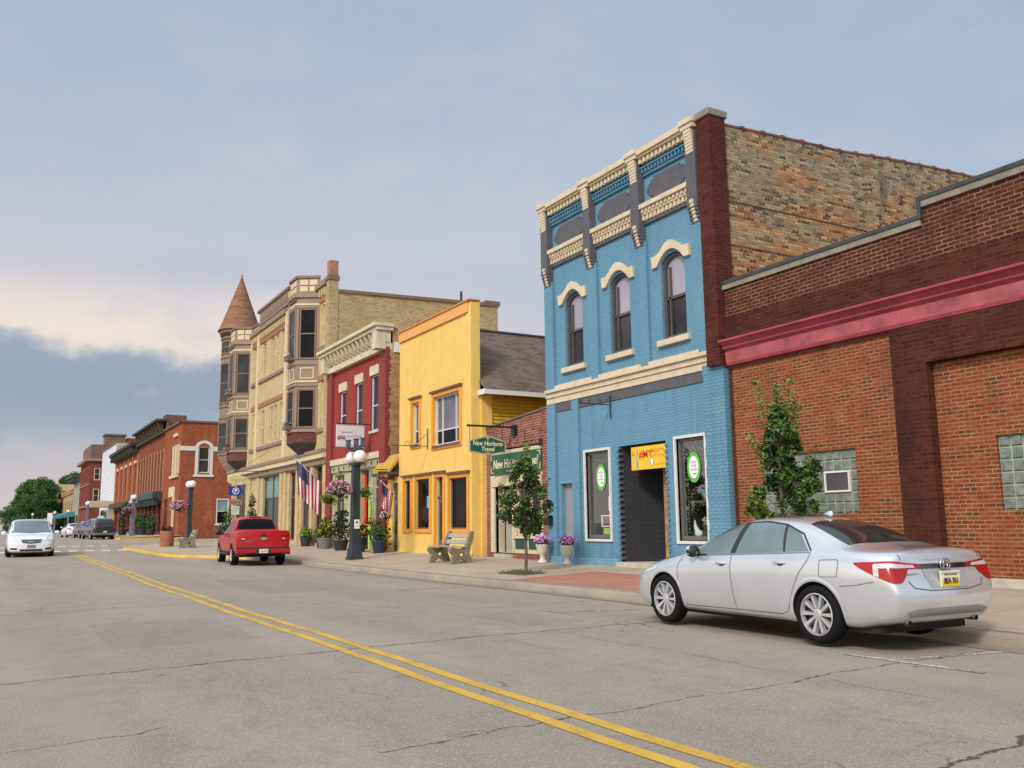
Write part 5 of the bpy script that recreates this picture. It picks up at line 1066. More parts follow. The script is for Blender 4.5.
# flower boxes on the oriel sills
def flower_box(x, y, z, lab, col):
    s = thing('flower_box', lab, 'flower box', (x, y, z), 'flower boxes on the oriel sills'); o = MB(); o.box(x - .18, x + .12, y - .32, y + .32, z, z + .2); o.build('box', M_bt, s)
    o = MB(); o.leaves([((x, y, z + .25), (.24, .36, .16))], 90, .13); o.build('foliage', leafm('box_leaf', [(.03, .07, .02), (.07, .14, .03)]), s); o = MB(); o.leaves([((x - .05, y, z + .33), (.2, .33, .12))], 50, .10); o.build('flowers', leafm('petal_' + col, {'white': [(.5, .5, .5), (.75, .73, .7)], 'red': [(.45, .02, .03), (.6, .05, .05)], 'blue': [(.2, .25, .5), (.6, .6, .7)]}[col]), s)
flower_box(13.3, 47.0, 10.2, 'white flowers on the top sill of the nearer oriel', 'white'); flower_box(13.3, 47.0, 6.5, 'blue and white flowers on the lower sill of the nearer oriel', 'blue'); flower_box(13.3, 61.2, 10.2, 'white flowers on the top sill of the oriel next to the turret', 'white'); flower_box(13.3, 61.2, 6.5, 'red flowers on the lower sill of the oriel next to the turret', 'red')
# ================================================================== FAR BUILDINGS
def tint(name, c, **k): return pm(name, c, k.get('rough', .8), .14, 1.5, .1)
M_cb = brick('corner_orange_brick', (.28, .060, .028), (.36, .090, .038), (.30, .14, .08), bw=.24, bh=.085, ms=.012, stain=.45, stain_col=(.20, .055, .03), soot=((.40, .17, .085), .5))
M_cb2 = brick('brown_red_brick', (.24, .060, .035), (.30, .082, .045), (.22, .10, .07), stain=.35); M_dr = brick('deep_red_brick', (.20, .045, .032), (.26, .06, .042), (.20, .09, .07), stain=.3)
M_wt = pm('window_white_trim', (.62, .60, .56), .6, .06); M_dkgreen = pm('storefront_green', (.025, .055, .045), .5, .2)
# ---- corner brick building beyond the side street
zb = .5
B = thing('corner_building', 'orange brick two storey corner building with a white arched window on its side wall', 'building', (14.5, 89, zb))
FYc = FY(85.0)
w = MB(); w.wall(FYc, 14.5, 24, zb, 10.9, [(16.0, 17.0, 6.35, 8.75), (17.75, 18.85, 1.75, 4.05)], .2); w.build('side_wall', M_cb, B)
w = MB(); w.wall(F0, 85, 94.2, zb, 10.9, [(86.1, 86.9, 6.3, 8.6), (87.5, 88.3, 6.3, 8.6), (88.9, 89.7, 6.3, 8.6), (86.2, 87.3, .55, 3.4), (91.0, 93.4, 1.2, 4.2)], .25); w.build('front_wall', M_cb, B)
w = MB(); w.poly((14.7, 85, 10.6), (24, 85, 10.6), (24, 94.2, 10.6), (14.7, 94.2, 10.6)); w.poly((24, 85, zb), (24, 94.2, zb), (24, 94.2, 10.9), (24, 85, 10.9)); w.build('roof', M_roof, B)
w = MB(); w.fbox(FYc, 14.3, 24.1, 10.9, 11.08, -.3, .12); w.fbox(F0, 84.9, 94.2, 10.9, 11.08, -.2, .2); w.build('coping', tint('coping_brown', (.16, .09, .065)), B)
w = MB(); w.fbox(FYc, 14.4, 15.7, 8.35, 8.75, -.05, .06); w.fbox(FYc, 17.3, 24, 8.35, 8.75, -.05, .06)
n = 10
for i in range(n):
    a, b_ = math.pi * i / n, math.pi * (i + 1) / n; P = FYc.p; o = lambda a, r: (16.5 + r * math.cos(a), 8.6 + r * .85 * math.sin(a))
    q = [o(a, .52), o(a, .82), o(b_, .82), o(b_, .52)]; w.hexa([P(*q[0], -.05), P(*q[0], .07), P(*q[1], .07), P(*q[1], -.05), P(*q[3], -.05), P(*q[3], .07), P(*q[2], .07), P(*q[2], -.05)])
w.fbox(FYc, 15.72, 15.98, 6.0, 8.6, -.05, .05); w.fbox(FYc, 17.02, 17.28, 6.0, 8.6, -.05, .05); w.fbox(FYc, 15.6, 17.4, 6.0, 6.2, -.05, .1); w.build('white_band', M_wt, B)
window(B, FYc, 16.0, 17.0, 6.35, 8.75, M_wt, G_warm, gm_top=G_warm, fw=.1); window(B, FYc, 17.75, 18.85, 1.75, 4.05, M_wt, G_dark, gm_top=glassm('pane_green', (.16, .27, .24)), fw=.1, sill=M_wt, rec=.05)
for a in (86.1, 87.5, 88.9): window(B, F0, a, a + .8, 6.3, 8.6, M_ct, G_tan, fw=.12)
w = MB(); w.fbox(F0, 85.9, 89.9, 6.0, 6.25, -.05, .2); w.fbox(F0, 85.7, 86.08, 6.3, 9.0, -.05, .12); w.fbox(F0, 86.92, 87.48, 6.3, 9.0, -.05, .12); w.fbox(F0, 88.32, 88.88, 6.3, 9.0, -.05, .12); w.fbox(F0, 86.8, 88.6, 9.8, 10.1, -.05, .15); w.build('stone_trim', M_ct, B)
window(B, F0, 91.0, 93.4, 1.2, 4.2, M_bt, G_dark, rails=(.7,), cols=(.5,)); o = MB(); o.fbox(F0, 86.25, 87.25, .55, 3.3, -.2, -.1); o.build('door', pm('far_door_red', (.25, .06, .04), .6, .1), B); w = MB(); w.fbox(F0, 87.4, 90.2, 4.3, 5.2, -.02, .1); w.fbox(F0, 87.35, 87.8, .55, 4.28, -.02, .15); w.build('cream_pier', M_ct, B)

def block(name, lab, y0, y1, z0, z1, wm, rows, cornice, zc, X=14.5, depth=12, shop=None, wf=None, gl=None, cap_out=.6, cols=4, win_w=.9, group=None):
    B = thing(name, lab, 'building', (X, (y0 + y1) / 2, z0), group); F = FX(X); holes = []; sp = (y1 - y0) / cols
    for (a, b_) in rows: holes += [(y0 + sp * (i + .5) - win_w / 2, y0 + sp * (i + .5) + win_w / 2, a, b_) for i in range(cols)]
    sh = []
    if shop: sh = [(y0 + .6 + i * (y1 - y0 - .6) / shop, y0 + (i + 1) * (y1 - y0 - .6) / shop, z0 + .5, z0 + 3.4) for i in range(shop)]
    w = MB(); w.wall(F, y0, y1, z0, z1, holes + sh, .2); w.build('front_wall', wm, B)
    for h in holes: window(B, F, *h, wf or M_bt, gl or G_dark, fw=.1)
    for h in sh: window(B, F, *h, M_dkgreen, G_dark, rails=(.75,), rec=.2)
    w = MB(); w.poly((X, y0, z0), (X + depth, y0, z0), (X + depth, y0, z1), (X, y0, z1)); w.poly((X, y1, z0), (X, y1, z1), (X + depth, y1, z1), (X + depth, y1, z0)); w.poly((X + depth, y0, z0), (X + depth, y1, z0), (X + depth, y1, z1), (X + depth, y0, z1)); w.build('side_wall', wm, B)
    w = MB(); w.poly((X + .1, y0 + .02, z1 - .3), (X + depth - .02, y0 + .02, z1 - .3), (X + depth - .02, y1 - .02, z1 - .3), (X + .1, y1 - .02, z1 - .3)); w.build('roof', M_roof, B)
    if cornice:
        w = MB(); w.fbox(F, y0, y1, z1 - zc, z1 - zc * .3, -.1, cap_out * .4); w.fbox(F, y0 - .1, y1 + .1, z1 - zc * .3 + .002, z1 + .05, -.2, cap_out)
        n = int((y1 - y0) / 1.0)
        for i in range(n): u = y0 + (i + .3) * (y1 - y0) / n; w.fbox(F, u, u + .3, z1 - zc * .95, z1 - zc * .3, cap_out * .4, cap_out * .85)
        w.build('cornice', cornice, B)
    return B, F
B, F = block('brick_row_building', 'brown brick building with a dark bracketed cornice and tall narrow windows', 94.3, 112.3, .5, 10.75, M_cb2, [(5.4, 8.9)], None, 0, shop=6, cols=9, win_w=.85)
w = MB()
for i in range(9):
    u = 94.9 + i * 1.95; w.fpoly(Fac((0, u, 0), (-1, 0, 0), (0, 1, 0)), [(-14.4, 10.9), (-14.1, 10.9), (-13.8, 11.7), (-13.7, 12.0), (-14.4, 12.0)], 0, .22)
w.fbox(F, 94.3, 112.3, 12.002, 12.2, -.2, .9); w.fbox(F, 94.3, 112.3, 10.75, 10.89, -.1, .4); w.build('cornice', tint('cornice_umber', (.075, .055, .04)), B)
w = MB(); w.fbox(F, 94.4, 112.2, 10.9, 11.99, -.4, -.1); w.box(14.6, 16.6, 95, 97, 11, 12.7); w.build('parapet', tint('parapet_umber', (.13, .075, .05)), B)
w = MB(); w.fbox(F, 94.4, 112.2, 4.35, 5.0, -.05, .9); w.fbox(F, 94.4, 112.2, 4.1, 4.349, -.05, .4)
for i in range(18): u = 94.6 + i; w.fbox(F, u, u + .3, 3.7, 4.345, .401, .8)
w.build('shop_cornice', M_dkgreen, B)
for i in range(10): w = MB(); u = 94.4 + i * 1.98; w.fbox(F, u - .2, u + .2, 5.2, 9.3, -.02, .05); w.build('pilaster', tint('pilaster_cream', (.36, .18, .10)), B)
B, F = block('piered_brick_building', 'orange brick building with arched panels between piers and a dark flat cornice', 112.4, 134, .55, 11.3, M_cb, [(5.6, 9.0)], tint('cornice_black', (.04, .033, .03)), 1.1, shop=5, cols=5, win_w=1.3, cap_out=1.0)
for i in range(6): w = MB(); u = 112.7 + i * 4.2; w.fbox(F, u - .35, u + .35, 4.8, 10.15, -.02, .08); w.build('pilaster', tint('pier_orange', (.40, .145, .06)), B)
for i in range(5): w = MB(); u = 114.55 + i * 4.32; w.fbox(F, u - .8, u + .8, 9.05, 9.4, -.02, .12); w.build('lintel', M_ct, B)
w = MB(); w.fbox(F, 112.5, 134, 4.1, 4.7, -.05, .7); w.build('shop_cornice', tint('shop_brown', (.07, .05, .04)), B)
# white painted building
B = thing('white_building', 'tall blank white painted building beyond the brick row', 'building', (14.5, 144, .6)); M_wb = pm('white_clapboard', (.62, .63, .70), .8, .05)
w = MB()
for i in range(30): z = .6 + i * .42; w.add([(14.47, 135.2, z), (14.47, 153, z), (14.5, 153, z + .42), (14.5, 135.2, z + .42)], [(0, 1, 2, 3)])
w.poly((14.5, 135.2, .6), (28, 135.2, .6), (28, 135.2, 13.2), (14.5, 135.2, 13.2)); w.poly((14.5, 153, .6), (14.5, 153, 13.2), (28, 153, 13.2), (28, 153, .6)); w.poly((14.5, 135.2, 13.2), (28, 135.2, 13.2), (28, 153, 13.2), (14.5, 153, 13.2)); w.build('clapboard_wall', M_wb, B)
w = MB(); w.box(14.3, 28, 135.1, 153.1, 13.2, 13.35); w.build('coping', M_bt, B)
w = MB(); w.fbox(FX(14.5), 134.05, 135.15, .6, 12.9, -3, .05); w.build('cream_pier', tint('pier_buff', (.44, .33, .20)), B)
w = MB(); w.hexa([(11.6, 134.2, 4.4), (14.5, 134.2, 4.4), (14.5, 141, 4.4), (11.6, 141, 4.4), (11.6, 134.2, 5.2), (14.5, 134.2, 5.2), (14.5, 141, 5.2), (11.6, 141, 5.2)]); w.build('canopy', tint('canopy_cream', (.52, .44, .33)), B)
w = MB(); w.fbox(FX(14.5), 142.5, 151, 1.0, 4.2, 0, .06); w.build('shop_window', G_mid, B)
# dark red three storey with a square tower
B = thing('tower_building', 'dark red three storey brick building with pale arched windows and a brown tower roof', 'building', (14.5, 183, .65))
F = FX(14.5); Fq = FY(173.5)
ho = [(u, u + 1.0, a, b_) for u in (15.2, 17.0) for a, b_ in ((2.6, 4.0), (6.0, 8.4), (9.9, 12.0))]
w = MB(); w.wall(Fq, 14.5, 26, .6, 13.2, [h for h in ho if h[2] > 5], .2); w.build('side_wall', M_dr, B)
hf = [(u, u + 1.1, a, b_) for u in (175, 178, 181, 184, 187) for a, b_ in ((6.0, 8.4), (9.9, 12.0))]
w = MB(); w.wall(F, 173.5, 192, .6, 13.2, hf, .2); w.build('front_wall', M_dr, B)
for h in ho:
    if h[2] > 5: window(B, Fq, *h, M_ct, G_mid, fw=.14, rec=.08)
for h in hf: window(B, F, *h, M_bt, G_dark, fw=.12)
w = MB(); w.fbox(F, 173.4, 192, 13.2, 13.7, -.2, .8); w.fbox(Fq, 14.0, 26, 13.2, 13.7, -.2, .4); w.fbox(F, 173.4, 192, 5.2, 5.5, -.1, .3); w.fbox(F, 173.4, 192, 9.0, 9.2, -.1, .2); w.build('cornice', M_bt2, B)
w = MB(); w.box(14.6, 18.0, 174, 190, 13.7, 16.2); w.box(16.8, 20.0, 173.7, 177.5, 13.7, 17.8); w.box(16.6, 20.2, 173.5, 177.7, 17.8, 18.1); w.build('tower', tint('tower_brown', (.17, .10, .075)), B); w = MB(); w.box(20.3, 22.0, 173.8, 176, 13.7, 17.5); w.build('chimney', M_dr, B)
w = MB(); w.poly((14.6, 173.6, 13.3), (26, 173.6, 13.3), (26, 192, 13.3), (14.6, 192, 13.3)); w.poly((14.5, 192, .6), (14.5, 192, 13.2), (26, 192, 13.2), (26, 192, .6)); w.poly((26, 173.5, .6), (26, 192, .6), (26, 192, 13.2), (26, 173.5, 13.2)); w.build('roof', M_roof, B)
window(B, F, 175, 190, 1.0, 4.2, M_dkgreen, G_dark, rails=(.75,), cols=(.2, .4, .6, .8))
block('narrow_building', 'narrow pale green building with a dark overhanging cornice past the red tower building', 192.1, 206, .7, 11.6, tint('wall_sage', (.30, .32, .26)), [(5.6, 8.2)], tint('cornice_teal', (.07, .085, .075)), 1.0, cols=3, shop=2, cap_out=1.6)
B, F = block('brown_row_building', 'long low tan and brown building with shallow brick panels far down the street', 206.1, 262, .75, 9.6, tint('wall_ochre', (.42, .27, .13)), [(4.9, 7.4)], tint('cap_ochre', (.46, .28, .14)), .8, cols=9, shop=5, win_w=3.0, cap_out=.5, gl=G_warm, wf=tint('panel_rust', (.36, .18, .085)))
block('cream_building', 'cream two storey building at the end of the row beside the big tree', 262.2, 290, .8, 13.0, tint('wall_cream', (.55, .42, .22)), [(6, 9)], None, 0, cols=4, shop=2, win_w=1.6)
w = None
s = thing('teal_awning', 'teal awning over the pavement in front of the low tan building', 'awning', (13.2, 196, 3.2)); o = MB()
o.hexa([(10.6, 200, 3.4), (14.5, 200, 4.0), (14.5, 236, 4.2), (10.6, 236, 3.6), (10.6, 200, 3.8), (14.5, 200, 5.0), (14.5, 236, 5.2), (10.6, 236, 4.0)]); o.build('canvas', pm('awning_teal', (.03, .25, .27), .7, .15), s)
o = MB()
for y in (201, 212, 224, 235): o.tube([(10.7, y, .8), (10.7, y, 3.5)], .08, 5)
o.build('post', M_iron, s)
B, F = None, None
s = thing('pale_building', 'low pale building at the far left end of the street', 'building', (-6, 395, 1)); o = MB(); o.box(-40, 3.5, 390, 410, .6, 8.2); o.build('wall', tint('wall_pale', (.50, .45, .38)), s); o = MB(); o.box(-40.5, 4.0, 389.5, 410.5, 8.2, 8.9); o.build('roof', tint('roof_pale', (.26, .24, .22)), s); o = MB()
for i in range(9): o.fbox(FY(390), -30 + i * 3.6, -28 + i * 3.6, 2, 4.6, 0, .05)
o.build('window', G_dark, s)

# ================================================================== TREES
BARK = pm('bark', (.12, .09, .065), .9, .25, 12, .4)
L_big = leafm('maple_leaf', [(.012, .045, .008), (.03, .095, .015), (.055, .145, .025), (.09, .19, .04)], .35)
def big_tree(x, y, z, h, r, seed, lab):
    random.seed(seed); s = thing('shade_tree', lab, 'tree', (x, y, z)); o = MB()
    o.tube([(x, y, z - .2), (x + .1, y, z + h * .2), (x - .1, y + .1, z + h * .45), (x, y, z + h * .8)], [h * .035, h * .028, h * .018, h * .004], 8)
    bl = []
    for i in range(95):
        th = random.uniform(0, 6.283); k = random.random(); zz = z + h * (.06 + .88 * k); rr = r * max(.1, 1 - (abs(k - .30) / .74) ** 2.2) * random.uniform(.35, 1.0); c = (x + rr * math.cos(th), y + rr * math.sin(th), zz)
        q = h * random.uniform(.07, .125); bl.append((c, (q * 1.15, q * 1.15, q * .8)))
        if i < 14: o.tube([(x, y, z + h * (.15 + .5 * k)), ((x + c[0]) / 2, (y + c[1]) / 2, (zz + z + h * (.15 + .5 * k)) / 2 + .3), c], [h * .012, h * .007, h * .003], 5)
    o.build('trunk', BARK, s); o = MB(); o.leaves(bl, 24000, h * .032); o.build('crown', L_big, s)
big_tree(10.6, 240, .8, 12.9, 6.0, 1, 'tall round green tree at the end of the row of buildings'); big_tree(6.8, 262, .8, 9.4, 5.0, 2, 'lower green tree on the street side of the tall round one'); big_tree(21, 300, .8, 17.5, 7.5, 3, 'green tree showing over the roof of the low tan building')
big_tree(10.0, 300, .8, 15.5, 6, 5, 'green tree tucked behind the tall round one')
L_sap = leafm('sapling_leaf', [(.012, .03, .010), (.022, .055, .014), (.045, .095, .02), (.12, .18, .035)], 2.2); L_tip = leafm('young_leaf', [(.06, .12, .02), (.16, .22, .045), (.26, .19, .05)], 3)
def young_tree(x, y, z, h, h0, r, seed, lab, n=1500, lean=0, leaf=.105, spikes=(), hc=None, lm=None):
    random.seed(seed); s = thing('young_tree', lab, 'tree', (x, y, z)); o = MB(); top = z + h
    o.tube([(x, y, z - .05), (x + .02, y, z + h0 * .6), (x - .02 + lean * .3, y + .01, z + h0), (x + lean, y, z + h * .75), (x + lean, y, top)], [.045, .038, .035, .02, .005], 8)
    bl = []; tips = []
    for i in range(60):
        k = (i + random.random()) / 60; zz = z + h0 + ((hc or h) - h0) * k; th = random.uniform(0, 6.283); prof = max(.08, math.sin(math.pi * min(1, .14 + .86 * k ** .85)) ** .8); rr = r * prof * random.uniform(.35, 1.08)
        c = Vector((x + lean * k + rr * math.cos(th), y + rr * math.sin(th), zz)); q = random.uniform(.15, .27) * r
        bl.append((c, (q, q, q * 1.05))); a = Vector((x + lean * k * .8, y, zz - rr * .7)); o.tube([a, a.lerp(c, .55) + Vector((0, 0, .03)), c], [.014, .009, .003], 4)
    for dx, dy, dz0, dz1 in spikes:
        a = Vector((x + dx * .4, y + dy * .4, z + dz0)); b = Vector((x + dx, y + dy, z + dz1)); o.tube([a, a.lerp(b, .5), b], [.014, .008, .003], 4)
        for i in range(6): tips.append((a.lerp(b, .25 + .75 * i / 5), (.10, .10, .09)))
    tips += [((x + lean + random.uniform(-.06, .06), y, top - .1 - .13 * i), (.07 + .03 * i, .07 + .03 * i, .09)) for i in range(5)]
    o.build('trunk', BARK, s); o = MB(); o.leaves(bl, n, leaf, .2, .68); o.mat(1).leaves(tips, int(n * .16), leaf * .85, .2, .68); o.build('crown', [lm or L_sap, L_tip], s)
young_tree(11.85, 20.0, side_z(11.85, 20), 3.32, 1.02, .63, 21, 'slim young tree with a dark leafy crown standing in front of the green shop sign', 3400, hc=2.85, spikes=((-.70, .1, 1.6, 2.2), (.72, 0, 1.5, 2.35), (.42, 0, 2.0, 2.9), (-.38, 0, 2.0, 2.85), (.1, 0, 2.5, 3.3), (-.78, 0, 1.5, 1.75), (.80, 0, 1.2, 1.6)))
young_tree(12.62, 12.0, side_z(12.6, 12), 3.80, .72, .64, 33, 'bushy young tree with upright shoots standing by the brick wall behind the silver car', 8500, lm=leafm('bright_sapling_leaf', [(.014, .035, .010), (.03, .075, .016), (.065, .13, .026), (.13, .20, .04)], 2.2), leaf=.10, hc=3.15, spikes=((-.1, 0, 2.5, 3.3), (.42, 0, 2.4, 3.45), (.75, .1, 1.2, 1.9), (-.42, .1, 2.4, 3.75), (.25, -.1, 2.4, 3.80), (.55, 0, 2.2, 3.35), (-.72, 0, 2.0, 2.7), (.80, 0, 1.6, 2.4), (-.7, 0, 1.2, 1.7)))
# grass in the tree pit
s = MB(); s.grid([[(x, y, side_z(x, y) + .008) for x in (11.45, 11.8, 12.15)] for y in (19.45, 19.9, 20.4, 20.8)]); struct('soil', s, pm('pit_soil', (.10, .085, .05), .95, .3, 8, .5))
random.seed(9); s = MB()
for i in range(500):
    x, y = random.uniform(11.45, 12.15), random.uniform(19.45, 20.8)
    if math.sin(x * 5 + y * 3) + random.random() * 1.5 < .5: continue
    z = side_z(x, y); a = random.uniform(0, 6.283); h = random.uniform(.03, .12); dx, dy = .008 * math.cos(a), .008 * math.sin(a); s.add([(x - dx, y - dy, z), (x + dx, y + dy, z), (x + random.uniform(-.03, .03), y + random.uniform(-.03, .03), z + h)], [(0, 1, 2)])
struct('pit_grass', s, leafm('grass_blade', [(.05, .09, .02), (.12, .15, .04)]), kind='stuff')
# bits of dry litter along the wall foot and gutter
random.seed(19); s = MB()
for i in range(420):
    if i < 200: x, y = random.gauss(14.3, .12), random.uniform(7, 15); x = min(x, 14.42)
    else: y = random.uniform(5, 28); x = curb_x(y) - abs(random.gauss(.06, .12))
    z = (side_z(x, y) if i < 200 else road_z(y) + .014) + .004; a = random.uniform(0, 6.283); L = random.uniform(.012, .04); s.add([(x, y, z), (x + L * math.cos(a), y + L * math.sin(a), z + .006), (x + L * math.cos(a + 1), y + L * math.sin(a + 1), z + .002)], [(0, 1, 2)])
struct('litter', s, leafm('dry_leaf', [(.10, .07, .04), (.26, .18, .09), (.40, .32, .2)]), kind='stuff')
# ================================================================== VEHICLES
def car_paint(name, col, metal=.0, rough=.3, coat=1.0, flake=False):
    m, t, b = _mat(name); pos = t.new('ShaderNodeTexCoord').outputs['Object']
    n = t.noise(pos, 1.3, 3)
    t.put(b.inputs['Base Color'], t.ramp(n, [(.3, tuple(c * .93 for c in col)), (.7, tuple(min(1, c * 1.04) for c in col))]))
    # road dust low on the sills
    b.inputs['Metallic'].default_value = metal; b.inputs['Roughness'].default_value = rough; b.inputs['Coat Weight'].default_value = coat; b.inputs['Specular IOR Level'].default_value = .3; b.inputs['Coat Roughness'].default_value = .05
    MATS[name] = m; return m
M_tyre = pm('tyre_rubber', (.007, .007, .0075), .85, .2, 20, .1, spec=.2); M_rim = pm('rim_alloy', (.60, .60, .62), .32, .06, metal=.55); M_rimd = pm('rim_dark', (.03, .03, .032), .5, .1)
M_under = pm('underbody', (.012, .012, .013), .9, 0); M_blk = pm('black_plastic', (.02, .02, .022), .45, .1); M_chr = pm('chrome', (.62, .62, .64), .12, .05, metal=1)
M_seam = pm('panel_gap', (.085, .085, .09), .7, 0)
G_car = glassm('car_glass', (.13, .185, .185), .03, .6, .25, 1.2); G_card = glassm('car_glass_dark', (.022, .026, .027), .03, .7, .35, 1.5); G_carb = glassm('car_glass_blue', (.12, .17, .20), .03, .6, .3)
M_tlr = pm('tail_red', (.36, .002, .004), .25, .12, 12, coat=.3); M_tlw = pm('tail_clear', (.62, .56, .56), .15, .2, 18, coat=1); M_hl = pm('headlight_clear', (.55, .56, .58), .12, .25, 14, coat=1)
M_plate = pm('plate_cream', (.70, .66, .48), .4, .08); M_platey = pm('plate_yellow', (.72, .48, .03), .4, .05)
def loft(st, L, level):
    rings = []
    for row in st:
        s, zb, w, zsh, wsh, ze, wt, zt = row[:8]; dx = row[8] if len(row) > 8 else [0] * 9
        zm = zb + .46 * (zsh - zb)
        half = [(0, zb), (.78 * w, zb), (.955 * w, zb + .05), (w, zm), (.992 * w, zsh - .13 * (zsh - zb)), (wsh, zsh), (wt, ze), (wt * .62, ze + (zt - ze) * .72), (0, zt)]
        rings.append([(x, L / 2 - s - d, z) for (x, z), d in zip(half, dx)])
    vs = []; fs = []; idx = []
    for R in rings:
        k = len(vs); vs += R; row = list(range(k, k + 9)); mir = [row[0]]
        for j in range(1, 8): mir.append(len(vs)); vs.append((-R[j][0], R[j][1], R[j][2]))
        mir.append(row[8]); idx.append((row, mir))
    for (a, am), (b, bm) in zip(idx, idx[1:]):
        for j in range(8): fs.append((a[j], b[j], b[j + 1], a[j + 1])); fs.append((am[j], am[j + 1], bm[j + 1], bm[j]))
    for (r, m), bow in ((idx[0], .03), (idx[-1], -.05)):
        cs = [r[0]]
        for j in range(1, 8): cs.append(len(vs)); v = vs[r[j]]; vs.append((0, v[1] + bow, v[2]))
        cs.append(r[8])
        for j in range(8):
            for q in ([r[j], r[j + 1], cs[j + 1], cs[j]], [m[j], cs[j], cs[j + 1], m[j + 1]]):
                u = []
                for i in q:
                    if i not in u: u.append(i)
                fs.append(u)
    me = bpy.data.meshes.new('t'); me.from_pydata([Vector(v) for v in vs], [], fs)
    bm = bmesh.new(); bm.from_mesh(me); bmesh.ops.recalc_face_normals(bm, faces=bm.faces); bm.to_mesh(me); bm.free()
    o = bpy.data.objects.new('t', me); COL.objects.link(o); o.modifiers.new('s', 'SUBSURF').levels = level
    ev = bpy.data.meshes.new_from_object(o.evaluated_get(bpy.context.evaluated_depsgraph_get())); bpy.data.objects.remove(o); bpy.data.meshes.remove(me)
    return ev
class Car:
    def __init__(s, name, label, cat, loc, rotz, L, st, paint, level=3, group=None):
        s.root = thing(name, label, cat, loc, group, rotz, local=True); s.L = L; s.paint = paint
        s.me = loft(st, L, level); s.bvh = BVHTree.FromPolygons([v.co for v in s.me.vertices], [list(p.vertices) for p in s.me.polygons])
    def body(s, wheels, arch, half_w, inner=.52):
        me = s.me; me.materials.clear(); me.materials.append(s.paint); me.materials.append(M_under)
        o = bpy.data.objects.new('body', me); COL.objects.link(o)
        c = MB()
        for sw, r in wheels:
            for sg in (-1, 1):
                n = 40; a = [(sg * inner, s.L / 2 - sw + arch * math.cos(k * 6.28319 / n), r + arch * math.sin(k * 6.28319 / n)) for k in range(n)]; b = [(sg * (half_w + .3), y, z) for x, y, z in a]
                c.add(a + b, [list(range(n)), list(range(n, 2 * n))[::-1]] + [(k, n + k, n + (k + 1) % n, (k + 1) % n) for k in range(n)])
        cm = bpy.data.meshes.new('c'); cm.from_pydata(c.v, [], c.f); cm.materials.append(s.paint); cm.materials.append(M_under)
        bm = bmesh.new(); bm.from_mesh(cm); bmesh.ops.recalc_face_normals(bm, faces=bm.faces); bm.to_mesh(cm); bm.free()
        for p in cm.polygons: p.material_index = 1
        co = bpy.data.objects.new('c', cm); COL.objects.link(co)
        m = o.modifiers.new('b', 'BOOLEAN'); m.operation = 'DIFFERENCE'; m.object = co; m.solver = 'EXACT'
        ev = bpy.data.meshes.new_from_object(o.evaluated_get(bpy.context.evaluated_depsgraph_get()))
        o.modifiers.clear(); o.data = ev; ev.name = 'body'; bpy.data.objects.remove(co)
        for p in ev.polygons: p.use_smooth = True
        ev.set_sharp_from_angle(angle=rad(38))
        o.parent = s.root; ORG[o] = Vector((0, 0, 0)); s.bo = o
        # rolled lip round each arch
        for sw, r in wheels:
            for sg in (-1, 1):
                lip = MB(); rows = []
                for k in range(33):
                    a = math.pi * (-.06 + 1.12 * k / 32); row = []
                    for rr, off in ((arch - .004, .0), (arch + .012, .012), (arch + .045, .003)):
                        y, z = s.L / 2 - sw + rr * math.cos(a), r + rr * math.sin(a); h = s.hit((sg * 3, y, z), (-sg, 0, 0)); row.append((h[0].x + sg * off, y, z) if h else None)
                    if all(row): rows.append(row)
                if len(rows) > 2: lip.grid(rows); lip.build('arch_lip', s.paint, s.root, smooth=True)
    def hit(s, o, d):
        h = s.bvh.ray_cast(Vector(o), Vector(d).normalized()); return (h[0], h[1]) if h[0] is not None else None
    @staticmethod
    def resample(pts, n):
        pts = [Vector(p) for p in pts]; ls = [0]
        for a, b in zip(pts, pts[1:]): ls.append(ls[-1] + (b - a).length)
        out = []
        for i in range(n):
            t_ = ls[-1] * i / (n - 1); k = 0
            while k < len(pts) - 2 and ls[k + 1] < t_: k += 1
            f = 0 if ls[k + 1] == ls[k] else (t_ - ls[k]) / (ls[k + 1] - ls[k]); out.append(pts[k].lerp(pts[k + 1], f))
        return out
    def drape(s, lo, up, eps=.004, nu=18, nv=8, d=None, anchor=None):
        A, B = s.resample(lo, nu), s.resample(up, nu); rows = []
        for j in range(nv):
            row = []
            for a, b in zip(A, B):
                p = a.lerp(b, j / (nv - 1)); dr = Vector(d) if d is not None else Vector(anchor) - p
                h = s.hit(p, dr)
                if h is None:
                    q = s.bvh.find_nearest(p); h = (q[0], q[1])
                nrm = h[1] if h[1].dot(dr) < 0 else -h[1]; row.append(h[0] + nrm * eps)
            rows.append(row)
        return rows
    def patch(s, name, mat, lo, up, parent=None, eps=.004, nu=18, nv=8, d=None, anchor=None, sides=False):
        m = MB(); m.grid(s.drape(lo, up, eps, nu, nv, d, anchor)); return m.build(name, mat, parent or s.root, smooth=True, local=True)
    def side(s, name, mat, lo, up, eps=.004, nu=18, nv=8, parent=None):
        """lo, up given as (distance from front, height); built on both flanks"""
        out = []
        for sg in (-1, 1): out.append(s.patch(name, mat, [(sg * 3, s.L / 2 - a, z) for a, z in lo], [(sg * 3, s.L / 2 - a, z) for a, z in up], parent, eps, nu, nv, d=(-sg, 0, 0)))
        return out
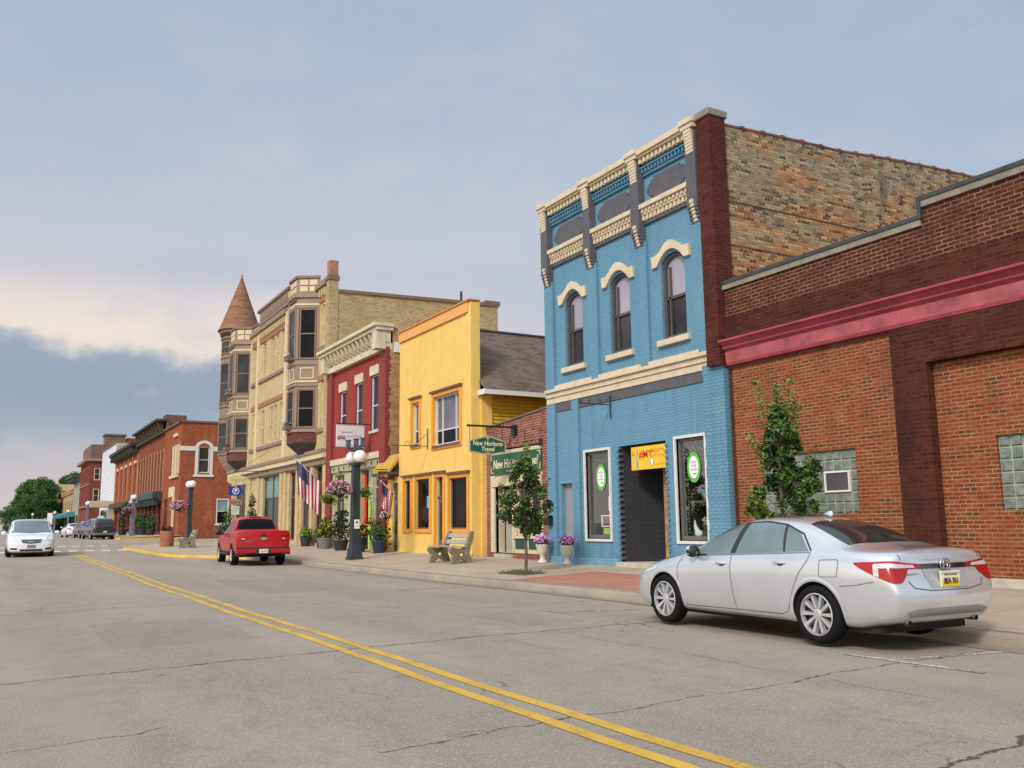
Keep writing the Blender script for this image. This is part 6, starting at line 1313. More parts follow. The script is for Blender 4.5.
    def ribbon(s, name, mat, pts, w, eps=.005, n=None, mode='side'):
        m = MB(); P = s.resample([(a, z, 0) for a, z in pts], n or 24); lo = []; up = []
        for i, p in enumerate(P):
            d = (P[min(i + 1, len(P) - 1)] - P[max(i - 1, 0)]).normalized(); q = Vector((-d.y, d.x, 0)) * w / 2; lo.append(p - q); up.append(p + q)
        if mode == 'side':
            for sg in (-1, 1): m.grid(s.drape([(sg * 3, s.L / 2 - p.x, p.y) for p in lo], [(sg * 3, s.L / 2 - p.x, p.y) for p in up], eps, len(P), 2, d=(-sg, 0, 0)))
        elif mode == 'rear': m.grid(s.drape([(p.x, -s.L, p.y) for p in lo], [(p.x, -s.L, p.y) for p in up], eps, len(P), 2, d=(0, 1, 0)))
        elif mode == 'top': m.grid(s.drape([(p.x, s.L / 2 - p.y, 4) for p in lo], [(p.x, s.L / 2 - p.y, 4) for p in up], eps, len(P), 2, d=(0, 0, -1)))
        return m.build(name, mat, s.root, smooth=True, local=True)
    def wheel(s, sw, r, xo, width=.21, rim_r=None, spokes=10, detail=True, rim_mat=None, fancy=True):
        rr = rim_r or r * .66
        for sg in (-1, 1):
            e = bpy.data.objects.new('wheel', None); COL.objects.link(e); e.parent = s.root; e.location = (sg * xo, s.L / 2 - sw, r); ORG[e] = Vector((0, 0, 0))
            o = MB(); h = width / 2; o.lathe([(rr, -h * .9), (rr + .02, -h), (r - .035, -h), (r - .008, -h * .8), (r, -h * .45), (r, h * .45), (r - .008, h * .8), (r - .035, h), (rr + .02, h), (rr, h * .9)], (0, 0, 0), 40 if detail else 20, 'x')
            o.build('tyre', M_tyre, e, smooth=True, local=True)
            o = MB(); q = sg
            o.mat(1).lathe([(rr, -q * h * .6), (rr, q * h * .35), (rr * .98, q * h * .1), (0, q * h * .05)], (0, 0, 0), 32 if detail else 16, 'x')
            o.mat(0).lathe([(rr + .004, q * h * .92), (rr - .008, q * h * .96), (rr - .014, q * h * .7), (rr - .016, q * h * .4)], (0, 0, 0), 40 if detail else 16, 'x')
            o.lathe([(.055, q * h * .45), (.06, q * h * .72), (.035, q * h * .78), (0, q * h * .79)], (0, 0, 0), 16, 'x')
            if fancy:
                for k in range(spokes):
                    a = 6.28319 * k / spokes; ca, sa = math.cos(a), math.sin(a); ws0, ws1 = .014 * (10 / spokes), .026 * (10 / spokes)
                    pt = lambda rad_, w_, x_: (x_, rad_ * ca - w_ * sa, rad_ * sa + w_ * ca)
                    x0, x1, xb = q * h * .70, q * h * .80, q * h * .25
                    o.hexa([pt(.045, -ws0, xb), pt(rr - .02, -ws1, xb), pt(rr - .02, ws1, xb), pt(.045, ws0, xb), pt(.045, -ws0 * .9, x0), pt(rr - .02, -ws1 * .8, x1), pt(rr - .02, ws1 * .8, x1), pt(.045, ws0 * .9, x0)])
            o.build('rim', [rim_mat or M_rim, M_rimd], e, smooth=False, local=True)

# ---------------------------------------------------------------- silver sedan
M_silver = car_paint('silver_paint', (.69, .72, .765), .62, .2)
LS = 4.81
st = [(.02, .30, .50, .50, .46, .56, .36, .585, [.03, 0, 0, 0, 0, 0, 0, 0, 0]),
 (.10, .22, .70, .58, .66, .66, .50, .69), (.28, .185, .835, .68, .78, .76, .62, .80), (.60, .18, .895, .78, .85, .85, .70, .895), (1.0, .175, .908, .87, .865, .925, .72, .97),
 (1.25, .175, .91, .915, .86, .965, .75, 1.015), (1.40, .175, .91, .93, .86, 1.00, .735, 1.055), (1.75, .175, .91, .955, .86, 1.19, .65, 1.25), (2.10, .175, .91, .975, .86, 1.345, .595, 1.405), (2.5, .175, .91, .99, .86, 1.405, .575, 1.465),
 (3.0, .175, .91, 1.005, .86, 1.40, .575, 1.462), (3.4, .175, .91, 1.02, .858, 1.345, .58, 1.41), (3.75, .18, .912, 1.035, .855, 1.245, .60, 1.30), (4.05, .185, .91, 1.045, .85, 1.125, .64, 1.165), (4.25, .19, .905, 1.04, .842, 1.075, .68, 1.105),
 (4.50, .25, .89, 1.02, .82, 1.06, .69, 1.090), (4.66, .28, .865, .99, .79, 1.05, .68, 1.082, [-.02, 0, 0, .0, 0, 0, .02, .02, .02]), (4.73, .31, .835, .93, .765, 1.005, .66, 1.045, [-.03, 0, 0, .04, .0, -.01, .0, .01, .01]), (4.745, .38, .80, .80, .745, .93, .64, .955, [-.03, .03, .05, .075, .03, -.015, -.015, -.015, -.015])]
CAR = Car('silver_sedan', 'silver four door sedan parked at the kerb in front of the brick wall', 'car', (9.20, 8.77, .055), rad(-1.2), LS, st, M_silver, 3)
c = CAR; rw = .332; wl = [(.96, rw), (3.735, rw)]
c.body(wl, .372, .91)
c.wheel(.96, rw, .80, .215, .235); c.wheel(3.735, rw, .80, .215, .235)
o = MB(); o.box(-.72, .72, -2.05, 2.0, .17, .30); o.build('underbody', M_under, c.root, local=True)
# glass
c.side('side_window', G_car, [(1.60, .955), (1.80, .962), (2.30, .985)], [(1.62, 1.005), (1.98, 1.235), (2.30, 1.352)], nu=20)
c.side('side_window', G_car, [(2.40, .99), (3.22, 1.02)], [(2.40, 1.362), (2.7, 1.372), (3.04, 1.335)], nu=16)
c.side('side_window', G_car, [(3.26, 1.022), (3.62, 1.038)], [(3.09, 1.335), (3.36, 1.235)], nu=10)
c.side('door_pillar', M_blk, [(2.305, .985), (2.395, .99)], [(2.305, 1.358), (2.395, 1.366)], nu=4); c.side('door_pillar', M_blk, [(3.222, 1.02), (3.258, 1.022)], [(3.042, 1.34), (3.088, 1.332)], nu=3)
c.ribbon('window_trim', M_blk, [(1.56, .96), (1.62, 1.012), (1.80, 1.135), (1.98, 1.245), (2.3, 1.366), (2.7, 1.384), (3.06, 1.345), (3.40, 1.235), (3.65, 1.045)], .016, n=60, eps=.006)
c.ribbon('belt_trim', M_chr, [(1.56, .946), (2.3, .974), (3.0, 1.003), (3.65, 1.03)], .018, n=40, eps=.006)
Y = lambda s_: LS / 2 - s_
c.patch('rear_window', G_card, [(-.66, Y(4.07), 4), (-.3, Y(4.13), 4), (.3, Y(4.13), 4), (.66, Y(4.07), 4)], [(-.50, Y(3.37), 4), (.50, Y(3.37), 4)], d=(0, 0, -1), nu=24, nv=14, eps=.005)
c.patch('windscreen', G_car, [(-.68, Y(1.42), 4), (0, Y(1.30), 4), (.68, Y(1.42), 4)], [(-.53, Y(2.08), 4), (.53, Y(2.08), 4)], d=(0, 0, -1), nu=24, nv=14, eps=.005)
o = MB(); o.lathe([(.001, -.02), (.03, -.01), (.035, .03), (.01, .12), (0, .13)], (0, Y(3.25), 1.478), 10, 'y'); o.build('roof_antenna', M_silver, c.root, smooth=True, local=True)
# panel gaps
c.ribbon('door_seam', M_seam, [(2.345, .965), (2.33, .80), (2.36, .55), (2.40, .29), (1.40, .28), (1.33, .32), (1.27, .55), (1.27, .80), (1.36, .93)], .007, n=260)
c.ribbon('door_seam', M_seam, [(2.40, .29), (3.18, .295), (3.29, .34), (3.38, .55), (3.50, .78), (3.64, .94), (3.66, 1.02)], .007, n=160)
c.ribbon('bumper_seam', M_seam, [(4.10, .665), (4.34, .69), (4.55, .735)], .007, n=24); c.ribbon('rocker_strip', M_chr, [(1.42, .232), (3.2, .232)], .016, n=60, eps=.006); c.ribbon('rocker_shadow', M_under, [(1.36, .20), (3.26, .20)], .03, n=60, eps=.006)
c.ribbon('bonnet_seam', M_seam, [(-.70, .35), (-.74, .8), (-.76, 1.2)], .008, mode='top'); c.ribbon('bonnet_seam', M_seam, [(.70, .35), (.74, .8), (.76, 1.2)], .008, mode='top')
c.ribbon('fuel_flap', M_seam, [(3.83, .945), (4.07, .955), (4.09, .935), (4.07, .775), (4.05, .765), (3.83, .757), (3.815, .775), (3.815, .93), (3.83, .945)], .006, n=60)
for q in c.side('headlight', M_hl, [(.16, .60), (.75, .735)], [(.30, .70), (.82, .80)], nu=14, nv=6): pass
# door handles and mirrors
for sg in (-1, 1):
    for s_, z in ((2.16, .862), (3.20, .90)):
        h = c.hit((sg * 3, Y(s_), z), (-sg, 0, 0))[0]; o = MB(); o.ball((h.x + sg * .012, h.y, z), .1, 12, 8, (.28, 1.05, .20)); d_ = o.build('door_handle', M_silver, c.root, smooth=True, local=True)
        o = MB(); o.ball((h.x, h.y - .01, z - .018), .075, 12, 6, (.18, .8, .38)); o.build('handle_recess', M_seam, d_, smooth=True, local=True)
    h = c.hit((sg * 3, Y(1.62), .95), (-sg, 0, 0))[0]; o = MB(); o.ball((h.x + sg * .10, Y(1.66), 1.005), .125, 14, 10, (.9, .62, .66)); o.tube([(h.x - sg * .02, Y(1.62), .965), (h.x + sg * .06, Y(1.65), .985)], .03, 8)
    mo = o.build('mirror', [M_silver, M_blk], c.root, smooth=True, local=True)
    for p in mo.data.polygons:
        if p.center.y < Y(1.675) or p.center.z < .965: p.material_index = 1
# tail
for sg in (-1, 1):
    S_ = lambda x, s_, z: (sg * x, Y(s_), z)
    an = (sg * .40, Y(4.10), .86)
    lo = [S_(1.25, 4.46, .955), S_(1.24, 4.60, .87), S_(1.16, 4.86, .75), S_(.98, 5.0, .665), S_(.86, 5.1, .66), S_(.74, 5.2, .78), S_(.70, 5.2, .865), S_(.36, 5.2, .872)]
    up = [S_(1.25, 4.45, .978), S_(1.25, 4.60, .995), S_(1.16, 4.86, .998), S_(.98, 5.0, .998), S_(.86, 5.1, .995), S_(.74, 5.2, .985), S_(.68, 5.2, .98), S_(.42, 5.2, .955)]
    def tl(lo_, up_, mat, eps, parent=None, nu=40, nv=10):
        m = MB(); A, B_ = lo_, up_; m.grid(c.drape(A, B_, eps, nu, nv, anchor=an)); return m.build('taillight' if parent is None else 'lamp_lens', mat, parent or c.root, smooth=True, local=True)
    t_ = tl(lo, up, M_tlr, .010)
    tl([S_(1.16, 4.86, .885), S_(.86, 5.1, .888), S_(.52, 5.2, .890)], [S_(1.16, 4.86, .962), S_(.86, 5.1, .955), S_(.56, 5.2, .938)], M_tlw, .014, t_, 24, 4)
    tl([S_(1.17, 4.84, .765), S_(1.11, 4.89, .745)], [S_(1.17, 4.84, .95), S_(1.11, 4.89, .95)], M_tlw, .015, t_, 4, 8)
c.ribbon('boot_seam', M_seam, [(-.66, 1.02), (-.655, .96)], .008, mode='rear'); c.ribbon('boot_seam', M_seam, [(.66, 1.02), (.655, .96)], .008, mode='rear')
c.ribbon('boot_seam', M_seam, [(-.62, .74), (-.55, .665), (-.3, .635), (.3, .635), (.55, .665), (.62, .74)], .010, mode='rear', n=80)
rl = lambda x, z: (x, -6, z)
c.patch('boot_garnish', pm('dark_chrome', (.16, .14, .12), .12, .1, metal=.9), [rl(-.40, .862), rl(.40, .862)], [rl(-.40, .915), rl(.40, .915)], d=(0, 1, 0), eps=.008, nu=20, nv=4)
c.patch('plate_recess', pm('silver_shade', (.40, .40, .41), .35, .05, metal=.3), [rl(-.30, .66), rl(.30, .66)], [rl(-.36, .855), rl(.36, .855)], d=(0, 1, 0), eps=.005, nu=14, nv=6)
hp = c.hit((0, -6, .69), (0, 1, 0))[0]; FP = Fac((0, hp.y, 0), (1, 0, 0), (0, -1, 0))
o = MB(); o.fbox(FP, -.155, .155, .665, .815, .0, .02); o.fbox(FP, -.15, .15, .817, .835, -.01, .03); pl = o.build('number_plate', [M_plate], c.root, local=True)
o = MB(); o.fbox(FP, -.15, .15, .669, .735, .0205, .022); o.build('plate_band', M_platey, pl, local=True)
ORG[pl] = Vector((0, 0, 0)); text_part('BEA 761', FP, 0, .70, .085, .0235, pm('plate_ink', (.05, .045, .05), .6, 0), pl, sx=.80, bold=.002); strokes(pl, FP, -.11, .11, .79, .014, .0205, M_dark, seed=2)
he = c.hit((0, -6, .90), (0, 1, 0))[0]; FE = Fac((0, he.y, 0), (1, 0, 0), (0, -1, 0)); o = MB()
for rx, rz in ((.085, .058), (.036, .056), (.062, .024)):
    cz = .905 + (.022 if rz == .024 else 0); o.tube([FE.p(rx * math.cos(a), cz + rz * math.sin(a), .022) for a in [k * 6.28319 / 28 for k in range(29)]], .0085, 6)
o.build('emblem', M_chr, c.root, smooth=True, local=True)
strokes(c.root, Fac((0, c.hit((-.5, -6, .82), (0, 1, 0))[0].y, 0), (1, 0, 0), (0, -1, 0)), -.60, -.40, .80, .024, .006, M_chr, name='badge_lettering', seed=3); strokes(c.root, Fac((0, c.hit((.5, -6, .80), (0, 1, 0))[0].y, 0), (1, 0, 0), (0, -1, 0)), .46, .60, .745, .020, .006, M_blk, name='badge_lettering', seed=4)
c.patch('lower_bumper', pm('bumper_shade', (.30, .30, .31), .4, .05, metal=.2), [rl(-.60, .36), rl(.60, .36)], [rl(-.68, .41), rl(-.5, .45), rl(.5, .45), rl(.68, .41)], d=(0, 1, 0), eps=.006, nu=26, nv=4)
for sg in (-1, 1):
    o = MB(); o.lathe([(.028, -2.31), (.034, -2.31), (.035, -2.28), (.035, -2.12), (.028, -2.12), (.028, -2.30)], (sg * .56, 0, .30), 16, 'y'); o.mat(1).lathe([(.028, -2.28), (0, -2.28)], (sg * .56, 0, .30), 16, 'y'); o.build('exhaust_tip', [pm('dull_steel', (.20, .20, .20), .35, .1, metal=1), M_under], c.root, smooth=True, local=True)
o = MB(); o.box(-.60, -.25, -2.22, -1.85, .24, .36); o.build('silencer', M_under, c.root, local=True)

# ---------------------------------------------------------------- red pickup
M_redp = car_paint('red_paint', (.40, .006, .014), 0, .35, .35)
LP = 5.4
st = [(.0, .50, .70, .78, .66, .92, .5, .96), (.10, .40, .86, .88, .8, 1.0, .66, 1.06), (.35, .36, .93, .96, .88, 1.06, .76, 1.12), (1.0, .36, .943, 1.05, .90, 1.12, .80, 1.17), (1.38, .36, .943, 1.09, .90, 1.16, .78, 1.21), (1.52, .36, .943, 1.10, .90, 1.24, .75, 1.30), (1.9, .36, .943, 1.12, .89, 1.52, .69, 1.60), (2.25, .36, .943, 1.13, .89, 1.68, .65, 1.76), (2.7, .36, .943, 1.14, .89, 1.72, .645, 1.80), (3.3, .36, .943, 1.15, .89, 1.71, .645, 1.79), (3.62, .36, .943, 1.16, .89, 1.66, .66, 1.74), (3.72, .36, .943, 1.17, .90, 1.50, .70, 1.58), (3.80, .36, .943, 1.18, .92, 1.27, .86, 1.22), (3.88, .36, .943, 1.20, .935, 1.255, .90, 1.14), (4.2, .37, .943, 1.20, .935, 1.255, .90, 1.14), (5.2, .42, .943, 1.20, .935, 1.255, .90, 1.16), (5.32, .44, .94, 1.20, .93, 1.255, .89, 1.245), (5.385, .50, .93, 1.17, .91, 1.24, .87, 1.245)]
c = Car('red_pickup', 'red crew cab pickup truck parked by the yellow kerb, seen from behind', 'pickup', (8.70, 35.3, .075), rad(-4.5), LP, st, M_redp, 2); rw = .375; wl = [(.98, rw), (4.23, rw)]
c.body(wl, .44, .95); c.wheel(.98, rw, .82, .25, .235, 6, False); c.wheel(4.23, rw, .82, .25, .235, 6, False); Y = lambda s_: LP / 2 - s_
c.side('side_window', G_card, [(1.78, 1.14), (2.52, 1.165)], [(1.92, 1.36), (2.2, 1.60), (2.52, 1.67)], nu=12); c.side('side_window', G_card, [(2.6, 1.165), (3.35, 1.18)], [(2.6, 1.675), (3.2, 1.665)], nu=10)
rl = lambda x, z: (x, -6, z)
c.patch('rear_window', G_dark, [rl(-.70, 1.30), rl(.70, 1.30)], [rl(-.60, 1.63), rl(-.3, 1.67), rl(.3, 1.67), rl(.60, 1.63)], d=(0, 1, 0), nu=24, nv=14, eps=.012)
c.patch('windscreen', G_card, [(-.72, Y(1.52), 4), (.72, Y(1.52), 4)], [(-.60, Y(2.18), 4), (.60, Y(2.18), 4)], d=(0, 0, -1))
c.patch('bed_liner', M_under, [(-.82, Y(5.28), 4), (.82, Y(5.28), 4)], [(-.82, Y(3.86), 4), (.82, Y(3.86), 4)], d=(0, 0, -1), eps=.006)
o = MB(); o.fbox(FY(-2.70), -.94, .94, .46, .62, -.10, .07); bo = o.build('rear_bumper', M_redp, c.root, local=True, bevel=.02); o = MB(); o.fbox(FY(-2.70), -.93, .93, .622, .655, -.10, .075); o.fbox(FY(-2.70), -.26, .26, .44, .60, .06, .078); o.fbox(FY(-2.70), -.95, -.62, .40, .459, -.2, .05); o.fbox(FY(-2.70), .62, .95, .40, .459, -.2, .05); o.build('bumper_pad', M_blk, bo, local=True)
o = MB(); o.fbox(FY(-2.70), -.155, .155, .46, .60, .08, .09); p_ = o.build('number_plate', M_plate, c.root, local=True); ORG[p_] = Vector((0, 0, 0)); strokes(p_, FY(-2.70), -.11, .12, .50, .06, .092, pm('plate_ink', (.05, .045, .05), .6, 0), seed=6)
c.ribbon('tailgate_seam', M_seam, [(-.79, 1.23), (-.79, .70), (.79, .70), (.79, 1.23)], .014, mode='rear', n=60)
FE = FY(c.hit((0, -6, 1.0), (0, 1, 0))[0].y); o = MB(); o.fpoly(FE, [(-.13, .94), (-.04, .94), (-.04, .92), (.045, .92), (.045, .94), (.14, .94), (.115, .99), (.045, .99), (.045, 1.01), (-.04, 1.01), (-.04, .99), (-.115, .99)], 0, .022); o.build('emblem', pm('gold_badge', (.50, .40, .18), .35, .1, metal=.6), c.root, local=True)
o = MB(); o.fbox(FE, -.09, .09, 1.06, 1.12, -.005, .022); o.build('gate_handle', M_blk, c.root, local=True); strokes(c.root, FE, -.62, -.32, .86, .04, .004, M_chr, name='badge_lettering', seed=2)
for sg in (-1, 1):
    c.patch('taillight', M_tlr, [(sg * 1.1, Y(5.20), .82), (sg * 1.05, -3.2, .82), (sg * .80, -3.4, .82)], [(sg * 1.1, Y(5.20), 1.18), (sg * 1.05, -3.2, 1.18), (sg * .80, -3.4, 1.18)], anchor=(sg * .5, Y(4.9), 1.0), eps=.012, nu=12)
    c.patch('reversing_light', M_tlw, [(sg * 1.02, -3.2, .93), (sg * .86, -3.4, .93)], [(sg * 1.02, -3.2, 1.0), (sg * .86, -3.4, 1.0)], anchor=(sg * .5, Y(4.9), .96), eps=.017, nu=6, nv=4)
    o = MB(); o.ball((sg * 1.08, Y(1.72), 1.20), .15, 10, 8, (.8, .5, .75)); o.tube([(sg * .88, Y(1.7), 1.12), (sg * 1.0, Y(1.72), 1.16)], .04, 6); o.build('mirror', M_blk, c.root, smooth=True, local=True)
c.patch('brake_light', M_dark, [rl(-.22, 1.715), rl(.22, 1.715)], [rl(-.22, 1.745), rl(.22, 1.745)], d=(0, 1, 0), eps=.02, nu=8, nv=3)
c.ribbon('door_seam', M_seam, [(2.56, 1.15), (2.56, .5), (1.62, .48), (1.55, .9), (1.66, 1.1)], .012, n=60); c.ribbon('door_seam', M_seam, [(2.56, .5), (3.35, .5), (3.52, .8), (3.52, 1.17)], .012, n=40); c.side('bed_gap', M_seam, [(3.80, .55), (3.83, .55)], [(3.80, 1.22), (3.83, 1.22)], nu=3)
for sg in (-1, 1):
    for s_ in (2.40, 3.36): h = c.hit((sg * 3, Y(s_), 1.02), (-sg, 0, 0))[0]; o = MB(); o.ball((h.x + sg * .01, h.y, 1.02), .1, 8, 6, (.3, 1, .22)); o.build('door_handle', M_blk, c.root, smooth=True, local=True)
o = MB(); o.box(-.8, .8, -2.4, 2.3, .32, .48); o.tube([(-.8, -1.53, .375), (.8, -1.53, .375)], .07, 8); o.build('underbody', M_under, c.root, local=True); o = MB(); o.tube([(.1, Y(2.9), 1.79), (.1, Y(3.0), 1.95)], .012, 5); o.build('aerial', M_blk, c.root, local=True)
for sg in (-1, 1): o = MB(); o.box(min(sg * .86, sg * .98), max(sg * .86, sg * .98), Y(3.5), Y(1.5), .38, .44); o.build('side_step', M_blk, c.root, local=True)

# ---------------------------------------------------------------- white minivan coming towards us
M_whitec = car_paint('white_paint', (.72, .74, .77), 0, .3)
LV = 5.15
st = [(.0, .30, .62, .60, .58, .70, .46, .73), (.08, .24, .82, .70, .78, .80, .6, .84), (.25, .22, .93, .80, .88, .90, .70, .94), (.6, .2, .985, .92, .93, 1.0, .78, 1.04), (.90, .2, 1.0, 1.0, .94, 1.05, .86, 1.08), (1.05, .2, 1.0, 1.03, .96, 1.14, .88, 1.18), (1.5, .2, 1.0, 1.06, .96, 1.42, .86, 1.47), (1.85, .2, 1.0, 1.08, .95, 1.62, .85, 1.68), (2.02, .2, 1.0, 1.09, .96, 1.72, .85, 1.76), (2.5, .2, 1.0, 1.09, .96, 1.74, .85, 1.79), (3.5, .2, 1.0, 1.09, .96, 1.74, .85, 1.79), (4.6, .22, .98, 1.08, .94, 1.70, .83, 1.76), (4.95, .26, .95, 1.05, .9, 1.45, .74, 1.56), (5.12, .34, .90, .95, .86, 1.1, .72, 1.16)]
c = Car('white_minivan', 'white minivan with headlights and chrome grille driving towards the viewer', 'minivan', (1.72, 50.2, .175), rad(180), LV, st, M_whitec, 2); rw = .35; wl = [(1.0, rw), (4.08, rw)]
c.body(wl, .40, 1.0); c.wheel(1.0, rw, .88, .22, .22, 6, False, fancy=False); c.wheel(4.08, rw, .88, .22, .22, 6, False, fancy=False); Y = lambda s_: LV / 2 - s_; fl = lambda x, z: (x, 6, z)
c.patch('windscreen', G_carb, [(-.92, Y(1.06), 4), (0, Y(.92), 4), (.92, Y(1.06), 4)], [(-.85, Y(1.97), 4), (.85, Y(1.97), 4)], d=(0, 0, -1), nu=20, nv=10)
c.side('side_window', G_card, [(1.30, 1.09), (2.15, 1.10)], [(1.75, 1.50), (2.15, 1.62)], nu=8); c.side('side_window', G_card, [(2.25, 1.10), (3.25, 1.10)], [(2.25, 1.585), (3.25, 1.585)], nu=8); c.side('side_window', G_card, [(3.35, 1.10), (4.6, 1.10)], [(3.35, 1.585), (4.45, 1.56)], nu=8)
c.patch('grille', pm('grille_chrome', (.10, .10, .115), .3, .4, 30, metal=.5), [fl(-.36, .67), fl(0, .63), fl(.36, .67)], [fl(-.46, .83), fl(.46, .83)], d=(0, -1, 0), nu=14, nv=5, eps=.008)
c.patch('air_intake', M_blk, [fl(-.45, .30), fl(.45, .30)], [fl(-.47, .39), fl(.47, .39)], d=(0, -1, 0), nu=10, nv=4, eps=.006)
o = MB(); hy = c.hit((0, 6, .5), (0, -1, 0))[0].y; o.box(-.17, .17, hy, hy + .02, .44, .58); o.build('number_plate', pm('plate_grey', (.18, .20, .25), .5, .3, 20), c.root, local=True)
for sg in (-1, 1):
    c.patch('headlight', M_hl, [(sg * .50, 6, .68), (sg * .75, 6, .675), (sg * 1.15, 3.0, .72)], [(sg * .52, 6, .84), (sg * .75, 6, .87), (sg * 1.15, 2.9, .90)], anchor=(sg * .35, 1.6, .76), nu=14, nv=5, eps=.008)
    c.patch('fog_recess', M_blk, [(sg * .58, 6, .36), (sg * .85, 5, .38)], [(sg * .56, 6, .44), (sg * .85, 5, .46)], d=(0, -1, 0), nu=8, nv=4, eps=.006)
    o = MB(); o.ball((sg * 1.12, Y(1.55), 1.13), .14, 10, 8, (.9, .5, .7)); o.tube([(sg * .92, Y(1.5), 1.06), (sg * 1.05, Y(1.55), 1.1)], .03, 6); o.build('mirror', M_whitec, c.root, smooth=True, local=True)
c.ribbon('bonnet_seam', M_seam, [(-.62, .12), (-.80, .9)], .012, mode='top'); c.ribbon('bonnet_seam', M_seam, [(.62, .12), (.80, .9)], .012, mode='top'); c.ribbon('door_seam', M_seam, [(2.2, 1.08), (2.2, .3), (1.45, .3), (1.4, .9)], .012, n=40)
o = MB(); o.box(-.8, .8, -2.3, 2.3, .16, .3); o.build('underbody', M_under, c.root, local=True)

# ---------------------------------------------------------------- small vehicles down the street
def small_car(name, lab, cat, loc, rot, L, H, W, paint, kind, group='vehicles parked far down the street'):
    h = H / 1.47; k = L / 4.81; ws = W / 1.82
    if kind == 'sedan': s_ = [tuple([r[0] * k, r[1] * h, r[2] * ws, r[3] * h, r[4] * ws, r[5] * h, r[6] * ws, r[7] * h]) for r in CAR_ST]
    else:
        b = .58 * H + .05; s_ = [(0, .38, W * .36, .62, W * .33, .8, W * .28, .85), (.15, .32, W * .46, .8, W * .43, .95, W * .36, 1.0), (.6, .3, W * .49, b - .06, W * .47, b, W * .42, b + .06), (1.15, .3, W * .5, b, W * .47, b + .05, W * .41, b + .1), (1.3, .3, W * .5, b, W * .47, b + .14, W * .40, b + .2), (1.95, .3, W * .5, b + .03, W * .47, H - .10, W * .36, H - .03), (2.5, .3, W * .5, b + .04, W * .47, H - .06, W * .355, H), (L - .8, .3, W * .5, b + .05, W * .47, H - .07, W * .36, H - .01), (L - .2, .34, W * .49, b + .05, W * .46, H - .16, W * .37, H - .08), (L - .06, .38, W * .48, b + .02, W * .45, b + .2, W * .41, b + .28), (L, .46, W * .46, b - .15, W * .44, b - .02, W * .41, b + .02)]
    c = Car(name, lab, cat, loc, rot, L, s_, paint, 2, group); r = .33 if kind == 'sedan' else .37; s1, s2 = L * .19, L * .78
    c.body([(s1, r), (s2, r)], r * 1.14, W / 2, .5); c.wheel(s1, r, W / 2 - .13, .2, None, 6, False, fancy=False); c.wheel(s2, r, W / 2 - .13, .2, None, 6, False, fancy=False)
    b = (1.0 * h) if kind == 'sedan' else .58 * H + .08; Y = lambda q: L / 2 - q; rl = lambda x, z: (x, -8, z)
    c.side('side_window', G_card, [(L * .36, b), (L * .70, b + .02)], [(L * .43, H * .92), (L * .63, H * .93)], nu=10)
    if kind == 'sedan': c.patch('rear_window', G_card, [(-.62, Y(L * .845), 4), (.62, Y(L * .845), 4)], [(-.48, Y(L * .70), 4), (.48, Y(L * .70), 4)], d=(0, 0, -1))
    else: c.patch('rear_window', G_card, [rl(-W * .36, b + .1), rl(W * .36, b + .1)], [rl(-W * .31, H * .91), rl(W * .31, H * .91)], d=(0, 1, 0))
    c.patch('windscreen', G_card, [(-.66, Y(L * .29), 4), (.66, Y(L * .29), 4)], [(-.52, Y(L * .43), 4), (.52, Y(L * .43), 4)], d=(0, 0, -1))
    zt = .9 * h if kind == 'sedan' else b - .08
    for sg in (-1, 1):
        c.patch('taillight', M_tlr, [rl(sg * W * .30, zt - .08), rl(sg * W * .47, zt - .1)], [rl(sg * W * .33, zt + .05), rl(sg * W * .47, zt + .07)], d=(0, 1, 0), nu=6, nv=4, eps=.012)
        o = MB(); o.ball((sg * (W / 2 + .08), Y(L * .34), b + .06), .11, 8, 6, (.9, .6, .7)); o.build('mirror', paint, c.root, smooth=True, local=True)
    hy = c.hit((0, -8, .62), (0, 1, 0))[0].y; o = MB(); o.box(-W * .47, W * .47, hy - .06, hy + .1, .40, .56); o.build('rear_bumper', M_chr if kind == 'truck' else paint, c.root, local=True, bevel=.02); o = MB(); o.box(-.16, .16, hy - .075, hy - .062, .62, .74); o.build('number_plate', M_plate, c.root, local=True)
    o = MB(); o.box(-W * .4, W * .4, -L * .42, L * .42, .2, .38); o.build('underbody', M_under, c.root, local=True)
    return c
CAR_ST = [r[:8] for r in [(.02, .30, .50, .50, .46, .56, .36, .585), (.10, .22, .70, .58, .66, .66, .50, .69), (.28, .185, .835, .68, .78, .76, .62, .80), (.60, .18, .895, .78, .85, .85, .70, .895), (1.25, .175, .91, .915, .86, .965, .75, 1.015), (1.40, .175, .91, .93, .86, 1.00, .735, 1.055), (2.10, .175, .91, .975, .86, 1.345, .595, 1.405), (2.5, .175, .91, .99, .86, 1.405, .575, 1.465), (3.0, .175, .91, 1.005, .86, 1.40, .575, 1.462), (3.4, .175, .91, 1.02, .858, 1.345, .58, 1.41), (4.05, .185, .91, 1.045, .85, 1.125, .64, 1.165), (4.50, .25, .89, 1.02, .82, 1.06, .69, 1.090), (4.70, .24, .84, .93, .765, 1.005, .66, 1.045), (4.80, .33, .80, .80, .745, .90, .64, .94)]]
small_car('dark_pickup', 'black pickup with a canopy over its bed parked past the crossing', 'pickup', (8.5, 90, road_z(90)), rad(6), 5.6, 1.92, 2.0, car_paint('charcoal_paint', (.03, .032, .04), .2, .3), 'truck')
small_car('dark_suv', 'dark navy car parked between the black pickup and a white car', 'car', (8.3, 99, road_z(99)), rad(6), 4.7, 1.72, 1.86, car_paint('navy_paint', (.025, .03, .06), .2, .3), 'suv')
small_car('white_sedan', 'white sedan parked beyond the dark navy car', 'car', (7.8, 109, road_z(109)), rad(6), 4.7, 1.52, 1.84, M_whitec, 'sedan')
